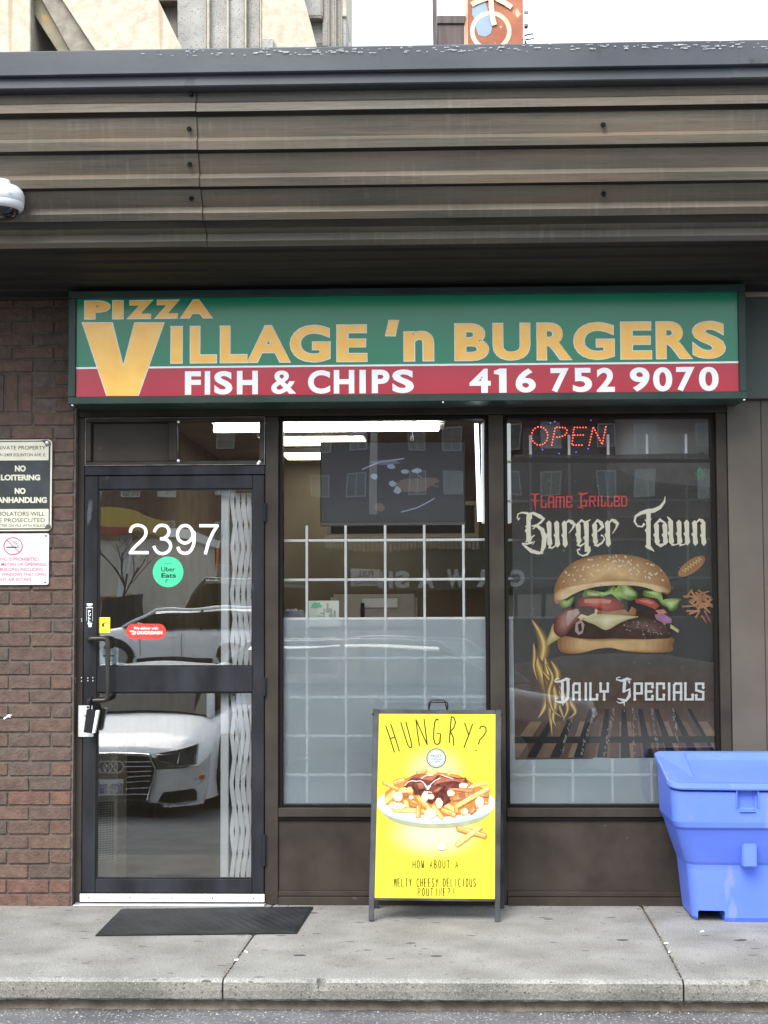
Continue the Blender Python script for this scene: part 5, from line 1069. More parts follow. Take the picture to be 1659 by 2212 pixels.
soft([(498, 1205), (515, 1175), (560, 1168), (700, 1172), (770, 1210), (760, 1240), (700, 1258), (640, 1245), (560, 1222), (510, 1225)], (.22, .025, .02), (.50, .10, .07), 6); pk_([(540, 1180), (640, 1176), (700, 1186), (690, 1205), (600, 1205), (540, 1200)], PC['tomlt']); pk_([(840, 1180), (900, 1172), (950, 1185), (985, 1220), (960, 1240), (900, 1215), (845, 1200)], PC['tom']); pk_([(860, 1184), (920, 1184), (955, 1205), (930, 1210), (880, 1196)], PC['tomlt'])
pk_([(600, 1240), (680, 1255), (780, 1240), (800, 1260), (820, 1222), (848, 1245), (840, 1275), (760, 1272), (640, 1275), (600, 1260)], PC['bundk'])
for p_, k in (([(388, 1200), (410, 1182), (440, 1186), (480, 1160), (470, 1205), (440, 1228), (410, 1232)], 'lett'), ([(528, 1160), (545, 1122), (580, 1130), (620, 1148), (680, 1125), (715, 1100), (740, 1140), (770, 1066), (805, 1100), (850, 1135), (852, 1165), (820, 1188), (770, 1178), (748, 1192), (730, 1165), (690, 1150), (640, 1168), (580, 1160), (545, 1168)], 'lett'), ([(890, 1130), (950, 1128), (985, 1126), (1000, 1160), (1010, 1190), (1050, 1175), (1115, 1178), (1100, 1200), (1085, 1238), (1050, 1252), (1030, 1228), (1000, 1215), (970, 1180), (930, 1160), (895, 1165)], 'lett'), ([(770, 1085), (800, 1110), (840, 1140), (835, 1162), (790, 1160), (762, 1140)], 'lettlt'), ([(560, 1132), (620, 1152), (690, 1135), (660, 1152), (600, 1162), (560, 1155)], 'lettlt'), ([(1010, 1195), (1060, 1185), (1100, 1186), (1060, 1235), (1040, 1225)], 'lettlt'), ([(900, 1136), (975, 1136), (990, 1170), (940, 1150)], 'lettlt')): soft(p_, (.10, .17, .04) if k == 'lett' else (.30, .40, .14), (.34, .46, .15) if k == 'lett' else (.50, .60, .30), 5, sh=.6)
soft([(362, 1195), (360, 1130), (372, 1085), (405, 1025), (460, 970), (540, 935), (640, 918), (760, 914), (850, 926), (930, 955), (990, 995), (1030, 1045), (1050, 1095), (1052, 1130), (1030, 1152), (1000, 1135), (940, 1115), (860, 1102), (740, 1098), (620, 1106), (520, 1130), (440, 1165), (400, 1190), (380, 1210)], (.30, .15, .06), (.66, .44, .22), 10, foc=(690, 1010), sh=.80)
soft([(370, 1180), (372, 1140), (420, 1112), (520, 1090), (640, 1075), (760, 1070), (880, 1076), (990, 1098), (1042, 1125), (1025, 1142), (940, 1112), (860, 1098), (740, 1094), (620, 1102), (520, 1124), (440, 1158), (390, 1186)], (.46, .27, .12), (.68, .50, .30), 4, sh=.12)
for i in range(78):
    a_ = rq.uniform(0, PI); r = rq.uniform(.25, 1) ** .6; x = 705 + 325 * r * math.cos(a_); y = 1075 - 152 * r * math.sin(a_)
    if y > 1045 and rq.random() < .6: continue
    s_ = rq.uniform(6, 10); an = rq.uniform(0, PI); pk_([(x + s_ * math.cos(t) * math.cos(an) - s_ * .55 * math.sin(t) * math.sin(an), y + s_ * math.cos(t) * math.sin(an) + s_ * .55 * math.sin(t) * math.cos(an)) for t in [k * PI / 4 for k in range(8)]], PC['seed'])
soft([(505, 1290), (540, 1296), (600, 1270), (700, 1272), (860, 1282), (800, 1300), (740, 1325), (668, 1363), (600, 1330), (560, 1316)], (.50, .43, .22), (.74, .70, .50), 6)
soft([(370, 1290), (400, 1262), (430, 1238), (480, 1232), (512, 1250), (515, 1290), (480, 1330), (450, 1370), (420, 1402), (385, 1400), (358, 1370), (360, 1320)], (.13, .035, .03), (.40, .20, .17), 7, sh=.7); pk_([(440, 1250), (500, 1236), (512, 1262), (470, 1300), (440, 1340), (430, 1300)], PC['baconlt']); pk_([(488, 1320), (520, 1300), (540, 1330), (530, 1380), (505, 1392), (484, 1370)], PC['baconlt']); pk_([(500, 1330), (520, 1320), (526, 1365), (506, 1375)], PC['meat'])
pk_([(500, 1288), (520, 1268), (560, 1280), (600, 1262), (605, 1235), (618, 1245), (612, 1275), (570, 1296), (530, 1292), (520, 1305)], PC['cheese'])
pk_([(955, 1272), (1000, 1262), (1056, 1296), (1055, 1322), (1010, 1325), (965, 1300)], PC['onion']); pk_([(1050, 1328), (1100, 1362), (1096, 1380), (1048, 1350)], PC['cheese']); pk_([(960, 1245), (1010, 1240), (1030, 1262), (980, 1270)], PC['tomlt'])
# hot dog and fries
def rotp(pts, cx, cy, a_): return [(cx + x * math.cos(a_) - y * math.sin(a_), cy + x * math.sin(a_) + y * math.cos(a_)) for x, y in pts]
pk_(rotp([(95 * math.cos(t * PI / 12), 38 * math.sin(t * PI / 12)) for t in range(24)], 1175, 985, -.62), PC['dog']); pk_(rotp([(80 * math.cos(t * PI / 12), 16 * math.sin(t * PI / 12) - 8) for t in range(24)], 1178, 985, -.62), PC['bundk'])
mb = MB(); pl2[0] += 2; fB = lambda x, y, e=0: Bm(x, y, .000013 * pl2[0] + e * .3)
stroke(mb, rotp([(-65 + i * 10, 10 * (1 if i % 2 else -1) - 4) for i in range(14)], 1180, 980, -.62), 6, fB); mb.build('printed_art', PC['must'], po)
for i in range(34):
    x = 1215 + rq.gauss(0, 42); y = 1195 + rq.gauss(0, 40); a_ = rq.uniform(-1.4, 1.4); L_ = rq.uniform(22, 42); pk_(rotp([(-L_, -6), (L_, -5), (L_ + 2, 4), (-L_, 6)], min(max(x, 1150), 1272), y, a_), PC['fr' if i % 3 else 'dog'])
for i in range(26): x = rq.uniform(160, 1280); y = rq.uniform(470, 1900); s_ = rq.uniform(2, 6); pk_([(x - s_, y - s_), (x + s_ * .6, y - s_ * .8), (x + s_, y + s_), (x - s_ * .4, y + s_ * 1.2)], PC['ash'])
# halal style leaf emblem
mb = MB(); pl2[0] += 2; f = lambda x, y, e=0: Bm(x, y, .000013 * pl2[0] + e * .3)
for dx in (-18, -9, 0, 9, 18): stroke(mb, [(1223 + dx, 455 - abs(dx) * .4), (1223 + dx, 415 + abs(dx) * .8), (1223 + dx * .3, 392 + abs(dx) * .6)], 4.5, f)
stroke(mb, [(1200, 425), (1196, 440), (1210, 458), (1236, 458), (1250, 440), (1246, 425)], 4, f); gly(mb, 'HALAL', 1196, 463, 1250, 473, f, .02); mb.build('halal_mark', PC['green'], po)
# blackletter and spurred lettering, drawn as polygons in the photo crops
KT = crop(1920, 1780, 800 / 1659); KD = crop(2000, 2480, 720 / 1659)
pl2[0] += 3
def mk2(K): return lambda x, y, e=0: (lambda q: (q[0], PY - .000013 * pl2[0] - e * .3, q[1]))(U(*K(x, y), PY - .002))
fT = mk2(KT); fD = mk2(KD)
def taper(mb, pts, ws, f):
    n = len(pts); Lf, Rt = [], []
    for i, p in enumerate(pts):
        a = pts[max(i - 1, 0)]; b = pts[min(i + 1, n - 1)]; dx, dy = b[0] - a[0], b[1] - a[1]; d = math.hypot(dx, dy) or 1; h = ws[i] / 2
        Lf.append((p[0] - dy / d * h, p[1] + dx / d * h)); Rt.append((p[0] + dy / d * h, p[1] - dx / d * h))
    mb_l = rq.uniform(0, 4e-4); vs = [f(x, y, mb_l) for x, y in Lf] + [f(x, y, mb_l) for x, y in Rt]; mb.add(vs, [(i, i + 1, n + i + 1, n + i) for i in range(n - 1)])
def stem(mb, x, y0, y1, f, w_=32, top=True, bot=True, mid=True):
    h = w_ / 2; q = []
    q += [(x - h - 8, y0 + 20), (x - h * .2, y0 - 2), (x + h, y0 + 18)] if top else [(x - h, y0), (x + h, y0)]
    ym = (y0 + y1) / 2 + 10
    q += [(x + h, ym - 22), (x + h, ym + 20)]
    q += [(x + h + 8, y1 - 22), (x + h * .2, y1 + 4), (x - h, y1 - 18)] if bot else [(x + h, y1), (x - h, y1)]
    q += ([(x - h, ym + 22), (x - h - 12, ym), (x - h, ym - 18)] if mid else [])
    e = rq.uniform(0, 4e-4); mb.add([f(*p, e) for p in q], [tuple(range(len(q)))])
mb = MB()
# B
taper(mb, [(62, 335), (50, 350), (40, 335), (45, 308), (75, 295), (115, 300), (140, 322), (140, 345)], [6, 18, 10, 9, 12, 20, 34, 30], fT); stem(mb, 128, 320, 530, fT, 34, top=False)
taper(mb, [(120, 305), (165, 300), (215, 325), (245, 345), (225, 370), (190, 395), (160, 425)], [8, 22, 30, 26, 18, 12, 8], fT); taper(mb, [(150, 400), (190, 395), (235, 430), (252, 490), (245, 560), (225, 612)], [8, 22, 34, 38, 34, 16], fT)
taper(mb, [(75, 535), (105, 560), (150, 595), (200, 608), (242, 612)], [6, 18, 30, 26, 10], fT); taper(mb, [(78, 532), (110, 540), (150, 530), (175, 520), (160, 545)], [6, 14, 16, 10, 6], fT); taper(mb, [(100, 400), (120, 408)], [4, 24], fT); taper(mb, [(105, 525), (140, 500), (175, 470)], [10, 16, 8], fT)
# u r g e r
stem(mb, 290, 358, 560, fT); stem(mb, 350, 358, 565, fT); taper(mb, [(285, 560), (310, 572), (340, 550)], [26, 14, 10], fT); stem(mb, 410, 358, 565, fT); taper(mb, [(415, 380), (440, 358), (462, 368), (485, 388), (470, 420), (440, 455)], [10, 20, 32, 26, 12, 4], fT)
stem(mb, 517, 372, 540, fT, 32); stem(mb, 580, 360, 600, fT, 32, bot=False); taper(mb, [(505, 390), (540, 355), (570, 375), (610, 350)], [10, 20, 22, 6], fT); taper(mb, [(505, 540), (530, 556), (570, 530)], [20, 18, 8], fT)
taper(mb, [(595, 560), (600, 590), (585, 620), (550, 632), (515, 615), (508, 585), (530, 580)], [26, 24, 18, 12, 12, 12, 18], fT)
stem(mb, 645, 372, 545, fT, 32); taper(mb, [(630, 390), (665, 355), (690, 375), (705, 405), (680, 430), (660, 445)], [10, 22, 30, 26, 14, 6], fT); taper(mb, [(640, 540), (665, 552), (700, 530), (718, 500), (708, 478), (690, 470)], [26, 22, 14, 12, 10, 16], fT)
stem(mb, 745, 355, 560, fT); taper(mb, [(750, 380), (775, 352), (798, 362), (820, 382), (808, 415), (780, 460)], [10, 20, 32, 26, 12, 4], fT)
# T o w n
taper(mb, [(1190, 168), (1185, 210), (1150, 255), (1100, 280), (1050, 285), (1000, 300), (960, 325), (952, 365), (975, 400), (1010, 405), (1030, 380)], [3, 16, 26, 34, 34, 26, 20, 16, 14, 14, 20], fT)
stem(mb, 1060, 285, 560, fT, 34, top=False, bot=False); taper(mb, [(1035, 555), (1060, 560), (1085, 580), (1105, 598)], [10, 36, 20, 4], fT); taper(mb, [(1030, 350), (1045, 362), (1085, 345)], [4, 20, 6], fT)
stem(mb, 1125, 372, 545, fT); stem(mb, 1190, 372, 545, fT); taper(mb, [(1108, 390), (1150, 352), (1195, 380)], [12, 26, 12], fT); taper(mb, [(1118, 535), (1155, 552), (1195, 535)], [12, 28, 12], fT)
stem(mb, 1235, 345, 545, fT); taper(mb, [(1205, 326), (1222, 345), (1240, 370)], [4, 18, 26], fT); stem(mb, 1300, 352, 545, fT); stem(mb, 1360, 352, 548, fT); taper(mb, [(1240, 545), (1270, 545), (1300, 535)], [20, 10, 12], fT); taper(mb, [(1300, 548), (1330, 545), (1358, 535)], [20, 10, 12], fT)
stem(mb, 1422, 355, 552, fT); stem(mb, 1487, 372, 552, fT); taper(mb, [(1425, 380), (1455, 350), (1475, 360), (1500, 385)], [8, 18, 30, 16], fT)
mb.build('blackletter_title', PC['cream'], po)
# spurred small caps: block strokes with little points
SP = {'L': [[(0, 0), (0, 1), (1, 1), (1, .72)]], 'A': [[(0, 1), (0, .12), (.2, 0), (1, 0), (1, 1)], [(0, .56), (1, .56)]], 'M': [[(0, 1), (0, .05), (1, .05), (1, 1)], [(.5, .05), (.5, 1)]], 'E': [[(1, .22), (1, 0), (0, 0), (0, 1), (1, 1), (1, .8)], [(0, .5), (.8, .5)]], 'R': [[(0, 1), (0, 0), (1, 0), (1, .45), (0, .5)], [(.55, .5), (1, 1)]], 'I': [[(.5, 0), (.5, 1)]], 'D': [[(0, 0), (.8, 0), (1, .2), (1, .8), (.8, 1), (0, 1), (0, 0)]],
      'Y': [[(0, 0), (0, .5), (1, .5), (1, 0)], [(.5, .5), (.5, 1)]], 'P': [[(0, 1), (0, 0), (1, 0), (1, .62), (0, .62)]], 'C': [[(1, .28), (1, 0), (0, 0), (0, 1), (1, 1), (1, .72)]], 'S': [[(1, .25), (1, 0), (0, 0), (0, .42), (1, .55), (1, 1), (0, 1), (0, .75)]]}
def spur(mb, ch, x0, x1, y0, y1, w_, f):
    ix0, ix1, iy0, iy1 = x0 + w_ / 2, x1 - w_ / 2, y0 + w_ / 2, y1 - w_ / 2
    if ch == 'I': ix0 = ix1 = (x0 + x1) / 2
    for pl_ in SP[ch]:
        pts = [(ix0 + u * (ix1 - ix0), iy0 + v * (iy1 - iy0)) for u, v in pl_]
        a, b = pts[0], pts[1]; c, d = pts[-1], pts[-2]
        for (p, q) in zip(pts, pts[1:]):
            e = rq.uniform(0, 4e-4); dx, dy = q[0] - p[0], q[1] - p[1]; L_ = math.hypot(dx, dy) or 1; ux, uy = dx / L_ * w_ / 2, dy / L_ * w_ / 2
            mb.add([f(p[0] - ux - uy, p[1] - uy + ux, e), f(q[0] + ux - uy, q[1] + uy + ux, e), f(q[0] + ux + uy, q[1] + uy - ux, e), f(p[0] - ux + uy, p[1] - uy - ux, e)], [(0, 1, 2, 3)])
        for p in (pts[0], pts[-1]):
            s_ = w_ * (.62 if ch == 'I' else .78); e = rq.uniform(0, 4e-4); mb.add([f(p[0] - s_, p[1], e), f(p[0], p[1] - s_, e), f(p[0] + s_, p[1], e), f(p[0], p[1] + s_, e)], [(0, 1, 2, 3)])
mb = MB(); pl2[0] += 2
for ch, x0, x1 in (('L', 222, 270), ('A', 280, 328), ('M', 338, 410), ('E', 420, 470), ('R', 598, 650), ('I', 658, 682), ('L', 690, 730), ('L', 738, 782), ('E', 790, 838), ('D', 846, 896)): spur(mb, ch, x0, x1, 165, 250 if x0 > 500 else 258, 12, fT)
taper(mb, [(140, 160), (150, 150), (180, 155), (212, 150)], [5, 12, 16, 8], fT); taper(mb, [(178, 155), (178, 215), (182, 282)], [18, 18, 4], fT); taper(mb, [(150, 195), (178, 205), (208, 198)], [6, 14, 6], fT)
taper(mb, [(510, 156), (525, 145), (552, 152), (588, 142)], [5, 14, 18, 8], fT); stroke(mb, [(536, 152), (536, 250)], 15, fT); stroke(mb, [(530, 244), (584, 244)], 13, fT); stroke(mb, [(577, 250), (577, 198)], 14, fT); stroke(mb, [(584, 203), (556, 203)], 10, fT); taper(mb, [(510, 240), (518, 258), (540, 256), (556, 268)], [5, 10, 14, 3], fT)
mb.build('small_caps_line', PC['redp'], po)
mb = MB(); pl2[0] += 2
for ch, x0, x1 in (('A', 335, 408), ('I', 432, 472), ('L', 482, 560), ('Y', 570, 652), ('P', 865, 945), ('E', 962, 1038), ('C', 1058, 1136), ('I', 1152, 1192), ('A', 1205, 1285), ('L', 1302, 1385), ('S', 1396, 1476)): spur(mb, ch, x0, x1, 182, 338, 20, fD)
taper(mb, [(190, 185), (185, 165), (200, 148), (225, 150)], [6, 10, 10, 6], fD); taper(mb, [(190, 178), (240, 172), (290, 150), (318, 155)], [10, 22, 24, 8], fD); taper(mb, [(250, 180), (250, 250), (252, 330), (255, 385)], [24, 24, 26, 4], fD); taper(mb, [(298, 160), (300, 240), (296, 320), (262, 352), (225, 352), (190, 345)], [26, 26, 24, 22, 20, 6], fD); taper(mb, [(192, 345), (190, 325), (210, 315)], [8, 10, 6], fD)
taper(mb, [(718, 165), (718, 145), (745, 135), (752, 140)], [6, 10, 8, 5], fD); taper(mb, [(718, 158), (760, 168), (810, 150), (845, 155)], [8, 20, 26, 10], fD); taper(mb, [(788, 165), (785, 220), (780, 268)], [28, 28, 22], fD); taper(mb, [(770, 268), (830, 240), (828, 300), (800, 338), (760, 330), (725, 320)], [8, 26, 28, 24, 18, 6], fD); taper(mb, [(720, 345), (740, 360), (785, 350), (785, 385)], [6, 10, 24, 4], fD); taper(mb, [(825, 165), (830, 195)], [24, 4], fD)
mb.build('small_caps_line', PC['wht'], po)

# ================================================================== BLUE BIN
bn = thing('recycling_bin', 'large blue plastic recycling bin with a sloping lid at the right edge', 'bin', (1.44, -.25, 0))
BLUE = M('flare_paled_blue_plastic', (.085, .155, .62), (.11, .185, .66), rough=.45, nscale=2.5, bump=.08, bscale=90, wear=((.15, .20, .62), 7, .64, (1, 1, .35)))  # base blue lightened partway towards lens-flare haze
XC = 1.50; YBK = -.045
def ring(xl, yf, z, r, n=6, ztilt=0, yb=YBK, bulge=.012):
    xr = 2 * XC - xl; o_ = []
    for cx, cy, a0, rr in ((xl + r, yf + r, 180, r), (xr - r, yf + r, 270, r), (xr - .03, yb - .03, 0, .03), (xl + .03, yb - .03, 90, .03)):
        for i in range(n + 1): a_ = math.radians(a0 + 90 * i / n); o_.append((cx + rr * math.cos(a_), cy + rr * math.sin(a_)))
        if a0 == 180:
            for i in range(1, 8): t = i / 8; o_.append((xl + r + (xr - xl - 2 * r) * t, yf - bulge * math.sin(PI * t)))
    return [(x, y, z + ztilt * (y - yf)) for x, y in o_]
def loft(rings, cap0=True, cap1=True):
    mb = MB(); k = len(rings[0])
    for r_ in rings: mb.v += r_
    for i in range(len(rings) - 1):
        for j in range(k): mb.f.append((i * k + j, i * k + (j + 1) % k, (i + 1) * k + (j + 1) % k, (i + 1) * k + j))
    if cap0: mb.f.append(tuple(range(k - 1, -1, -1)))
    if cap1: mb.f.append(tuple((len(rings) - 1) * k + j for j in range(k)))
    return mb
TT = (.735 - .635) / .475
body = loft([ring(1.192, -.378, .0, .06), ring(1.180, -.388, .02, .06), ring(1.158, -.402, .24, .06), ring(1.154, -.405, .262, .06), ring(1.148, -.414, .275, .06), ring(1.122, -.452, .35, .06), ring(1.096, -.492, .432, .06), ring(1.088, -.506, .446, .06), ring(1.078, -.511, .47, .06), ring(1.070, -.514, .607, .06, ztilt=TT * .95)])
bo = body.build('body', BLUE, bn)
def cut(o, boxes):
    for (x0, x1, y0, y1, z0, z1, bv) in boxes:
        me = MB().box(x0, x1, y0, y1, z0, z1).mesh('cutter', bevel=bv, seg=3); c = bpy.data.objects.new('cutter', me); col.objects.link(c)
        md = o.modifiers.new('b', 'BOOLEAN'); md.operation = 'DIFFERENCE'; md.object = c; md.solver = 'EXACT'
        bpy.context.view_layer.update(); dg = bpy.context.evaluated_depsgraph_get(); new = bpy.data.meshes.new_from_object(o.evaluated_get(dg)); o.modifiers.clear(); o.data = new; bpy.data.objects.remove(c)
bpy.context.view_layer.update()
nx0 = U(1591, 1740, -.51)[0]; nx1 = U(1636, 1740, -.51)[0]; nz0 = U(1600, 1751, -.51)[1]
fx0 = U(1509, 1980, -.39)[0]; fx1 = U(1566, 1980, -.39)[0]; fz1 = U(1530, 1967, -.39)[1]
cut(bo, [(nx0, nx1, -.60, -.495, nz0, .76, .012), (fx0, fx1, -.5, .1, -.1, fz1, .004)])
bpy.context.view_layer.update()
for a_ in ((nx0 - .004, nx0 + .001, nz0 + .012, .628), (nx1 - .001, nx1 + .004, nz0 + .012, .628)): BX('latch_rim', BLUE, bn, a_[0], a_[1], -.533, -.515, a_[2], a_[3], .002)
BX('latch_rim', BLUE, bn, nx0 + .010, nx1 - .010, -.534, -.516, nz0 - .004, nz0 + .001, .002)
# scuffs on the blue plastic
lx0_, lz1_ = U(1600, 1820, -.45); lx1_, lz0_ = U(1632, 1871, -.45)
BX('latch_block', BLUE, bn, lx0_, lx1_, -.490, -.40, lz0_, lz1_, .006, seg=2)
zl = .616
lid = loft([ring(1.068, -.518, zl + .001, .06, ztilt=TT), ring(1.059, -.528, zl + .003, .065, ztilt=TT), ring(1.057, -.530, zl + .010, .065, ztilt=TT), ring(1.059, -.528, zl + .026, .065, ztilt=TT), ring(1.067, -.520, zl + .031, .06, ztilt=TT),
            [(XC + (x - XC) * .72, -.29 + (y + .29) * .70, z) for x, y, z in ring(1.067, -.520, zl + .031, .06, ztilt=TT)]], cap0=False, cap1=False)
k = len(ring(1.0, -.5, 0, .07)); last = lid.v[-k:]
fl_ = [(XC + (x - XC) * .985, -.28 + (y + .28) * .97, z - .034 * min(max((y + .45) / .3, 0.05), 1)) for x, y, z in last]
b0 = len(lid.v) - k; b1 = len(lid.v); lid.v += fl_
for j in range(k): lid.f.append((b0 + j, b0 + (j + 1) % k, b1 + (j + 1) % k, b1 + j))
lid.f.append(tuple(b1 + j for j in range(k)))
lid.build('lid', BLUE, bn)

# ================================================================== CONCRETE BUILDING BEHIND
ctw = thing('concrete_building', 'pale concrete building with slanting buttresses and ribbed grey panels behind the canopy', 'building', (-4, 13, 0))
CCR = M('cream_exposed_aggregate', (.33, .30, .235), (.42, .385, .31), rough=.95, nscale=9, bump=.6, bscale=26, wear=((.30, .235, .16), 1.3, .66, (3, 1, .12)))
CGR = concrete('grey_exposed_aggregate', (.25, .245, .235), (.34, .33, .315), [((.13, .125, .12), 40, .3, (1, 1, 1)), ((.34, .33, .31), 55, .3, (1, 1, 1)), ((.15, .145, .14), 27, .2, (1, 1, 1))])
CDK = M('dark_weathered_strut', (.16, .14, .12), (.26, .24, .20), rough=.95, nscale=6, bump=.8, bscale=30, wear=((.22, .15, .06), 1.2, .66, (1, 1, 1)))
MOSS = M('mossy_concrete_edge', (.17, .16, .12), (.25, .22, .15), rough=.95, nscale=3, bump=.5, bscale=30, wear=((.40, .22, .08), 2, .68, (1, 1, 1)))
KC3 = crop(0, 0, 900 / 1659); KC4 = crop(850, 0, 550 / 1659)
def bgp(K, pts, y0, y1, name, mat, par): return MB().prism([U(*K(x, y), y0) for x, y in pts], y0, y1).build(name, mat, par, bevel=.01)
lowc = 900; up = -1500
def sl(xa, ya, xb, yb, y): return xa + (xb - xa) * (y - ya) / (yb - ya)
bgp(KC3, [(-900, up), (210, up), (210, lowc), (-900, lowc)], 12.5, 14, 'wall_slab', CCR, ctw)
bgp(KC3, [(190, up), (1300, up), (1300, lowc), (190, lowc)], 14.05, 14.6, 'brick_infill', M('pink_brick_infill', (.30, .17, .13), (.38, .24, .19), rough=.9, nscale=3, bump=.3), ctw)
for i in range(5): bgp(KC3, [(212 + i * 14, 150 + i * 45), (380, 440 + i * 60), (378, 445 + i * 60), (212 + i * 14, 155 + i * 45)], 13.9, 14.04, 'infill_joint', MOSS, ctw)
L1 = lambda y: sl(170, 0, 390, 340, y); L2 = lambda y: sl(290, 0, 475, 335, y); L3 = lambda y: sl(430, 0, 650, 335, y); L4 = lambda y: sl(1095, 0, 1255, 330, y)
bgp(KC3, [(L1(-300), -300), (L2(-300), -300), (L2(lowc), lowc), (L1(lowc), lowc)], 12.7, 13.6, 'strut_edge', MOSS, ctw)
bgp(KC3, [(L2(-300), -300), (L3(-300), -300), (L3(lowc), lowc), (L2(lowc), lowc)], 12.55, 13.6, 'strut', CDK, ctw)
bgp(KC3, [(L3(-300) + 1, -300), (L4(-300), -300), (L4(lowc), lowc), (L3(lowc) + 1, lowc)], 12.4, 13.9, 'buttress', CCR, ctw)
bgp(KC3, [(1090, -4), (1255, -4), (1255, 3), (1090, 3)], 13.35, 13.7, 'ledge', CDK, ctw)
bgp(KC3, [(1060, up), (1226, up), (1226, lowc), (1060, lowc)], 13.6, 13.9, 'recess_panel', M('recess_concrete', (.20, .18, .17), (.34, .31, .30), rough=.95, nscale=8, stretch=(4, 1, .1)), ctw)
bgp(KC3, [(1226, up), (1430, up), (1430, lowc), (1226, lowc)], 13.2, 13.9, 'ribbed_panel', CGR, ctw); bgp(KC3, [(1430, up), (1447, up), (1447, lowc), (1430, lowc)], 13.14, 13.9, 'rib_fin', CCR, ctw); bgp(KC3, [(1447, up), (1585, up), (1585, lowc), (1447, lowc)], 13.24, 13.9, 'ribbed_panel', CGR, ctw)
for a in (2, 202, 377): bgp(KC4, [(a, up), (a + 22, up), (a + 22, lowc), (a, lowc)], 13.11, 13.9, 'rib_fin', CCR, ctw)
for a, b, y in ((25, 202, 13.18), (225, 377, 13.22)): bgp(KC4, [(a, up), (b, up), (b, lowc), (a, lowc)], y, 13.9, 'ribbed_panel', CGR, ctw)
for xf in (1433, 1570): pass
L5 = lambda y: sl(880, 0, 1022, 530, y)
bgp(KC4, [(400, -600), (L5(-600), -600), (L5(lowc), lowc), (400, lowc)], 13.0, 14.9, 'buttress', CCR, ctw)
bgp(KC4, [(398, 430), (528, 430), (528, lowc), (398, lowc)], 12.92, 12.99, 'stub_wall', CGR, ctw)
bgp(KC4, [(860, up), (1072, up), (1072, 180), (860, 180)], 13.45, 14.9, 'ribbed_panel', CGR, ctw); bgp(KC4, [(935, 181), (1078, 181), (1078, 208), (935, 208)], 13.44, 13.76, 'ledge', CDK, ctw)
bgp(KC4, [(900, 181), (1150, 181), (1150, 500), (900, 500)], 13.6, 14.9, 'ribbed_panel', CGR, ctw); bgp(KC4, [(1015, 500), (1160, 500), (1160, 524), (1015, 524)], 13.44, 13.61, 'ledge', CDK, ctw)
for a in (1073, 1151, 1229, 1298): bgp(KC4, [(a, up), (a + 10, up), (a + 10, lowc if a > 1080 else 178), (a, lowc if a > 1080 else 178)], 13.42, 14.9, 'rib_fin', CCR, ctw)
for a, b in ((1084, 1150), (1162, 1228), (1240, 1297)): bgp(KC4, [(a, up), (b, up), (b, lowc), (a, lowc)], 13.5, 14.9, 'ribbed_panel', CGR, ctw)
bgp(KC4, [(1309, up), (1356, up), (1356, 185), (1309, 185)], 13.4, 14.9, 'rib_fin', CCR, ctw); bgp(KC4, [(1309, 186), (1354, 186), (1354, lowc), (1309, lowc)], 13.45, 14.9, 'ribbed_panel', CGR, ctw); bgp(KC4, [(1368, 478), (1414, 478), (1414, lowc), (1368, lowc)], 13.5, 14.9, 'stub_wall', CGR, ctw)

# rusty rooftop pylon
rpn = thing('rooftop_pylon', 'rusty painted steel sign pylon with a dark metal box frame above the roof', 'sign pylon', (1.2, 6, 3.7))
KR = crop(1560, 0, 500 / 1659); RY = 6.0
RUST = M('rusted_red_steel', (.23, .075, .05), (.34, .13, .075), rough=.85, nscale=3, bump=.3, wear=((.42, .34, .24), 16, .60, (1, 1, .5)))
DPL = M('dark_purple_brown_steel', (.075, .058, .058), (.11, .088, .085), rough=.7, nscale=8, stretch=(3, 1, .3), bump=.2)
def rp_(pts, y0, y1, name, mat, bev=.004): return MB().prism([U(*KR(x, y), y0) for x, y in pts], y0, y1).build(name, mat, rpn, bevel=bev)
rp_([(190, -700), (258, -700), (262, 700), (215, 700)], RY, RY + .12, 'post', DPL); rp_([(262, 192), (618, 192), (600, 290), (262, 290)], RY + .01, RY + .12, 'box_rail', DPL); rp_([(262, 294), (600, 294), (600, 700), (262, 700)], RY + .03, RY + .10, 'box_panel', DPL)
rp_([(655, -700), (1320, -700), (1328, 700), (658, 700)], RY, RY + .5, 'sign_case', RUST); rp_([(622, -700), (652, -700), (655, 700), (598, 700), (598, 240), (622, 150)], RY + .03, RY + .45, 'case_side', M('cream_rusty_trim', (.42, .24, .16), (.55, .45, .34), rough=.8, nscale=10, stretch=(3, 1, .3)))
rp_([(1321, -700), (1332, -700), (1352, 700), (1329, 700)], RY + .02, RY + .5, 'case_edge', WHITEM)
CRW = M('drippy_cream_paint', (.48, .43, .34), (.50, .30, .15), rough=.7, nscale=7, stretch=(4, 1, .4), lo=.5, hi=.7); PBL = M('pale_blue_paint', (.20, .27, .38), (.24, .32, .44), rough=.7, nscale=4)
fR = lambda x, y, e=0: (lambda q: (q[0], RY - .004 - e * 40, q[1]))(U(*KR(x, y), RY))
mb = MB(); mb.add([fR(720 + 0, 300, 0)] and [(lambda q: (q[0], RY - .003, q[1]))(U(*KR(x, y), RY)) for x, y in ((700, 95), (860, 10), (900, 150), (930, 200), (950, 330), (930, 420), (860, 460), (780, 440), (745, 350), (740, 260), (700, 190))], [tuple(range(11))]); mb.build('blue_paint', PBL, rpn)
mb = MB(); stroke(mb, [(690, 65), (740, 35), (800, 10), (880, -20), (1000, -30)], 66, fR); stroke(mb, [(930, -60), (940, 120), (955, 250), (975, 320)], 66, fR); stroke(mb, [(1000, -10), (1100, 40), (1190, 100)], 62, fR)
stroke(mb, arc(930, 390, 230, 225, 0, 360, 40), 56, fR); mb.build('painted_lettering', CRW, rpn)
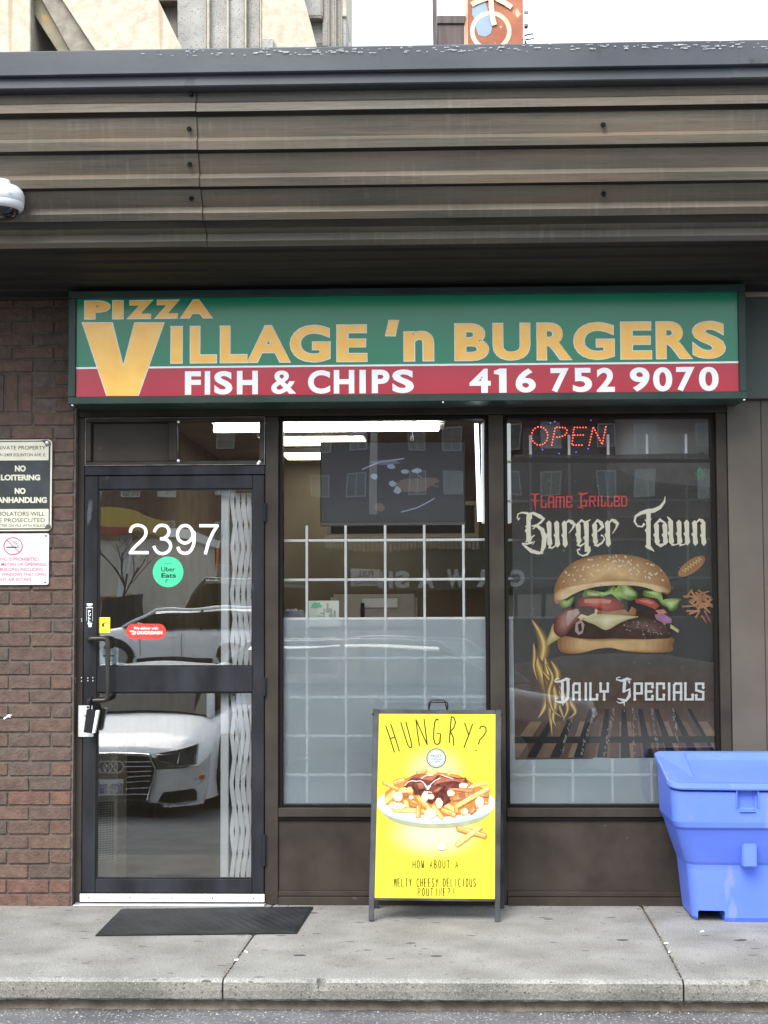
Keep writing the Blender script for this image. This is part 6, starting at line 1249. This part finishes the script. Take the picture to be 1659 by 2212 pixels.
for (y, r) in ((150, 14), (308, 14)):
    p = U(*KR(1356, y), RY + .2); q = U(*KR(1328, y + 12), RY + .2); MB().tube([(q[0], RY + .2, q[1]), (p[0], RY + .2, p[1])], .006, 6).tube([(p[0] - .01, RY + .2, p[1]), (p[0] + .03, RY + .2, p[1])], .022, 8).build('bracket_lamp', ALU, rpn)
pts = [U(*KR(x, y), RY + .2) for x, y in ((1355, 440), (1450, 420), (1462, 480), (1365, 495))]; MB().tube([(a_, RY + .2, b_) for a_, b_ in pts], .008, 6).build('cable_loop', BLACK, rpn)
pts = [U(*KR(x, y), RY + .2) for x, y in ((1340, 350), (1390, 345))]; MB().tube([(a_, RY + .2, b_) for a_, b_ in pts], .008, 6).build('bracket_lamp', BLACK, rpn)
rp_([(1335, 410), (1358, 430), (1362, 500), (1395, 560), (1395, 640), (1335, 640)], RY + .15, RY + .25, 'cable_bracket', BLACK)

# ================================================================== ACROSS THE CAR PARK (seen as reflections in the glass)
CARW = M('white_car_paint', (.80, .81, .82), (.84, .85, .86), rough=.25, nscale=2, coat=.12); CGL = M('car_window_glass', (.010, .013, .012), rough=.2, spec=.02); TYRE = M('tyre_rubber', (.015, .015, .016), rough=.8); CHR = M('chrome', (.6, .6, .62), rough=.12, metal=1); RIM = M('alloy_rim', (.30, .30, .31), rough=.3, metal=.7)
def interp(tab, x):
    for (a, va), (b, vb) in zip(tab, tab[1:]):
        if x <= b: return va + (vb - va) * max(0, (x - a)) / (b - a)
    return tab[-1][1]
def car(name, label, loc, rz, Lc, Wc, roof, hood, paint, tops, tall=False, group=None):
    """nose at local y=0 pointing +y, body runs to -Lc; tops: (distance, height) profile of the body shoulder line"""
    t = thing(name, label, 'car', loc, group); base = Vector(loc); Rz = Matrix.Rotation(rz, 3, 'Z')
    mb = MB(); n = 40; ks = 18
    for i in range(n + 1):
        d = Lc * (1 - math.cos(PI * i / n)) / 2; hw = Wc / 2 * min(1, interp([(0, .80), (.25, .91), (.7, .985), (1.4, 1), (Lc - .9, .98), (Lc, .84)], d)); top = interp(tops, d); bot = interp([(0, .13), (.5, .13), (Lc - .6, .2), (Lc, .32)], d)
        for j in range(ks + 1):
            a_ = PI * j / ks; cx = math.cos(a_); sx = math.sin(a_); e = .34
            x = hw * (abs(cx) ** e) * (1 if cx > 0 else -1); z = bot + (top - bot) * (1 - (1 - sx) ** 1.0) ** .42 if sx > 0 else bot
            side = abs(x) / hw; z = min(z, top - .05 * side ** 3); x *= 1 - .05 * max(0, (z - .55)) - .05 * max(0, (.38 - z))
            noseb = .16 * (side ** 3) * max(0, 1 - d / 1.0)
            mb.v.append(tuple(Rz @ Vector((x, -d - noseb, z)) + base))
    for i in range(n):
        for j in range(ks): a_ = i * (ks + 1) + j; mb.f.append((a_, a_ + 1, a_ + ks + 2, a_ + ks + 1))
    for i in (0, n): mb.f.append(tuple(i * (ks + 1) + j for j in range(ks + 1)))
    mb.build('body', paint, t, smooth=True)
    # greenhouse
    g = roof; st = g['stations']; mb = MB(); kk = 12
    for (d, z0, z1, hw0, hw1) in st:
        for j in range(kk + 1):
            u = -1 + 2 * j / kk
            if abs(u) > .8: s_ = (1 - abs(u)) / .2; x = (1 if u > 0 else -1) * (hw0 + (hw1 - hw0) * s_); z = z0 + (z1 - .03 - z0) * s_
            else: x = hw1 * u / .8; z = z1 - .03 * (abs(u) / .8) ** 2
            mb.v.append(tuple(Rz @ Vector((x, -d, z)) + base))
    m_ = len(st); faces_g, faces_p = [], []
    for i in range(m_ - 1):
        for j in range(kk):
            a_ = i * (kk + 1) + j; q = (a_, a_ + 1, a_ + kk + 2, a_ + kk + 1)
            side = j in (0, kk - 1) or j in (1, kk - 2) and False
            if side: faces_g.append(q)
            elif i == 0 or i == m_ - 2: faces_g.append(q)
            else: faces_p.append(q)
    v_all = mb.v; a = MB(); a.v = v_all; a.f = faces_g; a.build('windows', CGL, t); b = MB(); b.v = list(v_all); b.f = faces_p; b.build('roof', paint, t, smooth=True)
    for s_ in (-1, 1):
        P = lambda d, x, z: tuple(Rz @ Vector((s_ * x, -d, z)) + base)
        s0, s1, s2, s3 = st[0], st[1], st[-2], st[-1]
        MB().tube([P(s0[0] - .02, s0[3] - .01, s0[1]), P(s1[0], s1[4] + .02, s1[2] - .02), P((s1[0] + s2[0]) / 2, s1[4] + .03, s1[2] - .0), P(s2[0], s2[4] + .02, s2[2] - .02), P(s3[0] + .02, s3[3] - .01, s3[1])], .035, 8).build('pillar', paint, t, smooth=True)
        md = (s1[0] + s2[0]) / 2; MB().tube([P(md, st[1][3] + .0, s0[1]), P(md, st[1][4] + .03, s1[2] - .03)], .03, 6).build('door_pillar', BLACK, t)
        MB().box(-.11, .11, -.05, .05, -.06, .06).build('mirror', paint, t, bevel=.02).matrix_basis = Matrix.Translation(Rz @ Vector((s_ * (Wc / 2 + .08), -(s0[0] + .45), s0[1] + .06))) @ Rz.to_4x4()
        for d in (.88, Lc - .95):
            c = Vector((s_ * (Wc / 2 - .085), -d, .325)); 
            w_ = MB(); 
            for kx, (r, x) in enumerate(((.20, .115), (.30, .12), (.325, .09), (.325, -.09), (.30, -.12))):
                for q in range(28): an = 2 * PI * q / 28; w_.v.append(tuple(Rz @ Vector((c.x + s_ * x, c.y + r * math.cos(an), c.z + r * math.sin(an))) + base))
            for kx in range(4):
                for q in range(28): w_.f.append((kx * 28 + q, kx * 28 + (q + 1) % 28, (kx + 1) * 28 + (q + 1) % 28, (kx + 1) * 28 + q))
            w_.f.append(tuple(range(4 * 28, 5 * 28)))
            wh = w_.build('wheel', TYRE, t, smooth=False)
            r_ = MB(); 
            for q in range(20): an = 2 * PI * q / 20; r_.v.append(tuple(Rz @ Vector((c.x + s_ * .10, c.y + .215 * math.cos(an), c.z + .215 * math.sin(an))) + base))
            r_.f.append(tuple(range(20))); r_.build('rim', RIM, wh)
            arch = MB()
            for q in range(13): an = PI * q / 12; arch.v += [tuple(Rz @ Vector((c.x + s_ * (.135), c.y + rr * math.cos(an), c.z + rr * math.sin(an))) + base) for rr in (.30, .365)]
            for q in range(12): arch.f.append((2 * q, 2 * q + 1, 2 * q + 3, 2 * q + 2))
            arch.build('wheel_arch', BLACK, t)
    for s_ in (-1, 1):
        P = lambda d, x, z: tuple(Rz @ Vector((s_ * x, -d, z)) + base)
        dd = st[0][0] + .35; hwd = Wc / 2 + .002
        for d in (dd, dd + 1.05, dd + 2.0): MB().tube([P(d, hwd - .03, st[0][1] - .06), P(d + .02, hwd, .6), P(d + .03, hwd - .01, .32)], .007, 4).build('door_seam', BLACK, t)
        for d in (dd + .85, dd + 1.85): MB().tube([P(d - .1, hwd + .012, .80), P(d + .1, hwd + .012, .80)], .014, 6).build('door_handle', paint, t)
        MB().tube([P(1.3, hwd - .015, .25), P(Lc - 1.4, hwd - .015, .25)], .06, 6).build('sill', BLACK, t)
    return t
xc = U(238, 1655, 5.9)[0]; zg = -.395
ST = dict(stations=[(1.12, .82, .86, .72, .66), (1.95, .86, 1.25, .76, .56), (2.9, .88, 1.28, .78, .57), (3.6, .90, 1.22, .77, .55), (4.35, .92, .95, .68, .60)])
tops = [(0, .54), (.06, .60), (.3, .68), (1.15, .84), (2, .89), (4.0, .93), (4.6, .9), (4.73, .7)]
sed = car('parked_car', 'white saloon car parked facing the shop, seen mirrored in the lower door glass', (xc, -5.95, zg), 0, 4.73, 1.84, ST, 0, CARW, tops)
# face of the saloon, measured from its mirror image
K7 = crop(330, 2560, 650 / 1659); CY = 5.90
def cf(x, y, e=0, both=None):
    q = U(*K7(x, y), CY); side = min(abs(q[0] - xc) / .92, 1); yy = -5.935 - .16 * side ** 3 + .03 + e
    return (q[0], yy, q[1])
def cfm(x, y, e=0): p = cf(x, y, e); return (2 * xc - p[0], p[1], p[2])
def face(pts, name, mat, e, mirror=True, join=False):
    def dens(pts): 
        o_ = []
        for a, b in zip(pts, pts[1:] + pts[:1]):
            n_ = max(1, int(math.hypot(b[0] - a[0], b[1] - a[1]) / 60)); o_ += [(a[0] + (b[0] - a[0]) * i / n_, a[1] + (b[1] - a[1]) * i / n_) for i in range(n_)]
        return o_
    for g in ((cf, cfm) if mirror else (cf,)):
        mb = MB(); P0 = [g(x, y, e) for x, y in dens(pts)]; n = len(P0); mb.add(P0 + [(p[0], p[1] - .10, p[2]) for p in P0], [tuple(range(n))] + [(i, i + n, (i + 1) % n + n, (i + 1) % n) for i in range(n)]); mb.build(name, mat, sed)
GRL = M('grille_black', (.012, .012, .013), rough=.35)
face([(220, 680), (575, 690), (635, 820), (605, 960), (555, 1130), (220, 1130)], 'grille', GRL, .02)
for y in (742, 785, 835, 885, 940, 1010, 1070): 
    for g in (cf, cfm): MB().tube([g(350 if y < 860 else 375, y, .035), g(600 - abs(y - 830) * .12, y, .03)], .008, 6).build('grille_slat', CHR, sed)
for g in (cf, cfm): MB().tube([g(220, 678, .035), g(575, 690, .03), g(636, 820, .03), g(605, 960, .03), g(556, 1130, .03), g(220, 1132, .035)], .011, 6).build('grille_surround', CHR, sed)
face([(560, 1150), (640, 830), (1040, 790), (1150, 700), (1135, 1000), (1095, 1172), (1000, 1185), (700, 1192)], 'front_bumper', CARW, .010)
face([(628, 680), (1035, 600), (1030, 700), (1022, 775), (815, 800), (808, 778), (700, 760)], 'headlight', M('headlight_lens', (.03, .032, .036), (.10, .11, .12), rough=.08, nscale=9), .022)
for g in (cf, cfm): MB().tube([g(650, 690, .03), g(870, 655, .03), g(845, 760, .03)], .008, 6).tube([g(690, 745, .03), g(800, 760, .03), g(845, 790, .03), g(1005, 765, .03), g(1018, 690, .03)], .006, 6).build('headlight_trim', CHR, sed)
face([(645, 1135), (700, 1055), (1000, 1020), (1035, 1050), (1036, 1135), (760, 1155)], 'air_intake', GRL, .022); face([(1058, 885), (1106, 878), (1106, 915), (1062, 920)], 'side_marker', M('amber_marker', (.6, .16, .02), rough=.2), .022)
face([(220, 1150), (640, 1150), (700, 1180), (220, 1178)], 'bumper_lip', GRL, .018)
for k_ in range(4):
    cxr = 140 + k_ * 54; mb = MB(); mb.tube([cf(cxr + 42 * math.cos(a_ * PI / 14), 790 + 50 * math.sin(a_ * PI / 14), .05 + .003 * (k_ % 2)) for a_ in range(29)], .008, 6, cap=False); mb.build('ring_emblem', CHR, sed)
face([(95, 905), (348, 905), (345, 1082), (95, 1082)], 'licence_plate', M('plate_white', (.6, .6, .58), rough=.4), .045, mirror=False)
mb = MB(); pa = cf(340, 1065, .05); pb_ = cf(100, 950, .05)
for i, ch in enumerate('DCFD 751'):
    if ch == ' ': continue
    x1 = pa[0] - (pa[0] - pb_[0]) * i / 8 ; x0 = x1 - (pa[0] - pb_[0]) / 8 * .8; put_glyph(mb, ch, x0, x1, pa[2], pb_[2], pa[1] + .006, .03, flip=True)
mb.build('lettering', M('plate_blue', (.03, .03, .25), rough=.4), sed)
ST2 = dict(stations=[(1.0, .95, 1.0, .74, .66), (1.75, 1.0, 1.48, .80, .60), (3.0, 1.0, 1.52, .82, .62), (4.0, 1.05, 1.48, .80, .60), (4.5, 1.05, 1.12, .72, .66)])
tops2 = [(0, .7), (.1, .86), (1.0, .98), (2, 1.03), (4.3, 1.06), (4.55, .9)]
def atm(px, d): return U(px, 1400, d)[0]
car('parked_car', 'white hatchback parked side on behind the saloon, seen mirrored in the upper door glass', (atm(195, 30), -30, -.02), PI / 2, 4.5, 1.8, ST2, 0, CARW, tops2)
car('parked_car', 'black high-roofed vehicle behind the white hatchback, seen mirrored in the upper door glass', (atm(330, 34), -34, .2), PI / 2, 5.2, 1.9, dict(stations=[(.9, 1.1, 1.2, .8, .7), (1.5, 1.1, 1.95, .85, .75), (3.0, 1.1, 2.0, .85, .75), (4.6, 1.1, 1.95, .85, .75), (5.1, 1.1, 1.2, .8, .7)]), 0, M('black_car_paint', (.02, .02, .022), rough=.15, coat=1), [(0, .9), (.1, 1.1), (5, 1.2), (5.2, 1.0)])
car('parked_car', 'dark grey estate car parked in front of the windows, seen mirrored in the frosted film', (atm(1000, 8.5) + 1.6, -9.6, -.42), -PI / 2 + .25, 4.6, 1.84, ST2, 0, M('dark_car_paint', (.06, .065, .075), rough=.15, coat=1), tops2)

# brick apartment block
ab = thing('apartment_block', 'dark red brick apartment block across the street, seen mirrored in the glass', 'building', (0, -86, -.5))
BRK = M('dark_red_brick_wall', (.075, .040, .033), (.10, .054, .043), rough=.9, nscale=.6, bump=.2, bscale=4)
ax0, ax1, az1 = U(205, 1000, 86)[0], 34.0, 13.4
MB().box(ax0, ax1, -100, -86, -.6, az1).build('wall', BRK, ab); MB().box(ax0 - .3, ax1 + .3, -100, -85.7, az1 + .01, az1 + .35).build('parapet', CGR, ab)
wf = MB(); 
for q in ((-.62, .62, .72, .80), (-.62, .62, -.80, -.72), (-.62, -.54, -.72, .72), (.54, .62, -.72, .72), (-.03, .03, -.72, .72)): wf.box(q[0], q[1], 0, .12, q[2], q[3])
wfm = wf.mesh('window'); wfm.materials.append(M('grey_window_frame', (.34, .34, .33), (.4, .4, .39), rough=.5)); pnm = MB().box(-.54, .54, .02, .05, -.72, .72).mesh('pane'); pnm.materials.append(M('flat_window_glass', (.05, .06, .062), (.16, .17, .165), rough=.1, nscale=.7)); 
pn2 = pnm.copy(); pn2.materials.clear(); pn2.materials.append(M('blind_behind_glass', (.30, .30, .28), (.38, .38, .36), rough=.2)); pn3 = pnm.copy(); pn3.materials.clear(); pn3.materials.append(M('curtain_behind_glass', (.16, .14, .12), (.22, .2, .17), rough=.2))
fl_z = [3.2, 6.1, 8.9, 11.8]
for zi, z_ in enumerate(fl_z):
    x = ax0 + 2.2; k = 0
    while x < ax1 - 1.5:
        if random.random() > .12:
            o = bpy.data.objects.new('window', wfm); col.objects.link(o); place(o, (x, -85.98, z_), ab); p = bpy.data.objects.new('pane', pnm); col.objects.link(p); place(p, (x, -85.98, z_), o)
            o.scale = (.95, 1, .95); rw = random.random(); p.data = pnm if rw < .5 else (pn2 if rw < .8 else pn3)
        x += 2.25 if k % 2 == 0 else 3.6; k += 1
# pale plaza building with yellow and red canopy
pbn = thing('petrol_station', 'pale forecourt building with yellow and red canopy, mirrored in the upper door glass', 'building', (-26, -50, -.5))
def RM(px, py, d): return U(px, py, d)
PALE = M('pale_render', (.42, .40, .36), (.50, .48, .44), rough=.8, nscale=.5); YLW = M('canopy_yellow', (.40, .29, .06), rough=.5); RDD = M('canopy_red', (.26, .045, .04), rough=.5)
a = RM(120, 1335, 50); b = RM(402, 1160, 50); MB().box(a[0], b[0], -58, -50, -.5, b[1]).build('wall', PALE, pbn); MB().box(a[0], b[0] + .2, -58.2, -49.8, b[1] + .01, b[1] + .35).build('roof', WHITEM, pbn)
a = RM(120, 1145, 38); b = RM(290, 1102, 38); MB().box(a[0], b[0], -44, -38, a[1], b[1]).build('canopy', YLW, pbn); MB().box(a[0], b[0] - .3, -37.99, -37.9, a[1] - .08, a[1] + .10).build('canopy_band', RDD, pbn); MB().box(a[0], b[0] - 2.2, -43.5, -38.5, b[1] + .01, b[1] + 1.1).build('roof_sign', WHITEM, pbn)
for px in (150, 262): x = RM(px, 1200, 40)[0]; MB().box(x - .15, x + .15, -40.3, -40, -.5, a[1] - .01).build('canopy_post', WHITEM, pbn)
a = RM(150, 1292, 48); b = RM(272, 1276, 48); MB().box(a[0], b[0], -49.7, -48, a[1], b[1]).build('shop_band', YLW, pbn); MB().box(a[0] + .6, b[0] - .6, -47.99, -47.9, a[1] + .02, b[1] - .02).build('shop_band_sign', RDD, pbn)
# bare tree in a planter
bt = thing('bare_tree', 'leafless young tree in a dark planter, seen mirrored in the upper door glass', 'tree', (RM(268, 1250, 40)[0], -40, 0))
TRB = M('dark_bark', (.05, .04, .03), (.08, .065, .05), rough=.9, nscale=8, bump=.5); rt = random.Random(2); tx = RM(268, 1250, 40)[0]
mb = MB()
def branch(p, d, L_, r, n):
    pts = [p]; q = p.copy(); dd = d.copy()
    for i in range(4): dd = (dd + Vector((rt.uniform(-.18, .18), rt.uniform(-.18, .18), rt.uniform(-.02, .12)))).normalized(); q = q + dd * L_ / 4; pts.append(q.copy())
    mb.tube(pts, r, 5, r2=r * .55)
    if n:
        for i in range(3 if n > 2 else 2): a_ = rt.uniform(0, 2 * PI); branch(pts[rt.choice((2, 3, 4))], (dd + Vector((math.cos(a_), math.sin(a_), .25)) * rt.uniform(.6, 1.0)).normalized(), L_ * .68, r * .55, n - 1)
branch(Vector((tx, -40, 1.1)), Vector((0, 0, 1)), 1.5, .07, 4); mb.build('branches', TRB, bt); MB().box(tx - .6, tx + .6, -40.6, -39.4, 0, 1.9).build('planter', BLACK, bt, bevel=.03)
# car wash opposite the windows
cwb = thing('car_wash', 'dark fronted car wash with CAR WASH letters, mirrored in the middle window', 'building', (5, -20, -.48))
CY2 = 20.0
def CWp(px, py, d=CY2): return U(px, py, d)
DKG = M('dark_olive_fascia', (.055, .058, .050), (.075, .078, .068), rough=.6, nscale=2); a = CWp(660, 1330); b = CWp(1320, 1150)
fx_, fz_ = a[0], .0
MB().box(a[0], b[0] + 6, -26, -20.5, -.5, b[1] + .35).build('wall', BRK, cwb); MB().box(a[0] + .5, b[0] + 6, -20.49, -20.05, CWp(0, 1275)[1], CWp(0, 1180)[1]).build('fascia', DKG, cwb)
aw = MB(); x = CWp(700, 0)[0]; xe = CWp(1020, 0)[0]; z1_ = CWp(0, 1165)[1]; z0_ = CWp(0, 1192)[1]; i = 0
while x < xe: aw.box(x, x + .055, -20.04 - .5 * 0, -19.95, z0_ - (.02 if i % 2 else 0), z1_); x += .075; i += 1
aw.build('awning_frill', M('tan_awning', (.26, .23, .17), (.36, .33, .26), rough=.8, nscale=8), cwb)
LW = M('fascia_letter_white', (.6, .6, .58), rough=.5)
for ch, cx_ in (('C', 1118), ('A', 1080), ('R', 1042), ('W', 985), ('A', 920), ('S', 870), ('H', 832)):
    mb = MB(); x, z_ = CWp(cx_, 1266); h = CWp(0, 1233)[1] - z_; put_glyph(mb, ch, x - .14 if ch != 'W' else x - .17, x + .14 if ch != 'W' else x + .17, z_, z_ + h, -20.03, .05, flip=True); mb.build('fascia_letter', LW if ch != 'W' or True else BLACK, cwb)
a = CWp(755, 1262); b = CWp(818, 1224); MB().box(a[0], b[0], -20.02, -19.96, a[1], b[1]).build('service_panel', LW, cwb, bevel=.01)
mb = MB(); put_glyph(mb, 'FULL', a[0] + .12, b[0] - .12, (a[1] + b[1]) / 2 + .01, b[1] - .03, -19.955, .02, flip=True); put_glyph(mb, 'SERVICE', a[0] + .05, b[0] - .05, a[1] + .03, (a[1] + b[1]) / 2 - .01, -19.955, .02, flip=True); mb.build('lettering', M('navy_print', (.03, .04, .12), rough=.5), cwb)
for i, px in enumerate(range(1060, 1330, 62)):
    q = CWp(px, 1338); r_ = CWp(px + 52, 1285); MB().box(q[0], r_[0], -20.4, -20.2, q[1], r_[1]).build('bay_panel', M('bay_cream', (.30, .29, .25), rough=.6) if i == 0 else bpy.data.materials['bay_cream'], cwb)
ulp = thing('street_lamp', 'tall pale street lamp post across the car park, seen mirrored over the television', 'street lamp', (CWp(806, 1000, 26)[0], -26, -.5)); x = CWp(806, 1000, 26)[0]
MB().tube([(x, -26, -.5), (x, -26, 8.5)], .10, 10, r2=.06).build('post', PALE, ulp); MB().tube([(x, -26, 8.4), (x - .5, -26, 8.9), (x - 1.8, -26, 9)], .05, 8).build('arm', PALE, ulp); BX('lamp_head', PALE, ulp, x - 2.4, x - 1.7, -26.15, -25.85, 8.93, 9.08, .03)
